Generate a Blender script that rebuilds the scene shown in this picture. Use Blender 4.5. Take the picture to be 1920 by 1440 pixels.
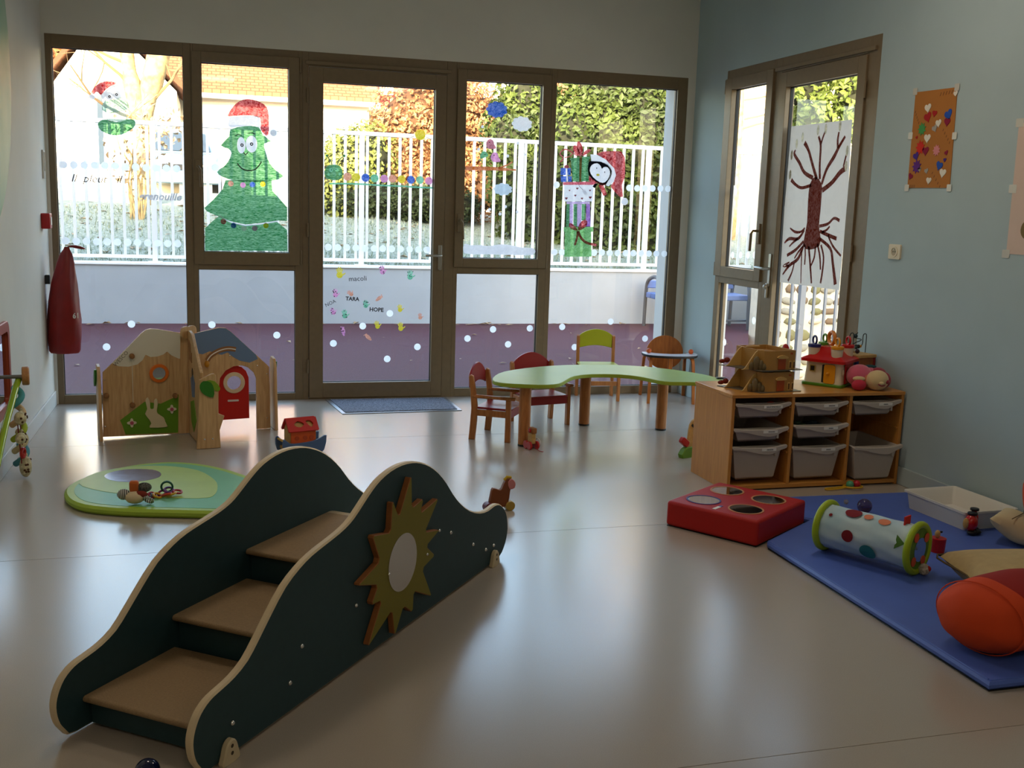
import bpy, bmesh, math, random
import numpy as np
from mathutils import Vector, Matrix
from mathutils.geometry import tessellate_polygon

for _o in list(bpy.data.objects):
    bpy.data.objects.remove(_o)
SC = bpy.context.scene
COL = SC.collection
PI = math.pi
rnd = random.Random(7)

# ---------------------------------------------------------------- camera
def look(yaw, pitch, roll):
    f = Vector((math.sin(yaw)*math.cos(pitch), math.cos(yaw)*math.cos(pitch), -math.sin(pitch)))
    r = Vector((math.cos(yaw), -math.sin(yaw), 0)); u = r.cross(f)
    r2 = r*math.cos(roll) + u*math.sin(roll); u2 = -r*math.sin(roll) + u*math.cos(roll)
    return Matrix((r2, u2, -f)).transposed().to_4x4()
cd = bpy.data.cameras.new('camera')
cam = bpy.data.objects.new('camera', cd); COL.objects.link(cam)
cam.matrix_world = Matrix.Translation((0, 0, 1.4554)) @ look(0.28147, 0.16533, 0.031725)
cd.sensor_width = 36.0
cd.lens = 1979.2/1920*36.0
cd.clip_start = 0.05; cd.clip_end = 300
SC.camera = cam

# ---------------------------------------------------------------- sky, sun, exposure
SUN_EL = math.radians(17)
SUN_DIR = Vector((0.42*math.cos(SUN_EL), 0.9075*math.cos(SUN_EL), -math.sin(SUN_EL)))   # direction the light travels
W = bpy.data.worlds.new('world'); SC.world = W; W.use_nodes = True
wn = W.node_tree.nodes; wl = W.node_tree.links
bg = wn['Background']
sky = wn.new('ShaderNodeTexSky'); sky.sky_type = 'NISHITA'; sky.sun_disc = False
sky.sun_elevation = SUN_EL; sky.sun_rotation = math.atan2(-SUN_DIR.x, -SUN_DIR.y); sky.altitude = 60; sky.air_density = 1.2; sky.dust_density = 3.0
wl.new(sky.outputs[0], bg.inputs[0]); bg.inputs[1].default_value = 0.86
sd = bpy.data.lights.new('sun', 'SUN'); sd.energy = 12.0; sd.angle = math.radians(0.6); sd.color = (1.0, 0.86, 0.66)
sun = bpy.data.objects.new('sun', sd); COL.objects.link(sun)
sun.rotation_euler = SUN_DIR.to_track_quat('-Z', 'Y').to_euler(); sun.location = (0, -10, 20)
def portal(name, loc, rot, sx, sy):
    d = bpy.data.lights.new(name, 'AREA'); d.shape = 'RECTANGLE'; d.size = sx; d.size_y = sy
    d.cycles.is_portal = True
    o = bpy.data.objects.new(name, d); COL.objects.link(o); o.location = loc; o.rotation_euler = rot
portal('portal_back', (1.3, 8.0, 1.25), (-PI/2, 0, 0), 4.66, 2.5)
portal('portal_right', (3.85, 6.37, 1.25), (PI/2, 0, PI/2), 1.9, 2.5)
SC.view_settings.view_transform = 'Standard'; SC.view_settings.look = 'None'
SC.view_settings.exposure = 0.70; SC.view_settings.gamma = 1.0
SC.view_settings.use_curve_mapping = False

# ---------------------------------------------------------------- materials
def lin(c):
    return tuple(((v/255)/12.92 if v/255 <= 0.04045 else (((v/255)+0.055)/1.055)**2.4) for v in c)
MATS = {}
def M(name, col, rough=0.5, metal=0.0, var=0.0, vs=8.0, bump=0.0, bs=200.0, spec=0.5, coat=0.0, trans=0.0, ior=1.45, stretch=None, sheen=0.0, col2=None, sss=0.0):
    if name in MATS: return MATS[name]
    m = bpy.data.materials.new(name); m.use_nodes = True; MATS[name] = m
    n = m.node_tree.nodes; l = m.node_tree.links; p = n['Principled BSDF']
    c = lin(col); p.inputs['Base Color'].default_value = (*c, 1)
    p.inputs['Roughness'].default_value = rough; p.inputs['Metallic'].default_value = metal
    p.inputs['Specular IOR Level'].default_value = spec; p.inputs['IOR'].default_value = ior
    p.inputs['Coat Weight'].default_value = coat; p.inputs['Transmission Weight'].default_value = trans
    p.inputs['Sheen Weight'].default_value = sheen
    tc = n.new('ShaderNodeTexCoord'); mp = n.new('ShaderNodeMapping'); l.new(tc.outputs['Object'], mp.inputs[0])
    if stretch: mp.inputs['Scale'].default_value = stretch
    if var > 0 or col2:
        t = n.new('ShaderNodeTexNoise'); t.inputs['Scale'].default_value = vs; t.inputs['Detail'].default_value = 6; l.new(mp.outputs[0], t.inputs['Vector'])
        r = n.new('ShaderNodeValToRGB'); r.color_ramp.elements[0].position = 0.3; r.color_ramp.elements[1].position = 0.7
        a = tuple(v*(1-var) for v in c); b = lin(col2) if col2 else tuple(min(1, v*(1+var)) for v in c)
        r.color_ramp.elements[0].color = (*a, 1); r.color_ramp.elements[1].color = (*b, 1)
        l.new(t.outputs['Fac'], r.inputs[0]); l.new(r.outputs[0], p.inputs['Base Color'])
    if bump > 0:
        t2 = n.new('ShaderNodeTexNoise'); t2.inputs['Scale'].default_value = bs; t2.inputs['Detail'].default_value = 3; l.new(mp.outputs[0], t2.inputs['Vector'])
        b2 = n.new('ShaderNodeBump'); b2.inputs['Strength'].default_value = bump; b2.inputs['Distance'].default_value = 0.002
        l.new(t2.outputs['Fac'], b2.inputs['Height']); l.new(b2.outputs[0], p.inputs['Normal'])
    return m
def WOOD(name, col, dark, scale=(1, 1, 12), rough=0.45, ws=6.0):
    if name in MATS: return MATS[name]
    m = M(name, col, rough); n = m.node_tree.nodes; l = m.node_tree.links; p = n['Principled BSDF']
    mp = [x for x in n if x.type == 'MAPPING'][0]; mp.inputs['Scale'].default_value = scale
    t = n.new('ShaderNodeTexNoise'); t.inputs['Scale'].default_value = ws; t.inputs['Detail'].default_value = 8; t.inputs['Distortion'].default_value = 0.6
    l.new(mp.outputs[0], t.inputs['Vector'])
    r = n.new('ShaderNodeValToRGB'); r.color_ramp.elements[0].position = 0.32; r.color_ramp.elements[1].position = 0.68
    r.color_ramp.elements[0].color = (*lin(dark), 1); r.color_ramp.elements[1].color = (*lin(col), 1)
    l.new(t.outputs['Fac'], r.inputs[0]); l.new(r.outputs[0], p.inputs['Base Color'])
    return m
def PAINT(name, col, clear=0.15, diff=0.25, var=0.5, vs=60.0, stretch=(1, 1, 1)):
    """window paint: lets daylight through, strokes of uneven thickness"""
    if name in MATS: return MATS[name]
    m = bpy.data.materials.new(name); m.use_nodes = True; MATS[name] = m
    n = m.node_tree.nodes; l = m.node_tree.links; n.remove(n['Principled BSDF']); out = n['Material Output']
    c = lin(col)
    tc = n.new('ShaderNodeTexCoord'); mp = n.new('ShaderNodeMapping'); mp.inputs['Scale'].default_value = stretch; l.new(tc.outputs['Object'], mp.inputs[0])
    t = n.new('ShaderNodeTexNoise'); t.inputs['Scale'].default_value = vs; t.inputs['Detail'].default_value = 5; t.inputs['Distortion'].default_value = 1.5; l.new(mp.outputs[0], t.inputs['Vector'])
    r = n.new('ShaderNodeValToRGB'); r.color_ramp.elements[0].position = 0.35; r.color_ramp.elements[1].position = 0.65
    r.color_ramp.elements[0].color = (*(v*(1-var*0.6) for v in c), 1); r.color_ramp.elements[1].color = (*(min(1, v + (1-v)*var*0.25) for v in c), 1)
    l.new(t.outputs['Fac'], r.inputs[0])
    d = n.new('ShaderNodeBsdfDiffuse'); tl = n.new('ShaderNodeBsdfTranslucent'); tr = n.new('ShaderNodeBsdfTransparent')
    for s in (d, tl, tr): l.new(r.outputs[0], s.inputs[0])
    m1 = n.new('ShaderNodeMixShader'); m1.inputs[0].default_value = diff; l.new(tl.outputs[0], m1.inputs[1]); l.new(d.outputs[0], m1.inputs[2])
    m2 = n.new('ShaderNodeMixShader'); m2.inputs[0].default_value = clear; l.new(m1.outputs[0], m2.inputs[1]); l.new(tr.outputs[0], m2.inputs[2])
    l.new(m2.outputs[0], out.inputs[0])
    return m
def GLASS(name, tint=(1, 1, 1), refl=1.0):
    if name in MATS: return MATS[name]
    m = bpy.data.materials.new(name); m.use_nodes = True; MATS[name] = m
    n = m.node_tree.nodes; l = m.node_tree.links; n.remove(n['Principled BSDF']); out = n['Material Output']
    tr = n.new('ShaderNodeBsdfTransparent'); tr.inputs[0].default_value = (*tint, 1)
    g = n.new('ShaderNodeBsdfGlossy'); g.inputs['Roughness'].default_value = 0.0; g.inputs[0].default_value = (refl, refl, refl, 1)
    f = n.new('ShaderNodeFresnel'); ge = n.new('ShaderNodeNewGeometry'); mr = n.new('ShaderNodeMapRange')   # thin pane: same reflectance from both sides
    mr.inputs['To Min'].default_value = 1.45; mr.inputs['To Max'].default_value = 1/1.45; l.new(ge.outputs['Backfacing'], mr.inputs['Value']); l.new(mr.outputs[0], f.inputs[0])
    mx = n.new('ShaderNodeMixShader'); l.new(f.outputs[0], mx.inputs[0]); l.new(tr.outputs[0], mx.inputs[1]); l.new(g.outputs[0], mx.inputs[2]); l.new(mx.outputs[0], out.inputs[0])
    return m

# ---------------------------------------------------------------- mesh builder
class MB:
    def __init__(s): s.v = []; s.f = []; s.mi = []; s.cur = 0
    def add(s, vs, fs):
        o = len(s.v); s.v += [Vector(v) for v in vs]; s.f += [tuple(i+o for i in f) for f in fs]; s.mi += [s.cur]*len(fs); return s
    def mat(s, i): s.cur = i; return s
    def box(s, x0, x1, y0, y1, z0, z1):
        return s.add([(x0,y0,z0),(x1,y0,z0),(x1,y1,z0),(x0,y1,z0),(x0,y0,z1),(x1,y0,z1),(x1,y1,z1),(x0,y1,z1)],
                     [(0,3,2,1),(4,5,6,7),(0,1,5,4),(1,2,6,5),(2,3,7,6),(3,0,4,7)])
    def bx(s, c, size, mtx=None):
        a, b, d = (v/2 for v in size); k = len(s.v)
        s.box(-a, a, -b, b, -d, d); c = Vector(c)
        for i in range(k, len(s.v)): s.v[i] = (mtx @ s.v[i] if mtx else s.v[i]) + c
        return s
    def bar(s, a, b, w, t, up=(0, 0, 1)):
        a = Vector(a); b = Vector(b); d = (b-a); L = d.length; d.normalize(); u = Vector(up)
        x = d.cross(u); x = x.normalized() if x.length > 1e-6 else Vector((1, 0, 0)); u = x.cross(d)
        m = Matrix((x, d, u)).transposed()
        return s.bx((a+b)/2, (w, L, t), m)
    def tube(s, pts, r, n=8, closed=False, caps=True, flat=None):
        P = [Vector(p) for p in pts]; N = len(P); R = r if isinstance(r, (list, tuple)) else [r]*N
        vs = []; prev = None
        for i, p in enumerate(P):
            if closed: d = P[(i+1) % N]-P[i-1]
            else: d = P[min(i+1, N-1)]-P[max(i-1, 0)]
            d = d.normalized() if d.length > 1e-9 else Vector((0, 0, 1))
            if prev is None:
                a = Vector((0, 0, 1)) if abs(d.z) < 0.9 else Vector((1, 0, 0)); prev = d.cross(a).normalized()
            prev = (prev - d*prev.dot(d)); prev = prev.normalized() if prev.length > 1e-6 else d.orthogonal().normalized()
            q = d.cross(prev)
            for k in range(n):
                t = 2*PI*k/n; vs.append(p + prev*(R[i]*math.cos(t)) + q*(R[i]*math.sin(t)))
        fs = []
        for i in range(N if closed else N-1):
            for k in range(n):
                a = i*n+k; b = i*n+(k+1) % n; c = ((i+1) % N)*n+(k+1) % n; e = ((i+1) % N)*n+k; fs.append((a, b, c, e))
        if caps and not closed: fs += [tuple(range(n-1, -1, -1)), tuple((N-1)*n+k for k in range(n))]
        return s.add(vs, fs)
    def cyl(s, a, b, r0, r1=None, n=16): return s.tube([a, b], [r0, r0 if r1 is None else r1], n)
    def sph(s, c, r, nu=16, nv=10, mtx=None):
        r = Vector((r, r, r)) if not hasattr(r, '__len__') else Vector(r); c = Vector(c)
        vs = [Vector((0, 0, r.z))]
        for j in range(1, nv):
            t = PI*j/nv
            for i in range(nu): vs.append(Vector((r.x*math.sin(t)*math.cos(2*PI*i/nu), r.y*math.sin(t)*math.sin(2*PI*i/nu), r.z*math.cos(t))))
        vs.append(Vector((0, 0, -r.z)))
        fs = [(0, 1+i, 1+(i+1) % nu) for i in range(nu)]
        for j in range(nv-2):
            for i in range(nu): a = 1+j*nu+i; b = 1+j*nu+(i+1) % nu; fs.append((a, a+nu, b+nu, b))
        k = 1+(nv-2)*nu; e = len(vs)-1; fs += [(e, k+(i+1) % nu, k+i) for i in range(nu)]
        return s.add([(mtx @ v if mtx else v)+c for v in vs], fs)
    def tor(s, c, ax, R, r, n=28, m=10, a0=0, a1=2*PI):
        ax = Vector(ax).normalized(); u = ax.orthogonal().normalized(); w = ax.cross(u); c = Vector(c)
        full = abs(a1-a0-2*PI) < 1e-4; k = n if full else n+1
        return s.tube([c+(u*math.cos(a0+(a1-a0)*i/n)+w*math.sin(a0+(a1-a0)*i/n))*R for i in range(k)], r, m, closed=full)
    def lathe(s, prof, n=24, o=(0, 0, 0), mtx=None):
        o = Vector(o); vs = []; N = len(prof)
        for r, z in prof:
            for i in range(n): v = Vector((r*math.cos(2*PI*i/n), r*math.sin(2*PI*i/n), z)); vs.append((mtx @ v if mtx else v)+o)
        fs = [(j*n+i, j*n+(i+1) % n, (j+1)*n+(i+1) % n, (j+1)*n+i) for j in range(N-1) for i in range(n)]
        if prof[0][0] > 1e-5: fs.append(tuple(range(n-1, -1, -1)))
        if prof[-1][0] > 1e-5: fs.append(tuple((N-1)*n+i for i in range(n)))
        return s.add(vs, fs)
    def sheet(s, loops, d, fr):
        """one flat layer (paint, film)"""
        o, u, v, w = (Vector(q) for q in fr)
        if not hasattr(loops[0][0], '__len__'): loops = [loops]
        tri = tessellate_polygon([[Vector((a, b, 0)) for a, b in lp] for lp in loops])
        return s.add([o+u*a+v*b+w*d for lp in loops for a, b in lp], tri)
    def plate(s, loops, d0, d1, fr, side=None, face=None, inset=0.0):
        """flat cut-out with holes; fr=(origin,u,v,w); extruded from d0 to d1 along w"""
        o, u, v, w = (Vector(q) for q in fr)
        if not hasattr(loops[0][0], '__len__'): loops = [loops]
        sf = s.cur if side is None else side; ff = s.cur if face is None else face; keep = s.cur
        L3 = [[Vector((a, b, 0)) for a, b in lp] for lp in loops]
        ins = []
        for lp in loops:
            ins.append(offset_loop(lp, -inset) if inset else lp)
        flat = [p for lp in ins for p in lp]
        tri = tessellate_polygon([[Vector((a, b, 0)) for a, b in lp] for lp in ins])
        P = lambda a, b, d: o+u*a+v*b+w*d
        n = len(flat); sg = 1 if d1 > d0 else -1
        s.cur = ff
        s.add([P(a, b, d1) for a, b in flat], tri); s.add([P(a, b, d0) for a, b in flat], [t[::-1] for t in tri])
        s.cur = sf
        for lp, il in zip(loops, ins):
            k = len(lp); e = inset*sg
            rings = [(il, d0), (lp, d0+e), (lp, d1-e), (il, d1)] if inset else [(lp, d0), (lp, d1)]
            vs = [P(a, b, d) for q, d in rings for a, b in q]
            fs = [(j*k+i, j*k+(i+1) % k, (j+1)*k+(i+1) % k, (j+1)*k+i) for j in range(len(rings)-1) for i in range(k)]
            s.add(vs, fs)
        s.cur = keep
        return s
def offset_loop(lp, d):
    n = len(lp); A = sum(lp[i][0]*lp[(i+1) % n][1]-lp[(i+1) % n][0]*lp[i][1] for i in range(n)); sg = 1 if A > 0 else -1
    out = []
    for i in range(n):
        p0 = Vector(lp[i-1]); p = Vector(lp[i]); p1 = Vector(lp[(i+1) % n])
        e0 = (p-p0); e1 = (p1-p)
        e0 = e0.normalized() if e0.length > 1e-9 else e1.normalized(); e1 = e1.normalized() if e1.length > 1e-9 else e0
        n0 = Vector((e0.y, -e0.x))*sg; n1 = Vector((e1.y, -e1.x))*sg; b = n0+n1
        b = b/max(0.5, b.dot(n0)) if b.length > 1e-6 else n0
        q = p+b*d; out.append((q.x, q.y))
    return out
def smooth(pts, k=4, closed=True):
    P = [Vector(p) for p in pts]; N = len(P); out = []
    for i in range(N if closed else N-1):
        if closed: a, b, c, d = P[i-1], P[i], P[(i+1) % N], P[(i+2) % N]
        else: a, b, c, d = P[max(i-1, 0)], P[i], P[i+1], P[min(i+2, N-1)]
        for j in range(k):
            t = j/k; out.append(0.5*((2*b)+(c-a)*t+(2*a-5*b+4*c-d)*t*t+(3*b-a-3*c+d)*t**3))
    if not closed: out.append(P[-1])
    return [tuple(q) for q in out]
def disc(cx, cy, r, n=24, ry=None): return [(cx+r*math.cos(2*PI*i/n), cy+(ry or r)*math.sin(2*PI*i/n)) for i in range(n)]
def rrect(x0, x1, y0, y1, r, n=4):
    out = []
    for cx, cy, a in ((x1-r, y1-r, 0), (x0+r, y1-r, PI/2), (x0+r, y0+r, PI), (x1-r, y0+r, 1.5*PI)):
        out += [(cx+r*math.cos(a+PI/2*i/n), cy+r*math.sin(a+PI/2*i/n)) for i in range(n+1)]
    return out
def star(cx, cy, r0, r1, k, a=0): return [(cx+(r0 if i % 2 else r1)*math.cos(a+PI*i/k), cy+(r0 if i % 2 else r1)*math.sin(a+PI*i/k)) for i in range(2*k)]
def heart(cx, cy, s, a=0, n=20):
    out = []
    for i in range(n):
        t = 2*PI*i/n; x = 16*math.sin(t)**3/17; y = (13*math.cos(t)-5*math.cos(2*t)-2*math.cos(3*t)-math.cos(4*t))/17
        out.append((cx+s*(x*math.cos(a)-y*math.sin(a)), cy+s*(x*math.sin(a)+y*math.cos(a))))
    return out
def cloud(cx, cy, rx, ry, k=9, b=0.16, n=54):
    return [(cx+rx*(1+b*abs(math.sin(k*PI*i/n))-b/2)*math.cos(2*PI*i/n), cy+ry*(1+b*abs(math.sin(k*PI*i/n))-b/2)*math.sin(2*PI*i/n)) for i in range(n)]
def ribbon(pts, w):
    """2d polyline -> outline of varying width"""
    P = [Vector(p) for p in pts]; N = len(P); Wd = w if hasattr(w, '__len__') else [w]*N; L = []; R = []
    for i in range(N):
        d = (P[min(i+1, N-1)]-P[max(i-1, 0)]).normalized(); q = Vector((-d.y, d.x))*Wd[i]/2; L.append(tuple(P[i]+q)); R.append(tuple(P[i]-q))
    return L+R[::-1]

# ---------------------------------------------------------------- objects
ROOT = {}
def link(o, parent=None):
    COL.objects.link(o)
    if parent is not None: o.parent = parent
    return o
def tag(o, label=None, cat=None, group=None, kind=None):
    if label: o['label'] = label
    if cat: o['category'] = cat
    if group: o['group'] = group
    if kind: o['kind'] = kind
    return o
def root_inv(p):
    m = Matrix.Identity(4); q = p
    while q is not None: m = q.matrix_basis @ m; q = q.parent
    return m.inverted()
def obj(name, mb, mats, parent=None, world=False, bevel=0.0, seg=2, flat=False, ang=40, sub=0, local=None):
    if not isinstance(mats, (list, tuple)): mats = [mats]
    me = bpy.data.meshes.new(name)
    vs = mb.v
    if world and parent is not None: iv = root_inv(parent); vs = [iv @ v for v in vs]
    me.from_pydata([tuple(v) for v in vs], [], mb.f)
    for m in mats: me.materials.append(m)
    if len(mats) > 1: me.polygons.foreach_set('material_index', mb.mi)
    bm = bmesh.new(); bm.from_mesh(me); bmesh.ops.remove_doubles(bm, verts=bm.verts, dist=1e-5); bmesh.ops.recalc_face_normals(bm, faces=bm.faces); bm.to_mesh(me); bm.free()
    if not flat: me.shade_smooth()
    o = bpy.data.objects.new(name, me); link(o, parent)
    if bevel:
        b = o.modifiers.new('bevel', 'BEVEL'); b.width = bevel; b.segments = seg; b.limit_method = 'ANGLE'; b.angle_limit = math.radians(ang); b.harden_normals = False
    if sub:
        b = o.modifiers.new('sub', 'SUBSURF'); b.levels = sub; b.render_levels = sub
    if not flat:
        # sharp edges by angle
        bm = bmesh.new(); bm.from_mesh(me)
        for e in bm.edges:
            e.smooth = not (len(e.link_faces) == 2 and e.calc_face_angle(0) > math.radians(38))
        bm.to_mesh(me); bm.free()
    return o
def thing(name, label, cat, loc=(0, 0, 0), rz=0.0, group=None, kind=None):
    o = bpy.data.objects.new(name, None); o.empty_display_size = 0.05; link(o); o.location = loc; o.rotation_euler = (0, 0, rz)
    return tag(o, label, cat, group, kind)
def struct(name, mb, mats, parent=None, **k):
    o = obj(name, mb, mats, parent, **k)
    if parent is None: o['kind'] = 'structure'
    return o
def copy_tree(o, parent=None):
    c = o.copy(); COL.objects.link(c); c.parent = parent
    for ch in list(o.children): copy_tree(ch, c)
    return c
TEXTS = []
def text(s, size, m, parent, mtx, name='lettering', align='CENTER', shear=0.0, bold=0.0):
    """mtx in the parent's space; text lies in local xy"""
    TEXTS.append((s, size, m, parent, mtx, name, align, shear, bold))
def bake_texts():
    tmp = []
    for s, size, m, parent, mtx, name, align, shear, bold in TEXTS:
        c = bpy.data.curves.new(name, 'FONT'); c.body = s; c.size = size; c.extrude = 0.0004; c.align_x = align; c.align_y = 'CENTER'; c.shear = shear; c.offset = bold; c.resolution_u = 2
        o = bpy.data.objects.new(name+'_src', c); COL.objects.link(o); tmp.append(o)
    bpy.context.view_layer.update(); dg = bpy.context.evaluated_depsgraph_get()
    for o, (s, size, m, parent, mtx, name, align, shear, bold) in zip(tmp, TEXTS):
        me = bpy.data.meshes.new_from_object(o.evaluated_get(dg)); me.name = name; me.materials.clear(); me.materials.append(m)
        n = bpy.data.objects.new(name, me); link(n, parent); n.matrix_basis = mtx
    for o in tmp:
        c = o.data; bpy.data.objects.remove(o); bpy.data.curves.remove(c)
def frame_m(o, x, y, z):
    m = Matrix((Vector(x), Vector(y), Vector(z))).transposed().to_4x4(); m.translation = Vector(o); return m

# shared materials
ALU = M('taupe_aluminium', (124, 106, 80), 0.42, 0.0, var=0.05, vs=30, bump=0.05, bs=900)
RUB = M('black_rubber', (14, 14, 14), 0.6)
STEEL = M('brushed_steel', (190, 188, 182), 0.3, 1.0)
WHITE_PL = M('white_plastic', (225, 223, 215), 0.4)
BLACK = M('black_plastic', (18, 18, 20), 0.4)
PLY = WOOD('birch_plywood', (214, 176, 128), (190, 148, 100), (14, 14, 1.2), 0.45, 5)
BEECH = WOOD('beech_wood', (188, 122, 66), (158, 96, 48), (10, 10, 1.5), 0.4, 6)
PLYWHITE = M('plywood_edge', (226, 205, 170), 0.5, var=0.06, vs=20)
RED = M('red_lacquer', (176, 24, 16), 0.35, var=0.05)
TEAL = M('dark_teal_laminate', (34, 62, 66), 0.55, var=0.06, vs=30, bump=0.05, bs=500)

# ================================================================ the room
XL, XR, YB, YF, ZC = -1.05, 3.695, 7.853, -3.0, 3.20     # left wall, right wall, back wall, wall behind, ceiling
WHITEWALL = M('white_wall_paint', (222, 220, 212), 0.75, var=0.03, vs=3, bump=0.12, bs=350)
BLUEWALL = M('blue_grey_wall_paint', (172, 190, 194), 0.75, var=0.03, vs=3, bump=0.12, bs=350)
VINYL = M('grey_beige_vinyl', (172, 161, 148), 0.22, var=0.08, vs=420, bump=0.03, bs=600, spec=1.0)
PLASTER = M('white_render', (206, 207, 206), 0.8, var=0.04, vs=3, bump=0.2, bs=150)

fl = struct('floor', MB().box(XL-0.1, XR+0.1, YF-0.1, YB+0.30, -0.10, -0.004), M('floor_screed', (40, 36, 32), 0.9))
ys = [YF, -1.76, 0.30, 2.37, 4.43, 6.49, YB+0.02]
for i in range(len(ys)-1):
    obj('floor_sheet', MB().box(XL, XR, ys[i]+0.0015, ys[i+1]-0.0015, -0.004, 0.0), VINYL, fl)
struct('ceiling', MB().box(XL-0.35, XR+0.10, YF-0.4, YB+0.35, ZC, ZC+0.25), WHITEWALL)
struct('wall_left', MB().box(XL-0.35, XL, YF-0.35, YB+0.35, -0.1, ZC), WHITEWALL)
b = MB(); b.box(XL, -1.03, YB, YB+0.35, -0.1, ZC); b.box(-1.03, 3.63, YB, YB+0.35, 2.5, ZC); b.box(3.63, XR, YB, YB+0.35, -0.1, ZC)
struct('wall_back', b, [WHITEWALL])
b = MB(); b.box(XR, XR+0.10, 7.318, YB+0.35, -0.1, ZC); b.box(XR, XR+0.10, YF-0.35, 5.43, -0.1, ZC); b.box(XR, XR+0.10, 5.43, 7.318, 2.498, ZC)
struct('wall_right', b, [BLUEWALL])
struct('wall_front', MB().box(XL, XR, YF-0.35, YF, -0.1, ZC), WHITEWALL)
# white outdoor render on the outer faces of the walls
b = MB(); b.box(3.63, XR+0.12, YB+0.345, YB+0.36, -0.1, 3.45); b.box(-9, -1.03, YB+0.345, YB+0.36, -0.1, 3.45); b.box(-1.03, 3.63, YB+0.345, YB+0.36, 2.5, 3.45)
b.box(XR+0.10, XR+0.115, 7.318, YB+0.36, -0.1, 3.45); b.box(XR+0.10, XR+0.115, -6, 5.43, -0.1, 3.45); b.box(XR+0.10, XR+0.115, 5.43, 7.318, 2.498, 3.45)
b.box(3.605, 3.632, YB+0.07, YB+0.36, 0, 2.5)
struct('wall_outside', b, PLASTER)
# upper storey and roof of the building: what throws the shade over the terrace
struct('roof_block', MB().box(-12, XR+0.115, -9, YB+0.36, 3.45, 5.3), PLASTER)
SKIRT = M('white_skirting', (215, 215, 210), 0.5)
struct('baseboard_left', MB().box(XL, XL+0.012, YF, YB-0.03, 0, 0.10), SKIRT, bevel=0.003)
SKB = M('blue_grey_skirting', (172, 186, 188), 0.5)
b = MB(); b.box(XR-0.012, XR, YF, 5.42, 0, 0.10); b.box(XR-0.012, XR, 7.33, YB, 0, 0.10)
struct('baseboard_right', b, SKB, bevel=0.003)
struct('baseboard_back', MB().box(3.632, XR-0.012, YB-0.012, YB, 0, 0.10), SKIRT, bevel=0.003)

# unseen ceiling fill lights, added to brighten the interior beyond its daylight
FILLM = bpy.data.materials.new('fill_diffuser'); FILLM.use_nodes = True
_e = FILLM.node_tree.nodes['Principled BSDF']; _e.inputs['Emission Color'].default_value = (1.0, 0.86, 0.70, 1); _e.inputs['Emission Strength'].default_value = 1.5
for _x, _y in ((0.1, -0.6), (2.6, -0.6), (0.1, 4.4), (2.6, 4.4)):
    t = thing('added_fill_lamp', 'added unseen square ceiling fill light, %s %s' % ({-0.6: 'rear', 4.4: 'front'}[_y], 'left' if _x < 1 else 'right'), 'lamp', (_x, _y, ZC-.03), group='added ceiling fill lights')
    obj('housing', MB().box(-.32, .32, -.32, .32, 0, .03), M('fill_housing', (225, 225, 222), .4), t, bevel=.004)
    obj('diffuser', MB().box(-.29, .29, -.29, .29, -.004, 0), FILLM, t)
    _d = bpy.data.lights.new('fill_light', 'AREA'); _d.shape = 'SQUARE'; _d.size = .58; _d.energy = 6.2; _d.color = (1.0, 0.84, 0.66)
    _o = bpy.data.objects.new('fill_light', _d); COL.objects.link(_o); _o.parent = t; _o.location = (0, 0, -.008)

# ================================================================ windows and doors
PANE = GLASS('window_glass', (0.97, 0.985, 0.975))
DOTM = PAINT('white_film_dot', (246, 248, 248), 0.0, 0.22, 0.0)
class Wall:
    """maps (along, height, depth into the room) to world"""
    def __init__(s, kind): s.k = kind
    def p(s, a, z, d):
        return (a, YB-d, z) if s.k == 'B' else (XR-d, a, z)
    def box(s, mb, a0, a1, z0, z1, d0, d1):
        p = s.p(a0, z0, d0); q = s.p(a1, z1, d1)
        return mb.box(min(p[0], q[0]), max(p[0], q[0]), min(p[1], q[1]), max(p[1], q[1]), min(p[2], q[2]), max(p[2], q[2]))
    def frame(s, d=0.0):
        return ((0, YB-d, 0), (1, 0, 0), (0, 0, 1), (0, -1, 0)) if s.k == 'B' else ((XR-d, 0, 0), (0, 1, 0), (0, 0, 1), (-1, 0, 0))
WB, WR = Wall('B'), Wall('R')
GD = -0.035      # depth of the inner glass face
def profile_ring(w, parent, name, a0, a1, z0, z1, ga0, ga1, gz0, gz1, d0, d1, bevel=0.002):
    """four profiles round a pane"""
    for r in ((a0, ga0, z0, z1), (ga1, a1, z0, z1), (ga0, ga1, gz1, z1), (ga0, ga1, z0, gz0)):
        obj(name, w.box(MB(), *r, d0, d1), ALU, parent, bevel=bevel)
def two_light(w, parent, a0, a1, z1, ga0, ga1, gz0, gz1, sz, ua0, ua1, uz1):
    """fixed frame with a lower light and an opening for the sash above the transom"""
    for nm, r in (('jamb', (a0, ga0, 0, sz)), ('jamb', (ga1, a1, 0, sz)), ('sill', (ga0, ga1, 0, gz0)), ('transom', (ga0, ga1, gz1, sz)),
                  ('jamb', (a0, ua0, sz, z1)), ('jamb', (ua1, a1, sz, z1)), ('head', (ua0, ua1, uz1, z1))):
        obj(nm, w.box(MB(), *r, -0.07, 0.0), ALU, parent, bevel=0.002)
def pane(w, parent, a0, a1, z0, z1, dots=()):
    g = obj('glass_pane', MB().sheet([(a0-0.005, z0-0.005), (a1+0.005, z0-0.005), (a1+0.005, z1+0.005), (a0-0.005, z1+0.005)], 0, w.frame(GD)), PANE, parent)
    b = MB()
    for r in ((a0-0.004, a0+0.004, z0, z1), (a1-0.004, a1+0.004, z0, z1), (a0, a1, z1-0.004, z1+0.004), (a0, a1, z0-0.004, z0+0.004)):
        w.box(b, *r, GD-0.010, GD+0.012)
    obj('gasket', b, RUB, parent)
    for a, z, r in dots:
        obj('dot_sticker', MB().sheet(disc(a, z, r, 20), 0.0008, w.frame(GD)), DOTM, g)
    return g
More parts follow.
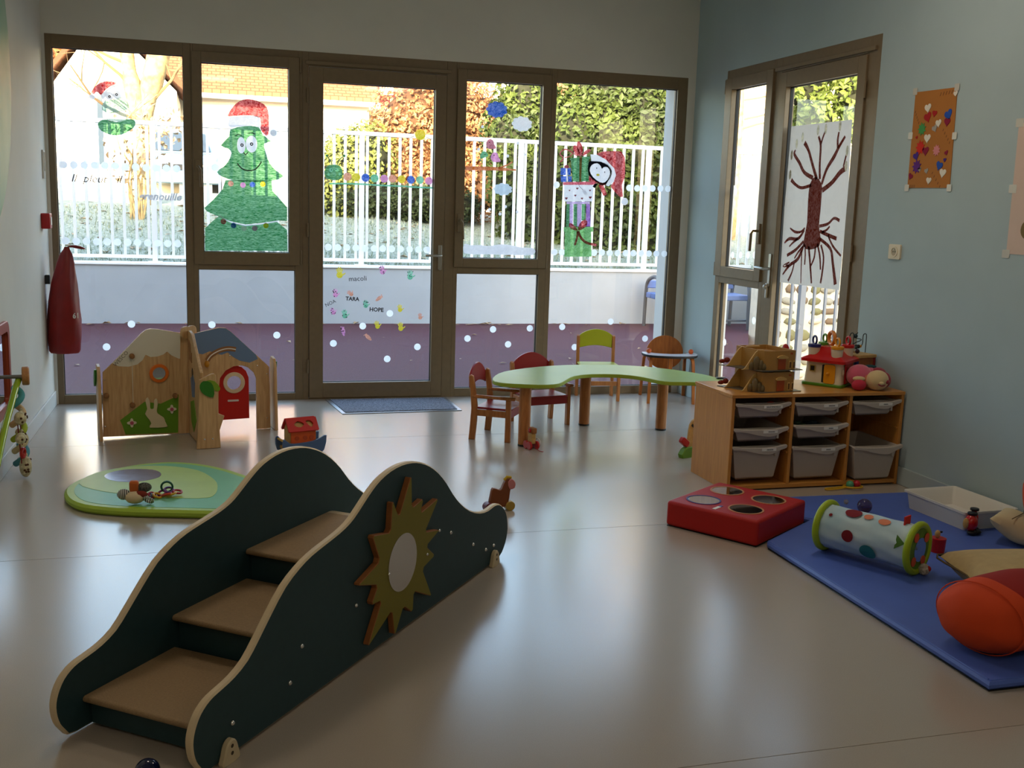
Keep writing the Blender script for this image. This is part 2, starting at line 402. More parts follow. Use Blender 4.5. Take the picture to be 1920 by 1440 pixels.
def hinge(w, parent, a, z, d):
    obj('hinge', MB().cyl(w.p(a, z-0.05, d), w.p(a, z+0.05, d), 0.008, n=10), ALU, parent)
def win_handle(w, parent, a, z, d, mat=ALU, s=1):
    b = MB(); w.box(b, a-0.016, a+0.016, z-0.04, z+0.10, d, d+0.012)
    b.tube([w.p(a, z+0.05, d+0.01), w.p(a, z+0.05, d+0.05), w.p(a+0.015*s, z+0.03, d+0.055), w.p(a+0.02*s, z-0.09, d+0.055)], 0.010, 8)
    obj('handle', b, mat, parent, bevel=0.003)
def stru(name):
    return tag(bpy.data.objects.new(name, None), kind='structure')
def dotrow(zr, xs, r=0.026): return [(x, zr, r) for x in xs]

w1 = stru('window_1'); link(w1)
profile_ring(WB, w1, 'frame', -1.03, -0.105, 0, 2.5, -0.99, -0.155, 0.062, 2.415, -0.07, 0.0)
dots1 = [(x, z, 0.0258) for x, z in [(-0.945,1.649),(-0.879,1.65),(-0.813,1.651),(-0.747,1.653),(-0.68,1.654),(-0.613,1.654),(-0.547,1.65),(-0.48,1.652),(-0.412,1.649),(-0.346,1.65),(-0.278,1.651),(-0.21,1.651),(-0.948,1.135),(-0.881,1.134),(-0.815,1.134),(-0.748,1.134),(-0.681,1.134),(-0.614,1.133),(-0.547,1.134),(-0.481,1.134),(-0.414,1.133),(-0.347,1.132),(-0.28,1.131),(-0.214,1.131)]]
dots1 += [(x, z, 0.0258) for x, z in [(-0.537,0.559),(-0.707,0.397)]]
pane(WB, w1, -0.99, -0.155, 0.062, 2.415, dots1)

w2 = stru('window_2'); link(w2)
two_light(WB, w2, -0.105, 0.655, 2.5, -0.075, 0.60, 0.05, 0.955, 1.0, -0.09, 0.625, 2.44)
pane(WB, w2, -0.075, 0.60, 0.05, 0.955, [(x, z, 0.0258) for x, z in [(0.011,0.555),(0.469,0.478)]])
profile_ring(WB, w2, 'sash', -0.098, 0.632, 0.992, 2.45, -0.035, 0.558, 1.08, 2.378, -0.05, 0.018)
pane(WB, w2, -0.035, 0.558, 1.08, 2.378, [(x, z, 0.0258) for x, z in [(0.047,1.671),(0.453,1.928)]])
hinge(WB, w2, 0.640, 1.05, 0.01); hinge(WB, w2, 0.640, 2.40, 0.01); win_handle(WB, w2, -0.066, 1.62, 0.018)

d1 = stru('door_1'); link(d1)
for r in ((0.655, 0.697, 0, 2.5), (1.702, 1.775, 0, 2.5), (0.697, 1.702, 2.402, 2.5)): obj('frame', WB.box(MB(), *r, -0.07, 0.0), ALU, d1, bevel=0.002)
obj('threshold', WB.box(MB(), 0.697, 1.702, 0.0, 0.010, -0.07, 0.0), ALU, d1)
profile_ring(WB, d1, 'door_leaf', 0.700, 1.699, 0.012, 2.397, 0.80, 1.617, 0.125, 2.297, -0.055, 0.012)
ddots = [(x, z, 0.0258) for x, z in [(0.842,1.128),(0.912,1.127),(0.978,1.128),(1.045,1.127),(1.113,1.125),(1.18,1.125),(1.245,1.125),(1.312,1.124),(1.379,1.124),(1.447,1.124),(1.514,1.124),(1.579,1.122),(1.304,0.641),(1.1,0.545),(0.882,0.415),(1.288,0.294),(1.519,0.385)]]
dg = pane(WB, d1, 0.80, 1.617, 0.125, 2.297, ddots)
obj('closer_track', WB.box(MB(), 0.675, 1.73, 2.412, 2.437, 0.0, 0.016), ALU, d1, bevel=0.002)
b = MB(); WB.box(b, 1.655, 1.685, 0.98, 1.16, 0.012, 0.020); b.tube([WB.p(1.67, 1.085, 0.02), WB.p(1.67, 1.085, 0.06), WB.p(1.655, 1.085, 0.066), WB.p(1.55, 1.085, 0.066)], 0.010, 10)
obj('handle', b, STEEL, d1, bevel=0.002)
obj('lock_cylinder', MB().cyl(WB.p(1.672, 0.985, 0.01), WB.p(1.672, 0.985, 0.026), 0.012), STEEL, d1)
for z in (0.25, 1.25, 2.2): hinge(WB, d1, 0.690, z, 0.012)

w3 = stru('window_3'); link(w3)
two_light(WB, w3, 1.775, 2.512, 2.5, 1.808, 2.458, 0.065, 0.95, 1.01, 1.79, 2.495, 2.44)
pane(WB, w3, 1.808, 2.458, 0.065, 0.95, [(x, z, 0.0258) for x, z in [(1.911,0.448),(2.113,0.519),(2.238,0.401),(2.412,0.527)]])
profile_ring(WB, w3, 'sash', 1.780, 2.505, 1.0, 2.45, 1.848, 2.44, 1.068, 2.375, -0.05, 0.018)
pane(WB, w3, 1.848, 2.44, 1.068, 2.375)
hinge(WB, w3, 2.512, 1.05, 0.01); hinge(WB, w3, 2.512, 2.40, 0.01); win_handle(WB, w3, 1.812, 1.30, 0.018)

w4 = stru('window_4'); link(w4)
profile_ring(WB, w4, 'frame', 2.512, 3.63, 0, 2.5, 2.552, 3.548, 0.062, 2.407, -0.07, 0.0)
d4 = [(x, z, 0.0258) for x, z in [(2.588,1.641),(3.191,1.639),(3.258,1.638),(3.323,1.64),(3.389,1.641),(3.457,1.643),(3.522,1.643),(2.59,1.125),(2.653,1.125),(2.921,1.127),(2.986,1.129),(3.052,1.127),(3.119,1.127),(3.187,1.128),(3.254,1.129),(3.321,1.128),(3.387,1.128),(3.451,1.129),(3.52,1.129),(3.087,0.581),(2.679,0.538)]]
d4 += [(x, z, 0.0258) for x, z in [(3.392,0.442),(2.79,0.376)]]
pane(WB, w4, 2.552, 3.548, 0.062, 2.407, d4)

w5 = stru('window_5'); link(w5)
two_light(WR, w5, 6.602, 7.318, 2.498, 6.65, 7.255, 0.05, 0.95, 1.01, 6.625, 7.295, 2.425)
pane(WR, w5, 6.65, 7.255, 0.05, 0.95, [(x, z, 0.0258) for x, z in [(7.162,0.506)]]+[(x, z, 0.0258) for x, z in [(6.742,0.716)]])
profile_ring(WR, w5, 'sash', 6.615, 7.305, 1.0, 2.435, 6.70, 7.205, 1.073, 2.355, -0.05, 0.018)
pane(WR, w5, 6.70, 7.205, 1.073, 2.355, [(x, z, 0.0258) for x, z in [(7.145,1.625),(7.006,1.624),(6.891,1.621),(7.126,1.161),(7.002,1.168),(6.891,1.173),(6.796,1.178)]])
hinge(WR, w5, 7.312, 1.05, 0.01); hinge(WR, w5, 7.312, 2.38, 0.01); win_handle(WR, w5, 6.655, 1.30, 0.018, s=1)

d2 = stru('door_2'); link(d2)
for r in ((6.528, 6.602, 0, 2.498), (5.43, 5.550, 0, 2.498), (5.55, 6.528, 2.402, 2.498)): obj('frame', WR.box(MB(), *r, -0.07, 0.0), ALU, d2, bevel=0.002)
profile_ring(WR, d2, 'door_leaf', 5.553, 6.525, 0.012, 2.397, 5.634, 6.443, 0.125, 2.30, -0.055, 0.012)
pane(WR, d2, 5.634, 6.443, 0.125, 2.30)
obj('closer_track', WR.box(MB(), 5.47, 6.60, 2.412, 2.437, 0.0, 0.016), ALU, d2, bevel=0.002)
b = MB(); WR.box(b, 6.47, 6.50, 0.98, 1.20, 0.012, 0.020); b.tube([WR.p(6.485, 1.10, 0.02), WR.p(6.485, 1.10, 0.06), WR.p(6.50, 1.10, 0.066), WR.p(6.60, 1.10, 0.066)], 0.010, 10)
obj('handle', b, STEEL, d2, bevel=0.002)
b = MB(); b.sph(WR.p(6.50, 0.975, 0.03), 0.018); WR.box(b, 6.485, 6.505, 0.90, 1.0, 0.012, 0.03)
obj('lock_cylinder', b, STEEL, d2, bevel=0.003)
for z in (0.25, 1.25, 2.2): hinge(WR, d2, 5.545, z, 0.012)

# ================================================================ outdoors
RUBF = M('burgundy_rubber_paving', (80, 24, 28), 0.8, var=0.22, vs=90, bump=0.6, bs=120, col2=(84, 44, 54))
struct('terrace', MB().plate([(-9, YB+0.35), (4.52, YB+0.35), (7.15, 13.06), (-9, 13.06)], -0.20, -0.02, ((0, 0, 0), (1, 0, 0), (0, 1, 0), (0, 0, 1))), RUBF)
struct('garden_path', MB().box(XR+0.35, 14, -6, 13.3, -1.4, -1.2), M('grey_paving', (120, 112, 104), 0.85, var=0.15, vs=30))
rw_ = struct('retaining_wall', MB().box(-9, 7.15, 13.05, 13.32, -0.1, 0.665), M('greyed_render', (166, 171, 176), 0.8, var=0.04, vs=3, bump=0.2, bs=150))
obj('coping', MB().box(-9, 7.17, 13.03, 13.34, 0.665, 0.69), M('white_coping', (235, 235, 232), 0.7, var=0.03), rw_, bevel=0.004)
def lawn_z(x, y):
    return 0.62 + 0.105*(y-13.3) - 0.055*max(0, x-3.0)*min(1, (y-13.0)/3) + 0.03*math.sin(x*1.7+y*0.9)
v = []; f = []
nx, ny = 60, 40
for j in range(ny+1):
    for i in range(nx+1):
        x = -14+44*i/nx; y = 13.3+(26*(j/ny)**1.6); v.append((x, y, lawn_z(x, min(y, 22))))
for j in range(ny):
    for i in range(nx): a = j*(nx+1)+i; f.append((a, a+1, a+nx+2, a+nx+1))
FROST = M('frosty_grass', (112, 124, 104), 0.9, var=0.35, vs=22, bump=1.0, bs=60, col2=(160, 166, 152))
struct('lawn', MB().add(v, f), FROST)
struct('far_ground', MB().add([(-60, 38, 1.45), (80, 38, 1.45), (80, 90, 2.5), (-60, 90, 2.5)], [(0, 1, 2, 3)]), FROST)
# grass tufts along the near lawn
nr = np.random.default_rng(3)
n = 14000
gx = nr.uniform(-4, 9, n); gy = 13.34+nr.uniform(0, 1, n)**1.7*6.0; h = nr.uniform(0.03, 0.09, n); an = nr.uniform(0, 2*PI, n); lx = nr.normal(0, .03, n); ly = nr.normal(0, .03, n)
gz = np.array([lawn_z(a, b_) for a, b_ in zip(gx, gy)])-0.005
dx = np.cos(an)*0.009; dy = np.sin(an)*0.009
vv = np.stack([np.stack([gx-dx, gy-dy, gz], 1), np.stack([gx+dx, gy+dy, gz], 1), np.stack([gx+lx, gy+ly, gz+h], 1)], 1).reshape(-1, 3)
me = bpy.data.meshes.new('grass_blades'); me.from_pydata(vv.tolist(), [], np.arange(n*3).reshape(-1, 3).tolist()); me.materials.append(M('grass_blade', (104, 122, 92), 0.8, var=0.3, vs=3, col2=(160, 168, 150)))
go = bpy.data.objects.new('grass_blades', me); link(go); tag(go, 'short frosty grass blades growing behind the white fence', 'grass', kind='stuff')
# dead leaves
def leafset(n, area, zf, s0, s1, seed):
    r = random.Random(seed); b = MB()
    for i in range(n):
        x = r.uniform(area[0], area[1]); y = r.uniform(area[2], area[3]); z = zf(x, y)+0.008; s = r.uniform(s0, s1); a = r.uniform(0, 2*PI); c, d = math.cos(a)*s, math.sin(a)*s
        k = r.uniform(0, .5)*s
        b.add([(x-c, y-d, z), (x+d*.5, y-c*.5, z+k), (x+c, y+d, z+k*.4), (x-d*.5, y+c*.5, z+k)], [(0, 1, 2), (0, 2, 3)])
    return b
DEAD = M('dead_leaf', (150, 118, 84), 0.8, var=0.35, vs=5, col2=(190, 166, 132))
tag(obj('fallen_leaves', leafset(420, (-4, 9, 13.5, 20), lawn_z, 0.04, 0.10, 1), DEAD, flat=True), 'brown dead leaves scattered over the frosty lawn', 'leaves', kind='stuff')
bt = leafset(46, (-1.8, 5.8, 8.6, 12.9), lambda x, y: -0.02, 0.015, 0.045, 5); bw_ = leafset(34, (-1.8, 6, 12.82, 13.02), lambda x, y: -0.02, 0.03, 0.07, 6); bt.add(bw_.v, bw_.f)
tag(obj('fallen_leaves', bt, DEAD, flat=True), 'brown dead leaves blown over the burgundy terrace', 'leaves', kind='stuff')
stn = M('dark_stone', (84, 78, 70), 0.9, var=0.3, vs=12)
for i, (x, s) in enumerate(((-0.86, .09), (-0.70, .08), (-0.28, .10), (-0.12, .12), (0.06, .11), (0.24, .07), (0.30, .08))):
    b = MB(); b.sph((0, 0, s*.25), (s, s*.6, s*.42), 9, 6)
    r = random.Random(i); b.v = [q*r.uniform(.85, 1.12) for q in b.v]
    o = obj('rock', b, stn, None); o.location = (x, 13.40, 0.62+s*.05)
    tag(o, 'dark stone lying behind the coping of the white wall, number %s from the left' % ('one two three four five six seven'.split()[i]), 'stone', 'stones along the white wall')

# white bar fence on the wall
FEN = M('white_powder_coat', (226, 226, 224), 0.5)
fe = thing('bar_fence', 'white metal bar fence on top of the low white wall', 'fence', (0, 13.20, 0.69))
def fence_run(root, x0, x1, y, zb, z0, z1, posts, step, mat, bw=0.016):
    obj('top_rail', MB().box(x0, x1, y-0.022, y+0.022, z1-0.05, z1), mat, root, True, bevel=0.004)
    obj('bottom_rail', MB().box(x0, x1, y-0.018, y+0.018, z0, z0+0.04), mat, root, True, bevel=0.004)
    proto = obj('bar', MB().box(-bw, bw, -bw, bw, z0+0.04, z1-0.05), mat, None, bevel=0.003)
    iv = root_inv(root); first = True
    k = x0+step/2
    while k < x1:
        if min(abs(k-q) for q in posts) > 0.05:
            o = proto if first else proto.copy()
            if not first: COL.objects.link(o)
            first = False; o.parent = root; o.location = iv @ Vector((k, y, 0))
        k += step
    for q in posts:
        o = obj('post', MB().box(q-0.03, q+0.03, y-0.03, y+0.03, zb, z1-0.04), mat, root, True, bevel=0.004)
        obj('base_plate', MB().box(q-0.08, q+0.08, y-0.06, y+0.06, zb, zb+0.012), mat, o, True)
posts = [(-0.612,1.568),(1.814,1.653),(3.84,1.725),(5.598,1.787)]
px = [a for a, _ in posts]; stp = 0.1345
fence_run(fe, px[1]-stp*46, px[1]+stp*40, 13.20, 0.69, 0.735, 2.315, [px[1]-stp*34.5, px[0], px[1], px[2], px[3]], stp, FEN)
gf = thing('bar_fence', 'grey metal bar fence in front of the rubble wall outside the right door', 'fence', (6.6, 9.6, -1.2))
fence_run(gf, 5.40, 7.9, 9.6, -1.2, -0.9, 1.45, [5.425, 5.84, 7.75], 0.13, M('grey_steel_bars', (126, 130, 136), 0.5), 0.013)

# bench on the terrace
GREY = M('grey_tube', (96, 100, 108), 0.4, 0.6)
bn = thing('garden_bench', 'blue bench with grey tube frame against the white terrace wall', 'bench', (6.1, 12.55, -0.02))
for sx in (-0.62, 0.62):
    b = MB(); b.tube(smooth([(sx, -0.26, 0), (sx, -0.24, 0.22), (sx, -0.23, 0.50), (sx, -0.16, 0.62), (sx, -0.02, 0.66), (sx, 0.18, 0.60), (sx, 0.24, 0.45), (sx, 0.26, 0.0)], 4, False), 0.024, 8)
    obj('side_frame', b, GREY, bn)
obj('stretcher', MB().cyl((-0.62, -0.2, 0.12), (0.62, -0.2, 0.12), 0.014), GREY, bn)
for k in range(3): obj('seat_slat', MB().box(-0.64, 0.64, -0.24+k*0.15, -0.105+k*0.15, 0.38, 0.45), M('blue_bench_board', (96, 118, 170), 0.5, var=0.08), bn, bevel=0.012)
obj('back_slat', MB().box(-0.62, 0.62, 0.20, 0.235, 0.50, 0.60), M('blue_bench_board', (96, 118, 170)), bn, bevel=0.012)

# car parked beyond the lawn
cx0, cx1 = [(-1.343,1.873),(0.2,1.932)][0][0], [(-1.343,1.873),(0.2,1.932)][1][0]
ca = thing('car', 'small pale blue car parked beyond the lawn, seen from the front', 'car', ((cx0+cx1)/2, 24.0, lawn_z(-1, 22)-0.05))
CARB = M('pale_blue_car_paint', (126, 158, 190), 0.25, 0.2, coat=0.6); CARG = M('car_glass', (60, 72, 84), 0.08)
prof = [(-0.84, 0.28), (-0.86, 0.60), (-0.80, 0.86), (0.80, 0.86), (0.86, 0.60), (0.84, 0.28)]
b = MB()
secs = [(-0.15, .93, .9), (0.0, 1.0, 1.0), (0.9, 1.0, 1.12), (1.0, 1.0, 1.14), (3.4, 1.0, 1.12), (3.6, .95, 1.0)]
vv = [(x*sx, y, z*sz if z > .3 else z) for y, sx, sz in secs for x, z in prof]
b.add(vv, [(j*6+i, j*6+(i+1) % 6, (j+1)*6+(i+1) % 6, (j+1)*6+i) for j in range(5) for i in range(6)]+[(5, 4, 3, 2, 1, 0), tuple(30+i for i in range(6))])
obj('body', b, CARB, ca, bevel=0.06, seg=3)
b = MB(); b.add([(-0.72, 0.95, 0.95), (0.72, 0.95, 0.95), (0.56, 1.55, 1.45), (-0.56, 1.55, 1.45), (-0.74, 3.2, 0.95), (0.74, 3.2, 0.95), (0.58, 2.9, 1.45), (-0.58, 2.9, 1.45)], [(0, 1, 2, 3), (1, 5, 6, 2), (5, 4, 7, 6), (4, 0, 3, 7), (3, 2, 6, 7), (0, 4, 5, 1)])
obj('cabin', b, CARB, ca, bevel=0.04)
obj('windscreen', MB().add([(-0.64, 0.985, 1.0), (0.64, 0.985, 1.0), (0.52, 1.47, 1.41), (-0.52, 1.47, 1.41), (-0.64, 0.975, 1.01), (0.64, 0.975, 1.01), (0.52, 1.46, 1.42), (-0.52, 1.46, 1.42)], [(4, 5, 6, 7), (0, 1, 2, 3)]), CARG, ca)
for s in (-1, 1):
    obj('headlight', MB().sph((s*0.60, -0.10, 0.66), (0.17, 0.08, 0.10), 14, 8), M('headlight_glass', (235, 235, 230), 0.1), ca)
    obj('wheel', MB().cyl((s*0.66, 0.55, 0.30), (s*0.86, 0.55, 0.30), 0.30, n=24), M('tyre', (24, 24, 24), 0.8), ca)
obj('grille', MB().box(-0.36, 0.36, -0.20, -0.14, 0.56, 0.68), BLACK, ca, bevel=0.01)
obj('bumper', MB().box(-0.80, 0.80, -0.22, -0.08, 0.30, 0.50), M('bumper_grey', (170, 176, 182), 0.4), ca, bevel=0.04)
obj('number_plate', MB().box(-0.26, 0.26, -0.235, -0.22, 0.38, 0.48), WHITE_PL, ca)

# low masonry wall, houses
(gx0, _), (gx1, gz1) = [(-3.35,1.487),(-1.6,1.547)]
tag(obj('garden_wall', MB().box(gx0-3, gx1, 22.9, 23.2, 1.0, gz1), M('sandstone', (186, 160, 132), 0.9, var=0.12, vs=6)), 'low beige masonry wall at the foot of the white house', 'wall')
HW = M('white_house_wall', (235, 228, 214), 0.85, var=0.04, vs=2)
def TILE(name, col, dark):
    m = M(name, col, 0.85); n = m.node_tree.nodes; l = m.node_tree.links
    tcn = n.new('ShaderNodeTexCoord'); br = n.new('ShaderNodeTexBrick'); br.inputs['Scale'].default_value = 2.2; br.inputs['Mortar Size'].default_value = 0.03; br.inputs['Bias'].default_value = -0.3
    br.inputs['Color1'].default_value = (*lin(col), 1); br.inputs['Color2'].default_value = (*lin(dark), 1); br.inputs['Mortar'].default_value = (*[v*0.5 for v in lin(dark)], 1); br.inputs['Brick Width'].default_value = 0.5; br.inputs['Row Height'].default_value = 0.22
    l.new(tcn.outputs['Object'], br.inputs['Vector']); l.new(br.outputs[0], n['Principled BSDF'].inputs['Base Color']); return m
def house(name, label, x0, x1, y, zb, ze, rise, depth, roofm, wins=(), gutter=True, wall=HW, chim=None, over=0.25):
    t = thing(name, label, 'house', ((x0+x1)/2, y, zb)); 
    obj('wall', MB().box(x0, x1, y, y+depth*2, zb, ze), wall, t, True)
    b = MB(); th = 0.18
    A = (x0-over, y-0.35, ze); Bp = (x1+over, y-0.35, ze); Cc = (x1+over, y+depth, ze+rise); D = (x0-over, y+depth, ze+rise); E = (x0-over, y+2*depth+.35, ze); F = (x1+over, y+2*depth+.35, ze)
    up = lambda p: (p[0], p[1], p[2]+th)
    b.add([A, Bp, Cc, D, E, F]+[up(q) for q in (A, Bp, Cc, D, E, F)], [(0, 3, 2, 1), (3, 4, 5, 2), (6, 7, 8, 9), (9, 8, 11, 10), (0, 1, 7, 6), (4, 10, 11, 5), (0, 6, 9, 3), (3, 9, 10, 4), (1, 2, 8, 7), (2, 5, 11, 8)])
    rf = obj('roof', b, roofm, t, True)
    b = MB(); b.add([(x0, y+.01, ze), (x0, y+2*depth, ze), (x0, y+depth, ze+rise), (x1, y+.01, ze), (x1, y+2*depth, ze), (x1, y+depth, ze+rise)], [(0, 1, 2), (3, 5, 4)]); obj('gable', b, wall, t, True)
    if gutter: obj('gutter', MB().cyl((x0-over, y-0.42, ze+.02), (x1+over, y-0.42, ze+.02), 0.07, n=10), M('zinc', (200, 200, 200), 0.5, 0.3), t, True)
    for wx, wz, ww, wh in wins:
        wn_ = obj('window', MB().box(wx-ww/2, wx+ww/2, y-0.04, y+0.02, wz, wz+wh), M('grey_shutter', (150, 152, 160), 0.6), t, True)
        obj('window_pane', MB().box(wx-ww/2+.06, wx+ww/2-.06, y-0.05, y-0.03, wz+.06, wz+wh-.06), CARG, wn_, True)
    if chim: obj('chimney', MB().box(chim[0], chim[1], y+depth*.5, y+depth*.5+.7, ze, chim[2]), wall, rf, True)
    return t
TBR = TILE('brown_roof_tile', (150, 96, 62), (126, 78, 50)); TRD = TILE('red_roof_tile', (150, 72, 60), (130, 58, 50)); TOR = TILE('orange_roof_tile', (172, 108, 70), (150, 92, 58)); TGR = TILE('grey_roof_tile', (140, 134, 132), (116, 110, 108))
Q = [(-1.216,4.171),(4.454,4.234)]; house('long_house', 'long white house with a brown tiled roof behind the painted fir tree', Q[0][0], Q[1][0], 31, 1.3, Q[0][1], 4.6, 5, TBR, [(Q[0][0]+5.2, 2.0, .7, 1.3)], chim=(Q[1][0]-0.55, Q[1][0]+.1, Q[1][1]+3.2))
Q = [(5.203,4.418),(7.597,4.445)]; hc = house('red_roofed_house', 'white house with a pinkish red roof and dormer behind the glass door', Q[0][0], Q[1][0], 35, 1.3, Q[0][1], 5, 5, TRD, [(Q[0][0]+.5+k*.55, 2.6, .2, 1.5) for k in range(3)]+[(Q[0][0]+2.6+k*.5, 2.2, .2, 1.6) for k in range(2)])
b = MB(); q = [(5.393,4.428),(5.81,4.451)]; b.box(q[0][0], q[1][0], 34.95, 38, Q[0][1]+.5, Q[0][1]+1.1); b.cyl(((q[0][0]+q[1][0])/2, 34.95, Q[0][1]+1.1), ((q[0][0]+q[1][0])/2, 38, Q[0][1]+1.1), (q[1][0]-q[0][0])/2, n=20)
obj('dormer', b, HW, hc, True)
Q = [(9.947,4.867),(12.064,4.954)]; house('orange_roofed_house', 'white house with an orange tiled roof beside the ivy', Q[0][0], Q[1][0], 33, 1.0, Q[0][1], 4.5, 5, TOR)
Q = [(8.239,5.127),(10.009,5.227)]; house('grey_roofed_house', 'house with a grey roof glimpsed behind the blue painted cloud', Q[0][0], Q[1][0], 38, 1.0, Q[0][1], 5, 5, TGR)
def gable_house(name, label, x0, x1, xa, y, zb, ze, za, depth, wins=()):
    t = thing(name, label, 'house', ((x0+x1)/2, y, zb))
    b = MB(); P = [(x0, zb), (x1, zb), (x1, ze), (xa, za), (x0, ze)]
    b.plate(P, 0, depth, ((0, y, 0), (1, 0, 0), (0, 0, 1), (0, 1, 0))); obj('wall', b, HW, t, True, flat=True)
    for (xe, e) in ((x0-.3, ze-.1), (x1+.3, ze-.1)):
        obj('roof', MB().add([(xe, y-.2, e), (xa, y-.2, za+.1), (xa, y+depth, za+.1), (xe, y+depth, e), (xe, y-.2, e+.15), (xa, y-.2, za+.25), (xa, y+depth, za+.25), (xe, y+depth, e+.15)], [(0, 3, 2, 1), (4, 5, 6, 7), (0, 1, 5, 4), (2, 3, 7, 6), (0, 4, 7, 3), (1, 2, 6, 5)]), TBR, t, True)
    for wx, wz, ww, wh in wins:
        wn_ = obj('window', MB().box(wx-ww/2, wx+ww/2, y-0.04, y+0.02, wz, wz+wh), M('grey_shutter', (150, 152, 160), 0.6), t, True)
        obj('window_pane', MB().box(wx-ww/2+.05, wx+ww/2-.05, y-0.05, y-0.03, wz+.05, wz+wh-.05), CARG, wn_, True)
Q = [(-3.418,3.921),(-0.684,4.55),(-2.303,5.51),(-2.395,2.505)]; gable_house('gabled_house', 'tall white gabled house at the far left beyond the lawn', Q[0][0], Q[1][0], Q[2][0], 27, 1.3, Q[0][1], Q[2][1], 9, [(Q[3][0], Q[3][1]-.4, .22, 2.0)])
Q = [(8.235,4.384),(9.708,4.465),(8.893,5.914)]; gable_house('small_gabled_house', 'narrow white gabled house behind the top of window beside ivy', Q[0][0], Q[1][0], Q[2][0], 32, 1.0, Q[0][1]+1.2, Q[2][1]+1.5, 8)
# far right house seen through the sidelight
q = [(13.428,3.17),(14.612,3.223)]; house('sandy_house', 'sunlit sand coloured house glimpsed through the narrow right window', q[0][0]-1.2, q[1][0]+4.5, 26, 0.2, 8.0, 2, 2.5, TOR, wall=M('sand_render', (226, 204, 160), 0.85, var=0.05, vs=2))

# ---------------------------------------------------------------- planting
def leaves(blobs, n, size, seed, flat_y=0.0, shell=0.75):
    r = np.random.default_rng(seed)
    w = np.array([b_[3]*b_[5]+b_[4]*b_[5] for b_ in blobs]); k = r.choice(len(blobs), n, p=w/w.sum()); B = np.array(blobs)[k]
    d = r.normal(size=(n, 3)); d /= np.linalg.norm(d, axis=1)[:, None]
    rad = shell+(1.06-shell)*r.random(n)**0.7
    c = B[:, :3]+d*B[:, 3:6]*rad[:, None]
    nr_ = d+r.normal(size=(n, 3))*0.55; nr_ /= np.linalg.norm(nr_, axis=1)[:, None]
    t = np.cross(nr_, r.normal(size=(n, 3))); t /= np.linalg.norm(t, axis=1)[:, None]; q = np.cross(nr_, t)
    s = (size*(0.6+0.8*r.random(n)))[:, None]
    v = np.stack([c-t*s, c+q*s*.6+nr_*s*.15, c+t*s, c-q*s*.6+nr_*s*.15], 1).reshape(-1, 3)
    return v.tolist(), np.arange(n*4).reshape(-1, 4).tolist()
def shrub(name, label, blobs, n, size, mat, seed, cat='shrub', group=None, core=True, corem=None, shell=0.75, stems=True):
    zmin = min(b_[2]-b_[5] for b_ in blobs); t = thing(name, label, cat, (blobs[0][0], blobs[0][1], zmin), group=group)
    v, f = leaves(blobs, n, size, seed, shell=shell); mb = MB(); mb.add(v, f)
    me = bpy.data.meshes.new('foliage'); iv = root_inv(t); me.from_pydata([tuple(iv @ q) for q in mb.v], [], mb.f); me.materials.append(mat)
    o = bpy.data.objects.new('foliage', me); link(o, t); o['kind'] = 'stuff'
    if core:
        b = MB()
        for q in blobs: b.sph(q[:3], (q[3]*.72, q[4]*.72, q[5]*.72), 12, 8)
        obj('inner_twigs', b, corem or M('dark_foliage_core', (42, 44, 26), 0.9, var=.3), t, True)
    return t
def LEAF(name, col, col2, var=0.3, vs=2.5):
    if name in MATS: return MATS[name]
    m = M(name, col, 0.55, var=var, vs=vs, col2=col2); n = m.node_tree.nodes; l = m.node_tree.links; p = n['Principled BSDF']; out = n['Material Output']
    tl = n.new('ShaderNodeBsdfTranslucent'); src = p.inputs['Base Color'].links[0].from_socket; l.new(src, tl.inputs[0])
    mx = n.new('ShaderNodeMixShader'); mx.inputs[0].default_value = 0.3; l.new(p.outputs[0], mx.inputs[1]); l.new(tl.outputs[0], mx.inputs[2]); l.new(mx.outputs[0], out.inputs[0]); return m
LY = LEAF('yellow_green_leaf', (112, 124, 52), (176, 178, 92)); LB = LEAF('russet_leaf', (150, 98, 60), (196, 148, 100)); LI = LEAF('ivy_leaf', (34, 54, 26), (104, 118, 52), .35, 1.2); LD = LEAF('dark_evergreen_leaf', (40, 58, 34), (84, 96, 56))
def bl(pts, Y, rx, ry, rz): return [(x, Y, z, rx, ry, rz) for x, z in pts]
shrub('yellow_shrub', 'yellow green rounded shrub beyond the fence, behind the painted caterpillar', bl([(2.142,1.862),(2.392,2.102),(2.719,2.253),(2.255,1.497)], 19, .55, .5, .62), 5200, .042, LY, 1)
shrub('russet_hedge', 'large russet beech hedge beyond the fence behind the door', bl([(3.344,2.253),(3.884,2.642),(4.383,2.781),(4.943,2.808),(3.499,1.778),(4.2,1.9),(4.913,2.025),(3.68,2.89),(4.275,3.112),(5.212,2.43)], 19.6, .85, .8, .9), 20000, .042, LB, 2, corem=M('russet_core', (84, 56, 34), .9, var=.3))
shrub('low_shrub', 'low dark green shrub at the foot of the russet hedge', bl([(2.417,1.502),(2.885,1.545),(3.36,1.504),(3.842,1.501),(4.233,1.466)], 18.8, .5, .4, .33), 5000, .04, LD, 3)
iv1 = [(4.991,1.987),(5.201,1.369),(4.924,2.601),(5.289,2.881),(5.416,2.003),(5.183,3.225),(5.545,1.107)]
shrub('ivy_column', 'dark ivy covered tree between russet hedge and ivy wall', bl(iv1, 17.5, .55, .5, .75), 9000, .05, LI, 4)
iv2 = [(5.939,1.929),(5.956,2.634),(6.307,1.225),(6.366,2.034),(6.42,2.92),(6.494,3.361),(6.88,1.512),(6.93,2.413),(6.98,3.301),(7.201,1.065),(7.398,1.982),(7.495,2.885),(7.551,3.598),(7.819,1.172),(7.927,2.366),(6.617,0.869)]
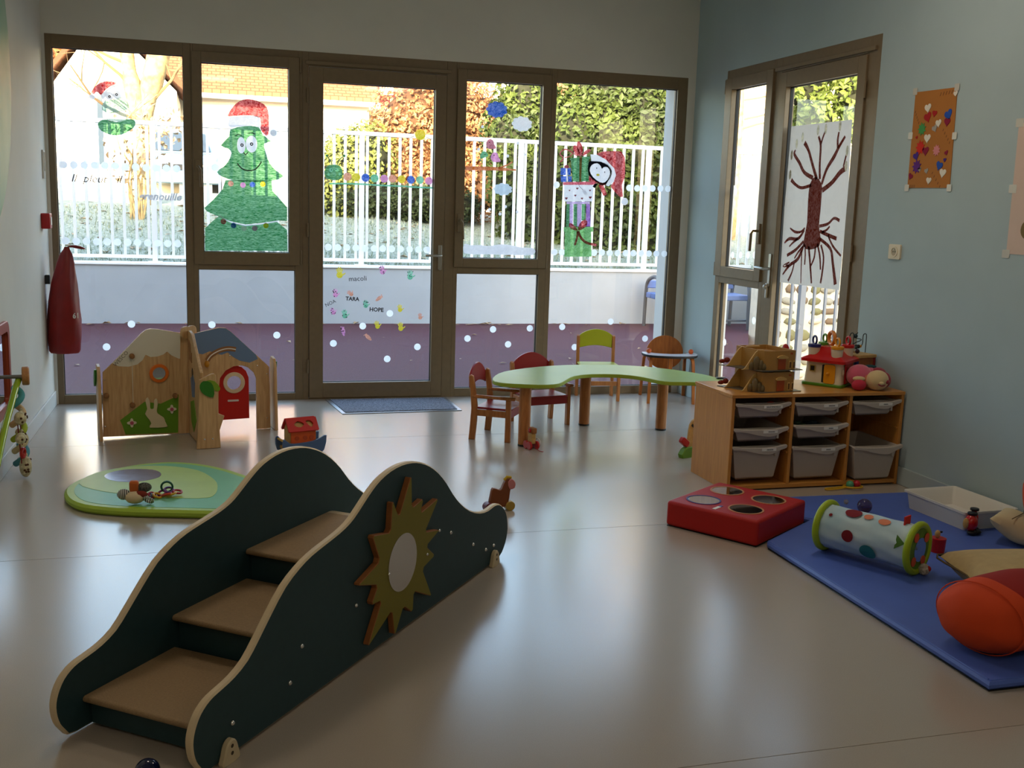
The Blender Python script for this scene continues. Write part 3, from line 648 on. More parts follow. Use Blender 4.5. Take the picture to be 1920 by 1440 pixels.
shrub('ivy_hedge', 'tall ivy hedge with sunlit yellow green leaves right of the fence', bl(iv2, 17.2, .75, .6, .8), 24000, .055, LI, 5)
iv3 = [(7.25, 12.3, 3.2, .35, .4, .5), (7.5, 12.3, 2.6, .4, .4, .4), (7.7, 12.3, 3.6, .5, .4, .5), (8.2, 12.3, 3.0, .6, .4, .6), (8.3, 12.3, 3.9, .6, .4, .5), (8.9, 12.3, 3.3, .6, .4, .7), (7.0, 12.4, 3.75, .4, .4, .3)]
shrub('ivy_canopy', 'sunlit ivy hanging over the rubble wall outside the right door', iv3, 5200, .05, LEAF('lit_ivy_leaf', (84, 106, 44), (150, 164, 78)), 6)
# rubble stone wall beyond the fence
sw = thing('stone_wall', 'pale rubble stone wall behind the grey bar fence', 'wall', (8.0, 11.5, -1.2))
obj('mortar', MB().box(6.52, 9.6, 11.5, 11.9, -1.2, 2.3), M('lime_mortar', (206, 198, 178), 0.9, var=.12, vs=10, bump=.5, bs=60), sw, True)
rs = random.Random(11); STN = [M('rubble_stone_%s' % k, c, 0.9, var=.25, vs=14) for k, c in (('pale', (196, 188, 166)), ('grey', (150, 146, 130)), ('mossy', (126, 122, 84)), ('brown', (120, 100, 74)))]
protos = []
for k in range(6):
    b = MB(); b.sph((0, 0, 0), (1, .5, .75), 8, 5); b.v = [Vector((q.x*rs.uniform(.8, 1.15), q.y, q.z*rs.uniform(.8, 1.15))) for q in b.v]
    me = bpy.data.meshes.new('stone'); me.from_pydata([tuple(q) for q in b.v], [], b.f); me.shade_smooth(); me.materials.append(STN[k % 4]); protos.append(me)
z = -1.0
while z < 2.2:
    x = 6.6+rs.uniform(0, .1); hh = rs.uniform(.05, .10)
    while x < 8.6:
        s = rs.uniform(.06, .12)
        if rs.random() < .85:
            o = bpy.data.objects.new('stone', protos[rs.randrange(6)]); link(o, sw); o.location = root_inv(sw) @ Vector((x, 11.5, z+hh)); o.scale = (s, .08, hh*1.1); o.rotation_euler = (0, rs.uniform(-.3, .3), 0)
        x += s*2.15
    z += hh*2.2
# trees
BARK = M('ivy_grown_bark', (150, 122, 82), 0.9, var=.3, vs=9, bump=1.0, bs=25, col2=(190, 166, 116))
def branch(b, p, d, L, r, depth, rr, up=0.15):
    pts = [Vector(p)]; d = Vector(d).normalized(); k = 5
    for i in range(k):
        d = (d+Vector((rr.gauss(0, .18), rr.gauss(0, .18), rr.gauss(0, .12)+up*.3))).normalized(); pts.append(pts[-1]+d*L/k)
    b.tube(pts, [r*(1-.7*i/k) for i in range(k+1)], 6 if depth > 1 else 4, caps=False)
    if depth > 0:
        for i in range(3 if depth > 1 else 4):
            q = pts[rr.randrange(2, k+1)]; dd = (d+Vector((rr.gauss(0, .8), rr.gauss(0, .5), rr.gauss(.1, .6)))).normalized(); branch(b, q, dd, L*rr.uniform(.45, .7), r*.4, depth-1, rr, up)
tr = thing('forked_tree', 'big forked tree trunk overgrown with dry creeper beyond the fence', 'tree', (-1.0, 19.0, lawn_z(-1, 19)-.05))
def pth(l, Y): return [(x, Y, z) for x, z in l]
b = MB(); b.tube(smooth(pth([(-1.116,1.229),(-1.104,1.712),(-1.072,2.265),(-1.13,2.763),(-1.223,3.254),(-1.298,3.696),(-1.321,4.137),(-1.343,4.574)], 20), 3, False), [.16]*6+[.15]*8+[.12]*8, 12); obj('trunk', b, BARK, tr, True)
b = MB(); b.tube(smooth(pth([(-1.101,2.537),(-1.01,2.996),(-0.902,3.453),(-0.786,3.908),(-0.651,4.451)], 20), 3, False), [.14]*5+[.19]*5+[.17]*3, 12); obj('bough', b, BARK, tr, True)
rr = random.Random(4); b = MB()
for (x, z), dx in zip([(-1.298,3.696),(-0.769,3.909),(-1.13,2.763),(-1.223,3.254),(-0.673,4.272),(-1.01,2.996)], (-1, 1, -1, -.6, .7, .9)): branch(b, (x, 20, z), (dx, -.2, .35), 1.6, .035, 2, rr)
obj('twigs', b, M('twig', (120, 96, 66), .9), tr, True)
sp = thing('sapling', 'thin leafy sapling stems growing in front of the forked tree', 'tree', (-1.05, 17.6, lawn_z(-1, 17.6)-.02)); b = MB()
for k in range(7):
    x0_ = -1.05+rr.uniform(-.12, .12); b.tube(smooth([(x0_, 17.6, lawn_z(-1, 17.6)-.05), (x0_+rr.uniform(-.1, .1), 17.6, 1.7), (x0_+rr.uniform(-.3, .3), 17.6+rr.uniform(-.2, .2), 2.4), (x0_+rr.uniform(-.6, .6), 17.6, 3.0)], 3, False), [.022]*3+[.015]*3+[.008]*4, 5)
obj('stems', b, BARK, sp, True)
v, f = leaves([(-1.05, 17.6, 2.1, .5, .4, .7), (-.6, 17.6, 2.5, .4, .3, .4)], 260, .05, 9, shell=.2); mb = MB(); mb.add(v, f); o = obj('foliage', mb, DEAD, sp, True, flat=True); o['kind'] = 'stuff'
bt_ = thing('bare_tree', 'bare winter tree with fine branches outside the narrow right window', 'tree', (10.6, 20.5, 0.3)); b = MB(); rr = random.Random(21)
b.tube([(10.6, 20.5, .2), (10.7, 20.5, 3), (10.6, 20.5, 5.4)], [.14, .11, .06], 8); obj('trunk', b, BARK, bt_, True)
b = MB()
for k in range(16): branch(b, (10.65, 20.5, 2.4+k*.2), (rr.choice((-1, 1)), rr.uniform(-.4, .4), .25), 2.2, .03, 2, rr, .05)
obj('branches', b, M('twig', (120, 96, 66)), bt_, True)
bt2 = thing('hillside_tree', 'dry brown tree above the roof at the top left', 'tree', (-5.2, 34, 1.5)); q = [(-4.306,5.275),(-3.941,5.522),(-3.502,5.775),(-4.251,4.832)]
v, f = leaves([(x, 34, z, 1.1, .8, .7) for x, z in q], 1500, .16, 12, shell=.2); mb = MB(); mb.add(v, f); o = obj('foliage', mb, LB, bt2, True, flat=True); o['kind'] = 'stuff'
obj('trunk', MB().cyl((q[0][0]-.3, 34, 1.5), (q[0][0]-.3, 34, q[0][1]), .2, .1), BARK, bt2, True)

# ================================================================ drawings on the glass
PXM = 0.00365
GB = WB.frame(GD); GR = WR.frame(GD)
INK = M('black_ink', (16, 16, 16), 0.6)
def drawing(name, label, cat, at, group=None, w='B'):
    return thing(name, label, cat, (at[0], YB-GD-0.001, at[1]) if w == 'B' else (XR-GD-0.001, at[0], at[1]), group=group)
def dr(root, name, loop, mat, lay=0, w='B', th=0.0006):
    o = obj(name, MB().sheet(loop, 0.0014+lay*0.0009, GB if w == 'B' else GR), mat, root, True, flat=True)
    return o
GREEN = PAINT('green_paint', (20, 150, 72), 0.30, 0.22, 0.9, 26, (1, 1, 7)); GREEN2 = PAINT('light_green_paint', (120, 190, 110), 0.25, 0.25, 0.5, 40)
REDP = PAINT('red_paint', (206, 40, 50), 0.28, 0.22, 0.8, 40); WHP = PAINT('white_paint', (232, 232, 236), 0.05, 0.35, 0.15, 40)
BLUP = PAINT('blue_paint', (24, 90, 200), 0.22, 0.22, 0.6, 50); YELP = PAINT('yellow_paint', (226, 206, 30), 0.15, 0.25, 0.4, 60)
PNKP = PAINT('pink_paint', (226, 150, 200), 0.2, 0.25, 0.4, 60); PEAP = PAINT('peach_paint', (232, 160, 130), 0.2, 0.25, 0.5, 60); MINP = PAINT('mint_paint', (120, 205, 165), 0.3, 0.25, 0.5, 60)
PURP = PAINT('purple_paint', (168, 116, 206), 0.2, 0.25, 0.5, 40); ORAP = PAINT('orange_paint', (206, 110, 40), 0.2, 0.25, 0.6, 30); BRNP = PAINT('brown_red_paint', (130, 48, 30), 0.05, 0.5, 0.4, 40); TEAP = PAINT('pale_teal_paint', (150, 190, 176), 0.3, 0.3, 0.6, 60)
def C(p, r, n=20, ry=None): return disc(p[0], p[1], r, n, ry)

# painted fir tree with a face
T = [(0.25,1.092)][0]; k = PXM/4.722
t = drawing('window_painting', 'green painted fir tree with a smiling face and red hat on the glass', 'window painting', T)
_bb = [C(p_, 25*k) for p_ in [(0.155,1.562),(0.239,1.555),(0.304,1.561),(0.377,1.566),(0.101,1.294),(0.171,1.268),(0.243,1.25),(0.318,1.252),(0.396,1.273)]]
dr(t, 'lower_tier', [[(-0.028,1.086),(-0.025,1.243),(0.018,1.288),(0.073,1.333),(0.142,1.292),(0.251,1.269),(0.378,1.284),(0.473,1.303),(0.545,1.246),(0.549,1.095)]], GREEN, 0)
dr(t, 'middle_tier', [[(0.119,1.585),(0.098,1.52),(0.036,1.447),(-0.027,1.386),(-0.012,1.363),(0.042,1.34),(0.142,1.3),(0.251,1.278),(0.378,1.294),(0.489,1.313),(0.545,1.31),(0.546,1.407),(0.49,1.47),(0.443,1.524),(0.439,1.594)]]+_bb[:4], GREEN, 1)
_eyes = [C(p_, a_*k, 20, b_*k) for p_, a_, b_ in zip([(0.23,1.832),(0.301,1.843)], (38, 52), (74, 76))]
dr(t, 'upper_tier', [smooth([(0.158,1.937),(0.149,1.89),(0.091,1.825),(0.141,1.804),(0.163,1.774),(0.14,1.718),(0.108,1.678),(0.062,1.641),(0.1,1.607),(0.192,1.583),(0.317,1.583),(0.443,1.592),(0.523,1.627),(0.475,1.661),(0.428,1.714),(0.397,1.792),(0.39,1.851),(0.437,1.869),(0.382,1.909),(0.351,1.962),(0.258,1.966)], 2)]+_eyes, GREEN, 2)
dr(t, 'hat', smooth([(0.14,2.037),(0.175,2.093),(0.221,2.134),(0.276,2.152),(0.337,2.144),(0.392,2.12),(0.419,2.075),(0.422,1.997),(0.418,1.911),(0.386,1.917),(0.363,1.955),(0.36,2.029),(0.259,2.039),(0.155,2.026)], 2), REDP, 2)
dr(t, 'hat_band', [(0.155,2.026),(0.139,1.975),(0.158,1.949),(0.204,1.959),(0.336,1.973),(0.359,1.955),(0.36,2.029),(0.337,2.04)], WHP, 3)
pp = [(0.453,1.928),(0.23,1.832),(0.301,1.843),(0.235,1.833),(0.301,1.843),(0.256,1.782)]
dr(t, 'pompom', C(pp[0], 28*k), WHP, 2)
for i, (rx, ry) in ((1, (38, 74)), (2, (52, 76))): dr(t, 'eye', C(pp[i], rx*k, 20, ry*k), WHP, 3)
for i in (3, 4): dr(t, 'pupil', [C(pp[i], 15*k), C(pp[i], 6*k)], INK, 4)
for q in ([(0.188,1.894),(0.211,1.905),(0.234,1.9)], [(0.273,1.916),(0.301,1.921),(0.328,1.913)]): dr(t, 'eyebrow', ribbon(smooth(q, 3, False), 7*k), INK, 3)
dr(t, 'mouth', ribbon(smooth([(0.201,1.705),(0.232,1.671),(0.282,1.657),(0.333,1.675),(0.369,1.724)], 4, False), 10*k), INK, 3)
dr(t, 'nose', ribbon([(0.245,1.785),(0.258,1.766),(0.276,1.785)], 10*k), INK, 3)
dr(t, 'garland', ribbon(smooth([(0.073,1.337),(0.142,1.296),(0.251,1.272),(0.378,1.288),(0.481,1.309)], 4, False), 13*k), WHP, 3)
for p, m in zip([(0.155,1.562),(0.239,1.555),(0.304,1.561),(0.377,1.566),(0.101,1.294),(0.171,1.268),(0.243,1.25),(0.318,1.252),(0.396,1.273)], (PEAP, PNKP, BLUP, YELP, REDP, BLUP, WHP, PNKP, YELP)): dr(t, 'bauble', C(p, 25*k), m, 3)

# painted frog on a lily pad
k = PXM/7.385
t = drawing('window_painting', 'painted frog in a red hat on a green lily pad', 'window painting', [(-0.598,1.86)][0])
dr(t, 'lily_pad', smooth([(-0.717,1.924),(-0.702,1.951),(-0.665,1.962),(-0.596,1.949),(-0.525,1.972),(-0.488,1.971),(-0.474,1.95),(-0.489,1.916),(-0.537,1.88),(-0.598,1.86),(-0.645,1.865),(-0.695,1.886)], 2), GREEN, 0)
dr(t, 'body', smooth([(-0.666,2.089),(-0.685,2.05),(-0.682,2.021),(-0.64,2.007),(-0.58,2.017),(-0.524,2.035),(-0.513,2.064),(-0.531,2.097),(-0.558,2.119),(-0.615,2.097)], 2), TEAP, 1)
dr(t, 'legs', smooth([(-0.65,2.009),(-0.664,1.984),(-0.658,1.96),(-0.633,1.945),(-0.621,1.953),(-0.579,1.952),(-0.554,1.958),(-0.525,1.972),(-0.529,1.996),(-0.557,2.018)], 2), PAINT('pale_green_paint', (206, 226, 206), .4, .3, .4), 2)
dr(t, 'hat', smooth([(-0.749,2.132),(-0.732,2.171),(-0.694,2.202),(-0.648,2.219),(-0.611,2.216),(-0.588,2.206),(-0.631,2.182),(-0.668,2.151),(-0.69,2.123),(-0.706,2.139),(-0.721,2.143),(-0.733,2.128)], 2), REDP, 1)
dr(t, 'hat_band', smooth([(-0.69,2.123),(-0.664,2.151),(-0.626,2.182),(-0.589,2.203),(-0.573,2.185),(-0.612,2.178),(-0.65,2.147),(-0.675,2.093)], 2), WHP, 2)
pp = [(-0.749,2.106),(-0.637,2.122),(-0.587,2.131),(-0.636,2.116),(-0.591,2.132)]
dr(t, 'pompom', C(pp[0], 38*k), WHP, 1)
for i in (1, 2): dr(t, 'eye', [C(pp[i], 56*k)], WHP, 3)
for i in (3, 4): dr(t, 'pupil', [C(pp[i], 18*k), C(pp[i], 7*k)], INK, 4)
def gtext(s, at, size, mat, parent, ang=0.0, w='B', lay=5, shear=0.0, bold=0.0, name='lettering'):
    d = GD+0.0014+lay*0.0007; c, sn = math.cos(ang), math.sin(ang)
    if w == 'B': m = frame_m((at[0], YB-d, at[1]), (c, 0, sn), (-sn, 0, c), (0, -1, 0))
    else: m = frame_m((XR-d, at[0], at[1]), (0, -c, sn), (0, sn, c), (-1, 0, 0))
    text(s, size, mat, parent, root_inv(parent) @ m, name, shear=shear, bold=bold)
t = drawing('window_lettering', 'dark handwritten words on the glass below the frog', 'lettering', [(-0.707,1.528)][0]); gtext('Il  pleut   il', [(-0.74,1.56)][0], 0.075, INK, t, shear=.3)
t = drawing('window_lettering', 'white handwritten word on the glass in front of the parked car', 'lettering', [(-0.361,1.42)][0]); gtext('grenouille', [(-0.325,1.454)][0], 0.07, WHP, t, shear=.3, bold=.002)

# painted caterpillar and sun
k = PXM/8.727
t = drawing('window_painting', 'painted caterpillar with green head and coloured round segments on the door glass', 'window painting', [(1.209,1.572)][0])
_ey = [C(p_, r_*k) for p_, r_ in zip([(0.86,1.685),(0.902,1.689),(0.843,1.653),(0.924,1.658)], (34, 34, 24, 24))]
dr(t, 'head', [smooth([(0.814,1.671),(0.83,1.707),(0.856,1.721),(0.904,1.723),(0.933,1.706),(0.944,1.672),(0.938,1.632),(0.905,1.614),(0.852,1.616),(0.823,1.628)], 2)]+_ey, GREEN, 0)
for q in ([(0.867,1.721),(0.86,1.747),(0.843,1.768),(0.83,1.787)], [(0.906,1.723),(0.915,1.749),(0.933,1.772),(0.955,1.791)]): dr(t, 'antenna', ribbon(smooth(q, 3, False), 16*k), PAINT('dark_green_paint', (20, 70, 50), .1), 0)
pp = [(0.83,1.786),(0.955,1.79),(0.86,1.685),(0.902,1.689),(0.864,1.686),(0.896,1.69),(0.843,1.653),(0.924,1.658),(0.98,1.642),(1.044,1.64),(1.112,1.639),(1.178,1.638),(1.249,1.637),(1.311,1.64),(1.379,1.638),(1.449,1.637),(1.517,1.638),(1.584,1.634)]
for i in (0, 1): dr(t, 'feeler_tip', C(pp[i], 22*k), GREEN, 1)
for i in (2, 3): dr(t, 'eye', C(pp[i], 34*k), MINP, 1)
for i in (4, 5): dr(t, 'pupil', C(pp[i], 9*k), INK, 2)
for i in (6, 7): dr(t, 'cheek', C(pp[i], 24*k), MINP, 1)
for i, m in zip(range(8, 18), (PEAP, YELP, BLUP, MINP, PNKP, PEAP, YELP, BLUP, MINP, PNKP)): dr(t, 'segment', C(pp[i], 70*k, 24), m, 0)
dr(t, 'stem', ribbon(smooth([(0.847,1.587),(0.958,1.591),(1.092,1.592),(1.227,1.588),(1.364,1.588),(1.501,1.584),(1.617,1.584)], 3, False), 28*k), MINP, 0)
t = drawing('window_painting', 'yellow painted sun on the upper right of the door glass', 'window painting', [(1.515,1.925)][0])
p = [(1.514,1.967)][0]; dr(t, 'disc', C(p, 94*k, 28), YELP, 0)
for i in range(10):
    a = 2*PI*i/10+.3; dr(t, 'ray', ribbon([(p[0]+math.cos(a)*115*k, p[1]+math.sin(a)*115*k), (p[0]+math.cos(a)*180*k, p[1]+math.sin(a)*180*k)], 10*k), PAINT('ray_paint', (150, 130, 40), .2), 0)

# hand prints and names on the door glass
def handloops(c, s, a, foot=False):
    R_ = lambda x, y: (c[0]+s*(x*math.cos(a)-y*math.sin(a)), c[1]+s*(x*math.sin(a)+y*math.cos(a)))
    if foot: return [[R_(.42*math.cos(2*PI*i/18)*(1+.25*math.sin(2*PI*i/18)), .95*math.sin(2*PI*i/18)) for i in range(18)]]+[[R_(-.34+.17*j+.11*math.cos(2*PI*i/8), 1.12-.05*j+.11*math.sin(2*PI*i/8)) for i in range(8)] for j in range(5)]
    L = [[R_(.50*math.cos(2*PI*i/16), -.25+.52*math.sin(2*PI*i/16)) for i in range(16)]]
    for x, y, fa, l in ((-.38, .45, .30, .36), (-.14, .62, .10, .42), (.12, .62, -.10, .42), (.36, .46, -.30, .34), (.66, -.12, -.95, .34)):
        L.append([R_(x+.11*math.cos(2*PI*i/10)*math.cos(fa)-l*math.sin(2*PI*i/10)*math.sin(fa), y+.11*math.cos(2*PI*i/10)*math.sin(fa)+l*math.sin(2*PI*i/10)*math.cos(fa)) for i in range(10)])
    return L
k = PXM/7.385
HP = [(0.926,0.937),(1.243,0.963),(1.454,0.928),(0.895,0.787),(1.007,0.788),(1.121,0.708),(1.218,0.752),(1.38,0.677),(0.879,0.653),(0.965,0.632),(1.536,0.617),(0.955,0.502),(1.209,0.551),(1.388,0.537),(1.144,0.458)]
HS = (95, 80, 85, 75, 60, 70, 62, 68, 66, 78, 58, 70, 72, 78, 66); HA = (0, .2, 0, .1, .9, .1, -.9, .1, .5, .1, .1, .2, .3, .1, .8)
HM = (YELP, PNKP, MINP, PNKP, PEAP, MINP, PEAP, YELP, PNKP, MINP, PEAP, PNKP, YELP, YELP, PEAP)
HL = ('large yellow hand print at the top left of the door glass', 'pink hand print at the top middle of the door glass', 'mint green hand print at the top right of the door glass', 'speckled pink hand print above the name NOA',
      'peach hand print above the name TARA', 'mint green hand print left of the name HOPE', 'slanted peach foot print above the name HOPE', 'small yellow hand print right of the name HOPE', 'pink hand print below the name NOA',
      'mint green hand print just above the burgundy ground, below the name TARA', 'peach hand print at the far right of the door glass', 'pink foot print low on the left of the door glass', 'yellow green hand print low in the middle of the door glass', 'yellow hand print low on the right of the door glass', 'lowest peach foot print on the door glass')
for i, (p, s, a, m, lb) in enumerate(zip(HP, HS, HA, HM, HL)):
    t = drawing('hand_print' if i not in (6, 11, 14) else 'foot_print', lb, 'print', (p[0], p[1]-s*k), 'children prints on the door glass'); lp = handloops(p, s*k, a, i in (6, 11, 14)); b = MB()
    dr(t, 'palm', lp[0], m, 0); 
    for q in lp[1:]: dr(t, 'finger' if i not in (6, 11, 14) else 'toe', q, m, 1)
    if m in (PNKP, MINP):
        rr = random.Random(i)
        for j in range(9): dr(t, 'ink_speck', C((p[0]+rr.uniform(-.5, .5)*s*k, p[1]+rr.uniform(-.6, .8)*s*k), rr.uniform(5, 10)*k, 6), INK, 2)
for s_, lb, q, sz, a in (('macoli', 'faint handwritten name beside the large yellow hand print', (670, 315), 105, 0.05), ('TARA', 'handwritten name TARA in thick black letters', (595, 595), 80, -.05), ('NOA', 'slanted handwritten name NOA in thin black letters', (292, 655), 75, .45), ('HOPE', 'handwritten name HOPE in black letters', (930, 745), 85, -.05)):
    p = {(670, 315): [(1.06,0.899)], (595, 595): [(1.021,0.748)], (292, 655): [(0.859,0.715)], (930, 745): [(1.202,0.668)]}[q][0]
    t = drawing('painted_name', lb, 'lettering', (p[0], p[1]-sz*k/2), 'names on the door glass'); gtext(s_, p, sz*k, INK, t, a, bold=.0012 if s_ in ('TARA', 'HOPE') else 0)

# clouds, birds, branch and snow on the fourth window
k = PXM/4
pp = [(2.094,2.179),(2.294,2.084),(2.159,1.592),(2.05,1.924),(2.004,1.832),(2.089,1.829)]
for i, (rx, ry, m, lb) in enumerate(((86, 62, BLUP, 'bright blue painted cloud on the glass'), (84, 58, WHP, 'white painted cloud right of the blue one'), (78, 48, PAINT('pale_blue_paint', (196, 212, 224), .1, .3, .2), 'pale blue white painted cloud below the painted branch'))):
    t = drawing('window_painting', lb, 'window painting', (pp[i][0], pp[i][1]-ry*k), 'painted clouds'); dr(t, 'cloud_shape', cloud(pp[i][0], pp[i][1], rx*k, ry*k), m, 0)
t = drawing('window_painting', 'brown painted branch with three little birds', 'window painting', [(2.059,1.717)][0])
dr(t, 'branch', ribbon(smooth([(1.863,1.739),(1.965,1.74),(2.069,1.743),(2.173,1.742),(2.258,1.74)], 3, False), [34*k, 34*k]+[32*k]*4+[28*k]*4+[14*k]*3), ORAP, 0)
dr(t, 'twig', ribbon([(2.121,1.75),(2.183,1.772),(2.229,1.799)], 12*k), ORAP, 1)
for i, m in ((3, PAINT('dusty_pink_paint', (196, 110, 130), .2)), (4, PAINT('bird_green_paint', (90, 170, 120), .2)), (5, PNKP)):
    p = pp[i]; s = 40*k; e = -1 if i == 4 else 1
    dr(t, 'bird', smooth([(p[0]-s*.9, p[1]-s*.1), (p[0]-s*.6, p[1]+s*.7), (p[0], p[1]+s*1.0), (p[0]+s*.6, p[1]+s*.7), (p[0]+s*.8, p[1]), (p[0]+e*s*1.3, p[1]-s*.8), (p[0]+s*.3, p[1]-s), (p[0]-s*.5, p[1]-s*.9)], 2), m, 1)
    dr(t, 'eye', C((p[0]-e*s*.2, p[1]+s*.35), 5*k, 8), INK, 2)
t = drawing('window_painting', 'white painted snow along the bottom of the upper window', 'window painting', [(2.141,1.092)][0])
dr(t, 'snow_shape', smooth([(1.869,1.102),(1.87,1.175),(1.917,1.163),(1.98,1.167),(2.064,1.161),(2.159,1.177),(2.245,1.17),(2.331,1.154),(2.423,1.151),(2.419,1.1),(2.247,1.097),(2.035,1.097)], 2), WHP, 0)
t = drawing('window_painting', 'small white painted snow flakes around the birds', 'window painting', [(2.142,1.401)][0])
for p in [(2.267,1.942),(2.326,1.858),(2.189,1.842),(1.961,1.881),(2.142,1.406),(2.059,1.438),(2.279,1.425),(2.184,1.462),(1.987,2.048)]: dr(t, 'snow_flake', C(p, 13*k, 10), WHP, 0)

# gift boxes and penguin
k = PXM/6.26
t = drawing('window_painting', 'painted stack of gift boxes with a penguin in a red hat', 'window painting', [(2.787,1.093)][0])
def pc(name, l, m, lay=0, sm=0): dr(t, name, smooth(l, sm) if sm else l, m, lay)
pc('gift_box', [(2.67,1.284),(2.888,1.289),(2.901,1.095),(2.674,1.091)], GREEN2); pc('gift_lid', [(2.658,1.32),(2.904,1.328),(2.903,1.289),(2.661,1.284)], GREEN2, 1)
LIL = PAINT('lilac_paint', (206, 180, 226), .2)
pc('gift_lid', [(2.674,1.515),(2.867,1.521),(2.868,1.504),(2.675,1.498)], LIL)
for l in ([(2.701,1.498),(2.731,1.499),(2.735,1.327),(2.706,1.326)], [(2.762,1.5),(2.798,1.501),(2.804,1.329),(2.769,1.328)]): pc('gift_stripe', l, LIL, 1)
for l, m in (([(2.675,1.497),(2.699,1.498),(2.705,1.326),(2.677,1.325)], GREEN), ([(2.732,1.499),(2.76,1.5),(2.768,1.328),(2.737,1.327)], GREEN), ([(2.8,1.501),(2.831,1.502),(2.833,1.376),(2.803,1.375)], GREEN), ([(2.838,1.502),(2.868,1.503),(2.879,1.331),(2.84,1.33)], PURP)): pc('gift_stripe', l, m, 1)
pc('gift_box', [(2.648,1.644),(2.893,1.651),(2.895,1.525),(2.652,1.516)], WHP); pc('gift_lid', [(2.639,1.663),(2.909,1.677),(2.907,1.653),(2.641,1.642)], PAINT('rose_paint', (214, 84, 104), .15), 1)
for p, r in zip([(2.695,1.602),(2.758,1.619),(2.863,1.608),(2.744,1.565),(2.671,1.541),(2.8,1.544),(2.868,1.554)], (13, 18, 15, 17, 21, 18, 22)): pc('heart', heart(p[0], p[1], r*k, .1), PAINT('dark_red_paint', (140, 26, 40), .1), 1)
pc('gift_tag', [(2.796,1.604),(2.813,1.616),(2.843,1.583),(2.826,1.569)], WHP, 2); pc('tag_string', ribbon([(2.762,1.668),(2.774,1.636),(2.803,1.611)], 5*k), INK, 2)
pc('gift_box', [(2.695,1.837),(2.842,1.846),(2.849,1.678),(2.72,1.67)], GREEN); pc('gift_lid', [(2.687,1.846),(2.851,1.869),(2.85,1.846),(2.689,1.833)], GREEN, 1); pc('gift_ribbon', [(2.765,1.859),(2.786,1.862),(2.786,1.674),(2.771,1.673)], ORAP, 2)
[pc('gift_box', l, BLUP, 2) for l in ([(2.614,1.769),(2.657,1.771),(2.659,1.718),(2.617,1.716)], [(2.67,1.771),(2.697,1.772),(2.699,1.719),(2.674,1.718)], [(2.617,1.708),(2.663,1.71),(2.666,1.666),(2.623,1.664)], [(2.676,1.71),(2.708,1.711),(2.709,1.669),(2.68,1.668)])]; pc('gift_ribbon', ribbon([(2.663,1.771),(2.673,1.668)], 18*k), WHP, 3)
pc('bow', [(2.644,1.77),(2.645,1.788),(2.662,1.795),(2.68,1.789),(2.681,1.772),(2.662,1.768)], PAINT('dark_red_paint', (140, 26, 40)), 3)
for l in ([(2.774,1.866),(2.744,1.913),(2.74,1.964),(2.755,1.979),(2.781,1.947),(2.789,1.902)], [(2.771,1.866),(2.724,1.886),(2.707,1.93),(2.725,1.947),(2.751,1.926)], [(2.788,1.866),(2.797,1.896),(2.831,1.92),(2.856,1.918),(2.839,1.895)]): pc('bow', l, REDP, 3, 2)
pc('bow_tail', ribbon(smooth([(2.743,1.868),(2.7,1.892),(2.651,1.912),(2.613,1.894),(2.607,1.868),(2.629,1.853),(2.626,1.827),(2.606,1.817)], 3, False), 16*k), REDP, 3)
pc('bow_tail', ribbon(smooth([(2.71,1.889),(2.687,1.862),(2.643,1.849)], 3, False), 12*k), REDP, 3)
for l in ([(2.775,1.295),(2.718,1.307),(2.699,1.339),(2.716,1.353),(2.752,1.327)], [(2.778,1.295),(2.787,1.348),(2.824,1.382),(2.853,1.366),(2.837,1.323)]): pc('bow', l, REDP, 3, 2)
pc('bow_tail', ribbon(smooth([(2.779,1.292),(2.798,1.249),(2.85,1.204),(2.936,1.186)], 3, False), 34*k), REDP, 3); pc('bow_tail', ribbon(smooth([(2.776,1.292),(2.772,1.242),(2.755,1.182)], 3, False), 30*k), REDP, 3)
BLKP = PAINT('black_paint', (14, 14, 18), 0, .5, 0)
_face = smooth([(2.853,1.759),(2.868,1.802),(2.913,1.818),(2.942,1.798),(2.954,1.776),(2.968,1.79),(2.999,1.791),(3.022,1.759),(3.017,1.716),(2.984,1.675),(2.941,1.674),(2.883,1.711)], 2)
pc('penguin_head', [smooth([(2.841,1.82),(2.877,1.833),(2.941,1.83),(3.002,1.809),(3.038,1.763),(3.029,1.714),(2.994,1.666),(2.964,1.65),(2.906,1.676),(2.846,1.726)], 2), _face], BLKP, 1)
pc('penguin_face', _face, WHP, 2)
pc('hat_band', [(2.854,1.882),(2.903,1.884),(2.982,1.849),(3.057,1.783),(3.074,1.732),(3.055,1.679),(3.014,1.644),(2.992,1.653),(3.018,1.703),(3.033,1.763),(2.999,1.807),(2.941,1.831),(2.863,1.831)], WHP, 2)
pc('hat', [(2.903,1.888),(2.951,1.909),(3.05,1.917),(3.107,1.916),(3.141,1.872),(3.148,1.807),(3.149,1.721),(3.127,1.661),(3.141,1.57),(3.118,1.564),(3.066,1.607),(3.032,1.645),(3.055,1.679),(3.074,1.732),(3.057,1.783),(2.982,1.849)], REDP, 1)
pp = [(3.156,1.532),(2.91,1.78),(2.978,1.752),(2.923,1.729)]; pc('pompom', C(pp[0], 50*k), WHP, 2)
for i in (1, 2): pc('eye', C(pp[i], 6*k, 10, 12*k), INK, 3)
pc('beak', C(pp[3], 24*k, 14, 15*k), YELP, 3)
pc('scarf', [(2.851,1.72),(2.906,1.681),(2.991,1.663),(2.985,1.65),(2.899,1.67),(2.849,1.681)], REDP, 2); pc('scarf_tail', [(2.93,1.651),(2.971,1.656),(3.006,1.582),(2.978,1.568)], REDP, 2); pc('wing', [(2.883,1.638),(2.899,1.661),(2.929,1.665),(2.901,1.627)], BLKP, 2)

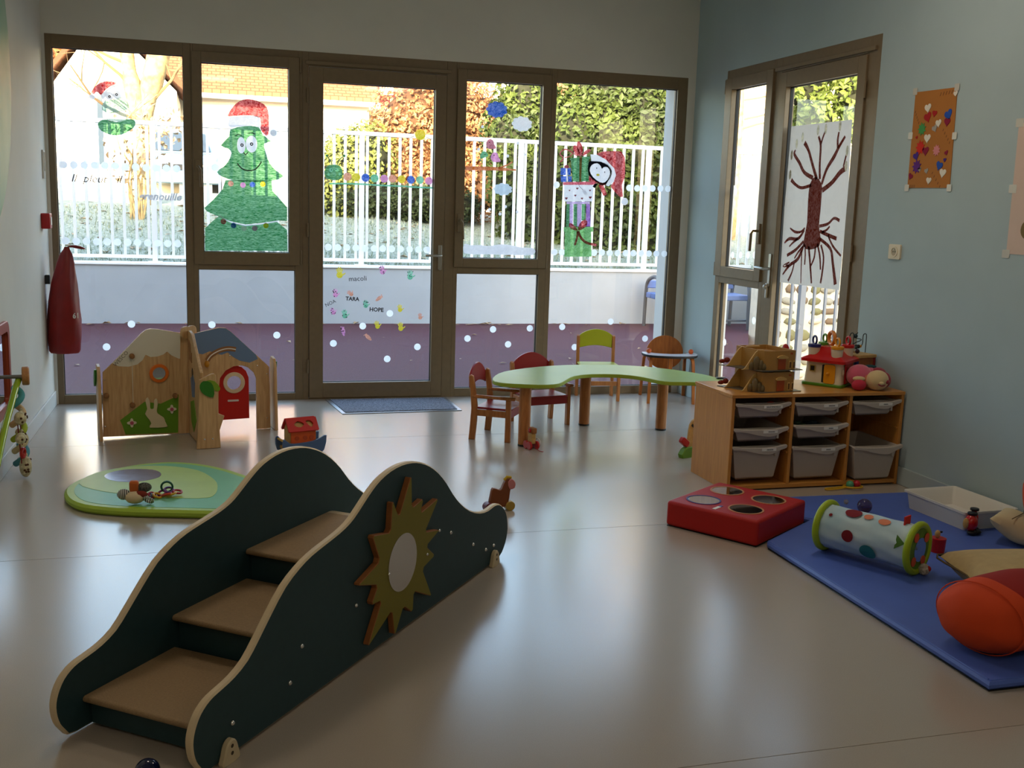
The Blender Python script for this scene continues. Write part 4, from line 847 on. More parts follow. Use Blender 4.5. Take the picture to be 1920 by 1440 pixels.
# tree painted on paper, taped to the right door
PAPER = PAINT('white_paper', (226, 218, 210), 0.0, 0.75, 0.06, 10)
k = PXM/4.3
t = drawing('tree_poster', 'white paper with a red brown painted tree and roots, taped inside the right door', 'poster', (6.0, 1.02), w='R')
def dt(name, l, m, lay=0): dr(t, name, l, m, lay, 'R')
dt('paper_sheet', [(6.417,2.046),(5.719,2.042),(5.696,1.531),(6.43,1.526)], PAPER); dt('paper_sheet', [(6.43,1.527),(5.696,1.532),(5.708,1.018),(6.419,1.014)], PAPER, 1)
dt('trunk', smooth([(6.133,1.666),(6.14,1.555),(6.132,1.421),(6.147,1.349),(6.151,1.268),(6.081,1.248),(5.968,1.276),(5.963,1.339),(5.989,1.401),(5.985,1.494),(5.986,1.602),(5.995,1.664),(6.074,1.712)], 2), BRNP, 2)
for l, w in (([(6.118,1.658),(6.228,1.643),(6.307,1.664),(6.367,1.697)], (26, 24, 24, 34)), ([(6.102,1.704),(6.212,1.742),(6.282,1.807),(6.351,1.862),(6.34,1.889)], (34, 30, 30, 28, 14)), ([(6.057,1.696),(6.122,1.791),(6.179,1.879),(6.236,1.932)], (34, 30, 28, 40)), ([(6.021,1.695),(6.035,1.788),(6.041,1.904),(6.074,1.963)], (28, 26, 26, 22)), ([(6.039,1.915),(6.017,1.964),(5.995,2)], (20, 18, 14)), ([(5.995,1.664),(5.952,1.755),(5.88,1.829),(5.834,1.887),(5.776,1.947)], (28, 30, 36, 28, 22)), ([(5.847,1.88),(5.854,1.932),(5.847,1.977)], (22, 24, 18)), ([(5.983,1.625),(5.884,1.67),(5.798,1.733),(5.736,1.757)], (40, 36, 40, 40)), ([(5.77,1.765),(5.752,1.824),(5.738,1.86)], (18, 18, 14)),
             ([(5.986,1.401),(5.889,1.418),(5.826,1.454),(5.763,1.44)], (24, 22, 20, 26)), ([(5.952,1.363),(5.898,1.38),(5.866,1.404)], (22, 18, 16)), ([(5.974,1.37),(5.879,1.349),(5.78,1.33)], (26, 28, 30)), ([(5.879,1.349),(5.814,1.283),(5.718,1.227)], (16, 20, 18)), ([(5.968,1.323),(5.84,1.266),(5.799,1.176),(5.753,1.049)], (26, 26, 30, 40)), ([(5.948,1.285),(5.908,1.209),(5.909,1.115),(5.92,1.044)], (20, 20, 22, 22)), ([(5.992,1.291),(5.952,1.214),(5.932,1.129)], (20, 22, 16)), ([(6.091,1.271),(6.063,1.177),(6.041,1.099),(6.024,1.036)], (26, 24, 22, 20)), ([(6.011,1.274),(6.015,1.203),(6.048,1.146)], (20, 20, 16)),
             ([(6.137,1.277),(6.124,1.214),(6.123,1.149)], (16, 18, 16)), ([(6.169,1.236),(6.162,1.131),(6.151,1.026)], (14, 14, 10)), ([(6.146,1.285),(6.208,1.185),(6.31,1.134),(6.389,1.067)], (26, 30, 26, 14)), ([(6.25,1.158),(6.272,1.091),(6.314,1.03)], (16, 18, 24)), ([(6.31,1.134),(6.389,1.124),(6.313,1.155)], (18, 20, 14)), ([(6.156,1.3),(6.247,1.24),(6.351,1.198)], (22, 26, 26)), ([(6.159,1.268),(6.214,1.225),(6.254,1.183)], (18, 18, 14)), ([(6.158,1.372),(6.226,1.314),(6.335,1.31),(6.395,1.279)], (20, 26, 26, 14)), ([(6.226,1.314),(6.285,1.287),(6.331,1.257)], (20, 18, 12)), ([(6.153,1.385),(6.202,1.359),(6.271,1.357),(6.337,1.38)], (18, 18, 22, 12))):
    dt('painted_limb', ribbon(smooth(l, 4, False), [ (w[min(int(i/4), len(w)-1)]+(w[min(int(i/4)+1, len(w)-1)]-w[min(int(i/4), len(w)-1)])*(i % 4)/4)*k for i in range(4*(len(l)-1)+1)]), BRNP, 2)
for p in [(6.384,1.73),(6.382,1.859),(6.33,1.929),(6.263,1.967),(6.084,2.002),(5.995,2.004),(5.839,2.013),(5.741,1.859),(5.74,1.768)]: dt('photo_oval', C(p, 17*k, 14, 38*k), M('glossy_photo', (196, 190, 170), .2, var=.4, vs=40), 3)

# cardboard collage, paper and socket on the blue wall
WF = ((XR, 0, 0), (0, 1, 0), (0, 0, 1), (-1, 0, 0))
t = thing('heart_collage', 'brown cardboard sheet with glued coloured hearts and stars on blue wall', 'poster', (XR-.001, 4.9, 1.63))
def wp(name, l, m, d0=0.0, d1=0.003, root=None): return obj(name, MB().plate(l, d0, d1, WF), m, root or t, True, flat=True)
CARD = M('brown_cardboard', (176, 112, 44), .8, var=.05, vs=6)
wp('cardboard_sheet', [(5.083,2.14),(4.746,2.135),(4.732,1.628),(5.08,1.631)], CARD, 0.0005, .004)
k = .00255/4.1125*1.0*1.5
FELT = {n_: M('felt_'+n_, c, .9, bump=.3, bs=500) for n_, c in dict(white=(228, 222, 210), red=(170, 24, 30), crimson=(140, 20, 60), blue=(30, 80, 176), green=(70, 150, 80), grey=(166, 160, 152), purple=(96, 40, 130), violet=(70, 40, 140), scarlet=(206, 40, 30), pink=(216, 136, 140)).items()}
for (p, r, kind, c) in zip([(4.964,2.049),(4.959,2.001),(4.905,2.016),(4.793,2.003),(4.797,1.966),(4.866,1.964),(4.893,1.939),(4.998,1.941),(4.946,1.891),(5.036,1.899),(4.998,1.844),(4.951,1.825),(4.861,1.823),(4.781,1.808),(5.027,1.8),(4.787,1.772),(4.826,1.744),(5.013,1.744),(4.987,1.729),(4.928,1.719),(4.794,1.706),(5.058,1.693),(4.901,1.668),(4.753,2.104)], (30, 34, 22, 34, 28, 26, 24, 38, 30, 10, 42, 30, 34, 16, 28, 13, 30, 42, 16, 18, 30, 22, 24, 18), 'hhhhhhhshhshshhhhshhhhhh', ('white', 'red', 'red', 'blue', 'crimson', 'white', 'grey', 'green', 'white', 'red', 'scarlet', 'crimson', 'pink', 'crimson', 'violet', 'violet', 'blue', 'purple', 'grey', 'grey', 'white', 'crimson', 'white', 'white')):
    wp('felt_heart' if kind == 'h' else 'felt_star', heart(p[0], p[1], r*k, rnd.uniform(-.5, .5)) if kind == 'h' else star(p[0], p[1], r*k*.62, r*k, 9), FELT[c], .004, .0065)
def wtext(s, at, size, m, ang, root): text(s, size, m, root, root_inv(root) @ frame_m((XR-.0045, at[0], at[1]), (0, -math.cos(ang), math.sin(ang)), (0, math.sin(ang), math.cos(ang)), (-1, 0, 0)), shear=.2)
PEN = M('brown_pen', (70, 36, 14), .7)
for p, a, wd in zip([(4.83,2.113),(5.052,2.008),(4.797,1.895),(4.847,1.674),(5.047,1.638)], (.05, -1.0, -.85, -.8, 0), (.09, .07, .09, .10, .05)):
    for j in range(5): wp('pen_stroke', ribbon([(p[0]-math.cos(a)*(-wd/2+wd*j/4), p[1]+math.sin(a)*(-wd/2+wd*j/4)-.009), (p[0]-math.cos(a)*(-wd/2+wd*(j+.35)/4), p[1]+math.sin(a)*(-wd/2+wd*(j+.35)/4)+.009)], .003), PEN, .004, .0044)
TAPE = M('clear_tape', (200, 196, 186), .25)
for p in [(5.086,2.144),(4.748,2.135),(4.734,1.628),(5.084,1.631),(5.093,1.911),(4.731,1.891)]: wp('tape', rrect(p[0]-.018, p[0]+.018, p[1]-.018, p[1]+.018, .004), TAPE, .0042, .0048)
t = thing('wall_paper_sheet', 'large plain pinkish white paper taped to the blue wall at right edge', 'poster', (XR-.001, 4.1, 1.31))
q = [(4.283,1.927),(4.276,1.311)]
wp('paper_sheet', [(q[0][0], q[0][1]), (q[1][0], q[1][1]), (3.3, q[1][1]+.005), (3.32, q[0][1])], M('pinkish_paper', (214, 190, 176), .8, var=.03), .0005, .002)
p = [(4.152,1.429)][0]; wp('painted_disc', C(p, .045), M('olive_paint', (116, 92, 34), .6), .002, .003)
for z in (q[0][1], (q[0][1]+q[1][1])/2, q[1][1]): wp('tape', rrect(q[0][0]-.03, q[0][0]+.02, z-.02, z+.02, .004), TAPE, .002, .0026)
t = thing('wall_socket', 'cream square power socket on the blue wall', 'socket', (XR-.001, 5.14, 1.24))
q = [(5.188,1.321),(5.085,1.322),(5.184,1.239)]; ya, yb, z0, z1 = q[1][0], q[0][0], q[2][1], q[0][1]
wp('plate', rrect(ya, yb, z0, z1, .008), M('cream_plastic', (222, 208, 178), .4), .0, .010); cy, cz = (ya+yb)/2, (z0+z1)/2
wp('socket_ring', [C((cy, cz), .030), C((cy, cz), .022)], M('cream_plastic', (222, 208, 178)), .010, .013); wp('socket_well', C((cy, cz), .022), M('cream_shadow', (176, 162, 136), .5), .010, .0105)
for dy in (-.009, .009): wp('pin_hole', C((cy+dy, cz), .0035, 10), INK, .0105, .011)
wp('earth_pin', C((cy, cz+.011), .003, 10), STEEL, .0105, .016)

# things on the left wall
LF = ((XL, 0, 0), (0, 1, 0), (0, 0, 1), (1, 0, 0))
t = thing('green_wall_disc', 'large round pale green panel on the left wall', 'wall panel', (XL+.001, 5.669, 1.24))
obj('panel', MB().plate(disc(5.669, 2.123, .88, 64), 0.0005, .012, LF), M('pale_green_panel', (112, 176, 150), .5, var=.12, vs=1.2, col2=(196, 214, 190)), t, True)
t = thing('fire_alarm_button', 'small red fire alarm box on the left wall', 'alarm', (XL+.001, 7.57, 1.23))
obj('case', MB().box(XL, XL+.055, 7.52, 7.62, 1.225, 1.325), M('red_alarm_plastic', (170, 20, 22), .35), t, True, bevel=.006)
obj('push_plate', MB().box(XL+.055, XL+.058, 7.545, 7.595, 1.25, 1.30), M('white_alarm', (220, 216, 210), .4), t, True)
t = thing('wall_thermometer', 'narrow white and steel strip on the left wall beside the window', 'thermometer', (XL+.001, 7.70, 1.55))
obj('strip', MB().box(XL, XL+.012, 7.665, 7.735, 1.55, 1.735), M('pale_strip', (216, 210, 200), .4), t, True, bevel=.003)
obj('scale_plate', MB().box(XL+.012, XL+.016, 7.68, 7.72, 1.60, 1.72), STEEL, t, True)
# red bag
t = thing('red_bag', 'dark red fire blanket style bag hanging on the left wall by the window', 'bag', (XL+.11, 7.60, .39))
BAG = M('red_vinyl', (128, 16, 16), .38, var=.12, vs=10, bump=.15, bs=14)
b = MB(); prof = [(.40, .088, .082, .0), (.415, .098, .092, .0), (.50, .104, .10, .0), (.62, .104, .10, .002), (.75, .096, .09, .0), (.86, .080, .075, .008), (.93, .068, .06, .014), (1.0, .055, .044, .022), (1.06, .038, .03, .028), (1.09, .020, .018, .032), (1.108, .014, .012, .034)]
N = 28; vv = []
for z, rx, ry, ox in prof:
    for i in range(N):
        a = 2*PI*i/N; w_ = 1+.05*math.sin(5*a+z*9)+.03*math.sin(9*a-z*14); sgx = math.copysign(abs(math.cos(a))**.8, math.cos(a)); vv.append((XL+.108+ox+rx*sgx*w_, 7.60+ry*math.sin(a)*w_, z))
b.add(vv, [(j*N+i, j*N+(i+1) % N, (j+1)*N+(i+1) % N, (j+1)*N+i) for j in range(len(prof)-1) for i in range(N)]+[tuple(range(N-1, -1, -1)), tuple((len(prof)-1)*N+i for i in range(N))])
obj('bag_body', b, BAG, t, True)
obj('strap_end', MB().plate(smooth([(0, 0), (.03, .012), (.08, .006), (.115, -.012), (.08, -.014), (.03, -.004)], 2), -.012, .012, ((XL+.145, 7.60, 1.108), (1, 0, 0), (0, 0, 1), (0, 1, 0))), BAG, t, True)
obj('wall_hook', MB().box(XL, XL+.03, 7.58, 7.62, .86, .92), BLACK, t, True, bevel=.004)
text('61', .05, M('white_print', (220, 214, 206), .6), t, root_inv(t) @ frame_m((XL+.192, 7.522, .655), (.80, .60, 0), (0, 0, 1), (.60, -.80, 0)), name='printed_number', bold=.001)

# ================================================================ play slide with steps
sl = thing('play_slide', 'dark teal toddler step slide with wavy sides and a sun mirror', 'play slide', (0.046, 2.694, 0), math.atan2(.7826, .6225))
SO = [(-0.128, 0.012), (-0.146, 0.036), (-0.158, 0.054), (-0.167, 0.08), (-0.17, 0.108), (-0.166, 0.132), (-0.155, 0.156), (-0.138, 0.178), (-0.113, 0.195), (-0.085, 0.205), (-0.045, 0.212), (0.002, 0.222), (0.057, 0.245), (0.105, 0.284), (0.163, 0.336), (0.232, 0.392), (0.303, 0.426), (0.365, 0.445), (0.435, 0.457), (0.516, 0.470), (0.577, 0.486), (0.619, 0.506), (0.667, 0.534), (0.711, 0.558), (0.761, 0.579), (0.83, 0.594), (0.903, 0.598), (0.979, 0.591), (1.046, 0.575), (1.115, 0.548), (1.185, 0.508), (1.253, 0.455), (1.31, 0.400), (1.382, 0.343), (1.466, 0.294), (1.56, 0.261), (1.639, 0.25), (1.701, 0.254), (1.757, 0.246), (1.81, 0.214), (1.843, 0.172), (1.857, 0.112), (1.837, 0.056), (1.80, 0.022), (1.76, 0.006)]
SO = SO[:1]+[p for p in smooth(SO[:-1], 2, False)][1:]+[SO[-1], (1.4, 0.006), (0.8, 0.006), (0.2, 0.006), (-0.10, 0.006)]
TREAD = M('brown_rubber_tread', (150, 124, 90), .6, var=.10, vs=150, bump=.8, bs=260); BEIGE = M('beige_edge', (212, 192, 156), .5, var=.04, vs=20)
PF = ((0, 0, 0), (1, 0, 0), (0, 0, 1), (0, 1, 0))
for y0 in (0.0, 0.45):
    obj('side_panel', MB().plate(SO, y0, y0+.025, PF, side=1, face=0, inset=.005), [TEAL, BEIGE], sl)
for s0, s1, z in ((-.075, .303, .100), (.289, .663, .203), (.654, 1.16, .304)):
    b = MB(); b.plate(rrect(s0, s1, z-.018, z, .0085, 4) if s1 < 1 else rrect(s0, s1, z-.018, z, .0085, 4), .027, .448, PF); st = obj('step_tread', b, TREAD, sl)
    obj('riser', MB().box(s0+.03, s0+.045, .027, .448, max(z-.12, .012), z-.019), TEAL, sl)
ramp = smooth([(1.15, .304), (1.19, .300), (1.26, .272), (1.40, .19), (1.55, .105), (1.66, .06), (1.74, .045), (1.80, .042)], 4, False)
b = MB(); lo = [(a, z-.014) for a, z in ramp][::-1]; b.plate(ramp+lo, .027, .448, PF); obj('slide_ramp', b, M('beige_ramp', (196, 176, 142), .35), sl)
STAR = [(0.934, 0.56), (0.941, 0.439), (1.028, 0.455), (1.002, 0.405), (1.145, 0.427), (1.04, 0.327), (1.159, 0.304), (1.052, 0.273), (1.124, 0.218), (1.025, 0.198), (1.105, 0.07), (0.964, 0.137), (0.959, 0.06), (0.891, 0.109), (0.831, 0.02), (0.81, 0.122), (0.651, 0.05), (0.741, 0.181), (0.672, 0.185), (0.715, 0.241), (0.588, 0.28), (0.727, 0.318), (0.675, 0.417), (0.794, 0.394), (0.804, 0.504), (0.849, 0.432)]
def blunt(lp, r=.012):
    out = []; n = len(lp)
    for i in range(n):
        p0, p, p1 = Vector(lp[i-1]), Vector(lp[i]), Vector(lp[(i+1) % n])
        for q in (p0, p1): out.append(tuple(p+(q-p).normalized()*min(r, (q-p).length*.3)))
    return out
em = obj('sun_emblem', MB().plate(blunt(STAR), -.0225, 0.0, PF, side=1, face=0, inset=.002), [M('olive_laminate', (122, 112, 22), .5), M('mdf_brown', (150, 92, 44), .6, var=.1, vs=30)], sl)
obj('round_mirror', MB().plate(disc(.878, .268, .099, 48), -.0245, -.0226, PF), M('acrylic_mirror', (205, 200, 196), .06, 1.0), em)
BOLT = M('chrome', (220, 220, 218), .12, 1.0)
def bolt(parent, p, ax, r=.0075):
    o = obj('bolt', MB().sph(p, (r, r, r), 10, 6), BOLT, parent); return o
for s_, z in ((-.012, .096), (.25, .097), (.612, .204), (1.291, .253), (1.495, .148), (1.62, .09), (.31, .185), (1.70, .085)): bolt(sl, (s_, -.001, z), 0)
for s_, z in ((1.149, .304), (.783, .255), (1.056, .242)): bolt(em, (s_, -.0235, z), 0, .006)
CLIP = M('beige_clip', (206, 188, 152), .45)
for s_ in (-.035, 1.70):
    b = MB(); b.plate(smooth([(-.035, 0), (-.03, .03), (-.02, .055), (0, .066), (.018, .055), (.028, .03), (.03, 0)], 3), -.020, 0, ((s_, 0, 0), (1, 0, 0), (0, 0, 1), (0, 1, 0)), inset=.004)
    c = obj('floor_clip', b, CLIP, sl)
    for z in (.028, .048): obj('screw_hole', MB().cyl((s_-.002, -.0205, z), (s_-.002, -.0195, z), .0055, n=12), M('screw_shadow', (60, 48, 34), .6), c)

# ================================================================ green play mat with its toys
gm = thing('play_mat', 'oval green padded floor mat with a round mirror', 'mat', (-.12, 5.35, 0))
OUT = smooth([(-.693, 5.387), (-.665, 5.21), (-.58, 5.07), (-.4, 4.97), (-.165, 4.905), (.1, 4.84), (.30, 4.83), (.42, 4.93), (.40, 5.12), (.29, 5.32), (.175, 5.50), (.07, 5.66), (-.06, 5.79), (-.191, 5.855), (-.3, 5.855), (-.42, 5.81), (-.56, 5.69), (-.655, 5.54)], 3)
ZF = ((0, 0, 0), (1, 0, 0), (0, 1, 0), (0, 0, 1))
MATV = M('lime_vinyl', (158, 186, 58), .45, var=.05, bump=.1, bs=40)
obj('mat_body', MB().plate(OUT, 0.002, .040, ZF, inset=.012), MATV, gm, True)
inn = offset_loop(OUT, -.045)
obj('top_panel', MB().plate(inn, .0395, .0412, ZF), M('sea_green_vinyl', (112, 176, 124), .45, var=.05), gm, True)
obj('egg_panel', MB().plate(smooth([(-0.638,5.456),(-0.578,5.661),(-0.43,5.763),(-0.242,5.758),(-0.077,5.64),(0.008,5.426),(0.022,5.267),(0.006,5.141),(-0.035,5.091),(-0.17,5.113),(-0.367,5.203),(-0.519,5.296)], 3), .0412, .0425, ZF), M('pale_lime_vinyl', (176, 196, 92), .45, var=.05), gm, True)
obj('mat_mirror', MB().plate(smooth([(-0.531,5.594),(-0.489,5.676),(-0.407,5.709),(-0.305,5.682),(-0.26,5.607),(-0.264,5.52),(-0.333,5.455),(-0.421,5.448),(-0.5,5.503)], 3), .0425, .0435, ZF), M('worn_mirror', (168, 164, 172), .22, .9, var=.15, vs=20), gm, True)
# soft striped rattle toy
p = [(-0.343,5.006)][0]
t = thing('fabric_rattle', 'small fabric animal toy in orange with black white stripes on green mat', 'toy', (p[0], p[1]+.03, .043))
STRIPE = bpy.data.materials.new('black_white_stripe'); STRIPE.use_nodes = True
_n = STRIPE.node_tree.nodes; _l = STRIPE.node_tree.links; _w = _n.new('ShaderNodeTexWave'); _w.inputs['Scale'].default_value = 38; _tc = _n.new('ShaderNodeTexCoord'); _r = _n.new('ShaderNodeValToRGB'); _r.color_ramp.interpolation = 'CONSTANT'; _r.color_ramp.elements[1].position = .5; _r.color_ramp.elements[0].color = (.01, .01, .01, 1); _r.color_ramp.elements[1].color = (.7, .68, .6, 1)
_l.new(_tc.outputs['Object'], _w.inputs['Vector']); _l.new(_w.outputs['Fac'], _r.inputs[0]); _l.new(_r.outputs[0], _n['Principled BSDF'].inputs['Base Color']); _n['Principled BSDF'].inputs['Roughness'].default_value = .9
ORF = M('orange_plush', (186, 92, 30), .9, bump=.4, bs=300, sheen=.3); 
obj('body', MB().sph((-.005, 0, .032), (.046, .034, .030), 14, 9), M('cream_fabric', (206, 186, 150), .9, bump=.3), t)
obj('wing', MB().sph((-.055, .01, .045), (.030, .02, .026), 12, 8), STRIPE, t)
obj('tail_loop', MB().tor((.055, -.02, .022), (.3, .5, .6), .020, .007, 16, 6), STRIPE, t)
obj('head', MB().box(-.030, .012, -.005, .030, .055, .108), ORF, t, bevel=.010)
obj('ear', MB().sph((.035, .01, .075), (.034, .015, .024), 12, 8), M('dotted_black', (20, 22, 22), .9, var=.5, vs=160, col2=(120, 120, 110)), t)
obj('beak_fabric', MB().sph((.018, -.005, .045), (.034, .02, .018), 10, 8), M('red_brown_fabric', (120, 38, 20), .9), t)
p = [(-0.224,5.134)][0]
t = thing('ring_links', 'tangled chain of red, yellow and purple plastic links on green mat', 'toy', (p[0], p[1]+.01, .043))
for i, (c_, x, y, z, r) in enumerate((((170, 40, 60), -.055, 0, .010, .017), ((214, 160, 40), -.03, -.012, .010, .02), ((120, 30, 90), -.01, .015, .014, .02), ((206, 70, 40), .012, -.012, .012, .022), ((214, 160, 40), .035, -.005, .014, .021), ((170, 30, 40), .06, .012, .018, .02), ((96, 40, 110), .02, .02, .026, .02), ((30, 90, 70), .012, .028, .040, .026), ((60, 60, 80), -.075, -.012, .008, .02))):
    obj('link', MB().tor((x, y, z), (rnd.uniform(-.5, .5), rnd.uniform(-.5, .5), 1) if i != 7 else (.1, 1, .1), r, .0055, 16, 6), M('link_plastic_%s' % 'abcdefghi'[i], c_, .35), t)

# ================================================================ plywood play house
C0 = (-.13, 6.765)
ph = thing('play_house', 'birch plywood activity play panels set in a cross with bunny and red door', 'play house', (C0[0], C0[1], 0), math.atan2(.174, .985))
HA = ((0, 0, 0), (1, 0, 0), (0, 0, 1), (0, 1, 0))         # panels along the long axis
HC = ((0, 0, 0), (0, -1, 0), (0, 0, 1), (1, 0, 0))        # panels towards the camera
GREENL = M('meadow_green', (104, 150, 30), .5); CLOUDL = M('cloud_white_laminate', (222, 214, 196), .5); BLUEL = M('grey_blue_laminate', (106, 130, 164), .5); ORL = M('orange_lacquer', (226, 112, 28), .4); KNOB = WOOD('knob_wood', (168, 118, 70), (130, 86, 48), (8, 8, 8))
A = [(-0.512,0.012),(-0.503,0.407),(-0.447,0.461),(-0.276,0.638),(-0.253,0.656),(-0.224,0.664),(-0.183,0.66),(-0.028,0.626),(-0.031,0.008)]
A = [(a, max(0.002, z)) if z < .05 else (a, z) for a, z in A]; A[-1] = (-.009, .002); A[-2] = (-.009, A[-2][1])
pa = obj('bunny_panel', MB().plate(A, -.009, .009, HA, side=0, face=0, inset=.002), PLY, ph)
def dec(parent, name, l, m, d0, d1, fr=HA, inset=0): return obj(name, MB().plate(l, d0, d1, fr, inset=inset), m, parent)
dec(pa, 'cloud', [(-0.447,0.461),(-0.413,0.441),(-0.356,0.436),(-0.304,0.449),(-0.275,0.473),(-0.257,0.506),(-0.228,0.491),(-0.187,0.493),(-0.152,0.505),(-0.131,0.522),(-0.105,0.497),(-0.067,0.477),(-0.055,0.475),(-0.05,0.63),(-0.183,0.659),(-0.224,0.662),(-0.252,0.654),(-0.276,0.636)], CLOUDL, -.0105, -.0091)
dec(pa, 'meadow', [(-0.414,0.109),(-0.27,0.216),(-0.176,0.199),(-0.086,0.238),(-0.068,0.253),(-0.076,0.011),(-0.385,0.019),(-0.401,0.077)], GREENL, -.0105, -.0091)
dec(pa, 'bunny', smooth([(-0.244,0.054),(-0.235,0.079),(-0.246,0.105),(-0.269,0.141),(-0.256,0.172),(-0.265,0.225),(-0.249,0.243),(-0.238,0.205),(-0.238,0.174),(-0.218,0.173),(-0.214,0.222),(-0.199,0.233),(-0.193,0.203),(-0.199,0.165),(-0.195,0.14),(-0.16,0.113),(-0.152,0.087),(-0.142,0.064),(-0.147,0.052)], 2), M('bunny_wood', (226, 208, 170), .5), -.020, -.0106, inset=.002)
for p in [(-0.347,0.09),(-0.111,0.162)]:
    fo = dec(pa, 'flower', [(p[0]+(.021+.007*math.cos(4*a))*math.cos(a), p[1]+(.021+.007*math.cos(4*a))*math.sin(a)) for a in [2*PI*i/32 for i in range(32)]], M('flower_cream', (232, 222, 196), .5), -.018, -.0106)
    dec(fo, 'flower_centre', disc(p[0], p[1], .011), M('flower_pink', (190, 90, 110), .5), -.021, -.018)
for p in [(-0.336,0.501),(-0.488,0.266),(-0.09,0.246),(-0.34,0.201)]: obj('knob', MB().cyl((p[0], -.009, p[1]), (p[0], -.035, p[1]), .017, .015, 16), KNOB, pa, bevel=.003)
q = [(-0.336,0.481),(-0.337,0.21)]; obj('string', MB().tube([(q[0][0], -.022, q[0][1]), (q[1][0], -.022, q[1][1])], .0022, 6), M('cord', (226, 214, 190), .8), pa)
p = [(-0.181,0.389)][0]; mr = dec(pa, 'mirror_ring', [disc(p[0], p[1], .057, 36), disc(p[0], p[1], .041, 36)], ORL, -.020, -.0091, inset=.003)
dec(mr, 'mirror', disc(p[0], p[1], .041, 32), M('play_mirror', (210, 215, 222), .03, 1.0), -.013, -.0092)
p = [(-0.398,0.486)][0]; _a = math.radians(47)
text('WESCO', .032, M('grey_print', (120, 110, 96), .6), pa, frame_m((p[0], -.0112, p[1]), (math.cos(_a), 0, math.sin(_a)), (-math.sin(_a), 0, math.cos(_a)), (0, -1, 0)))
for p in [(-0.496,0.361),(-0.499,0.076)]: bolt(pa, (p[0], -.010, p[1]), 0, .006)
# red door panel
Bp = [(-0.013,0.623),(0.047,0.632),(0.181,0.662),(0.224,0.659),(0.254,0.638),(0.409,0.488),(0.494,0.404),(0.501,0.001),(0.412,0.006),(0.411,0.333),(0.395,0.372),(0.357,0.406),(0.32,0.419),(0.27,0.415),(0.22,0.389),(0.185,0.343),(0.175,0.266),(0.17,0.011),(-0.025,0.009)]
Bp = [(max(.009, a), z if z > .04 else .002) for a, z in Bp]
pb = obj('door_panel', MB().plate(Bp, -.009, .009, HA, inset=.002), PLY, ph)
dec(pb, 'sky', smooth([(0.017,0.625),(0.047,0.631),(0.181,0.66),(0.224,0.657),(0.253,0.637),(0.409,0.486),(0.422,0.457),(0.37,0.435),(0.308,0.45),(0.264,0.477),(0.234,0.505),(0.197,0.491),(0.16,0.502),(0.124,0.516),(0.081,0.498),(0.039,0.506),(0.014,0.5)], 1), BLUEL, -.0105, -.0091)
arc = smooth([(0.107,0.457),(0.129,0.487),(0.166,0.511),(0.209,0.526),(0.247,0.529),(0.284,0.522)], 4, False)
dec(pb, 'arc_border', ribbon(arc, .030), M('arc_brown', (150, 104, 64), .5), -.0125, -.0106); dec(pb, 'arc_slot', ribbon(arc, .006), M('arc_white', (240, 234, 224), .4), -.0145, -.0126)
p = [(0.103,0.438)][0]; obj('slider_bell', MB().sph((p[0], -.028, p[1]), (.016, .012, .022), 12, 8), M('ochre_lacquer', (190, 130, 30), .4), pb)
D = [(0.172,0.069),(0.169,0.305),(0.179,0.356),(0.211,0.396),(0.251,0.415),(0.289,0.417),(0.323,0.407),(0.352,0.379),(0.368,0.335),(0.37,0.072)]
rd = obj('red_door', MB().plate([D, disc(*[(0.275,0.307)][0], .048, 32)], .012, .026, HA, inset=.002), M('door_red', (196, 30, 16), .4), ph)
p = [(0.275,0.307)][0]; dec(rd, 'port_ring', [disc(p[0], p[1], .068, 36), disc(p[0], p[1], .047, 36)], M('ring_wood', (226, 202, 168), .5), .004, .0119, inset=.003)
p = [(0.269,0.192)][0]; dec(rd, 'letter_slot', rrect(p[0]-.035, p[0]+.035, p[1]-.006, p[1]+.006, .005), M('slot_white', (220, 216, 210), .4), .010, .0121)
for p in [(0.479,0.359),(0.479,0.072),(0.246,0.484),(0.418,0.414)]: bolt(pb, (p[0], -.010, p[1]), 0, .005)
# panel towards the camera and its foot
pc_ = obj('cross_panel', MB().plate([(0.012, .002), (.44, .002), (.44, .45), (.36, .50), (.16, .645), (.06, .655), (.012, .645)], -.009, .009, HC, inset=.002), PLY, ph)
for l, m in (([(.06, .60), (.13, .58), (.13, .53), (.17, .53), (.17, .47), (.07, .48)], KNOB), ([(.12, .37), (.20, .40), (.26, .36), (.24, .27), (.16, .26)], BLUEL), ([(.10, .22), (.22, .25), (.30, .14), (.20, .05), (.12, .10)], GREENL), ([(.16, .42), (.18, .44), (.20, .42), (.20, .34), (.17, .34)], BLACK)):
    dec(pc_, 'cut_out', l, m, -.012, -.0091, HC)
F_ = [(-0.039,-0.006),(-0.025,0.205),(-0.017,0.412),(0.05,0.445),(0.068,0.446),(0.077,0.436),(0.081,0.336),(0.09,0.207),(0.123,0.192),(0.095,0.107),(0.1,-0.007)]
F_ = [(a, z if z > .03 else .002) for a, z in F_]
FF = ((0, -.455, 0), (1, 0, 0), (0, 0, 1), (0, 1, 0))
fb = obj('foot_board', MB().plate(F_, -.009, .009, FF, inset=.002), PLY, ph)
dec(fb, 'leaf', smooth([(0.024,0.407),(0.07,0.402),(0.101,0.359),(0.086,0.34),(0.063,0.355)], 2), M('leaf_lime', (130, 160, 40), .5), -.012, -.0091, FF)
dec(fb, 'leaf', smooth([(-0.016,0.382),(0.004,0.406),(0.047,0.397),(0.064,0.355),(0.06,0.308),(0.017,0.32),(-0.011,0.349)], 2), M('leaf_green', (50, 120, 30), .5), -.016, -.0121, FF)
for p in [(0.007,0.059),(0.053,0.059)]: bolt(fb, (p[0], -.465, p[1]), 0, .006)
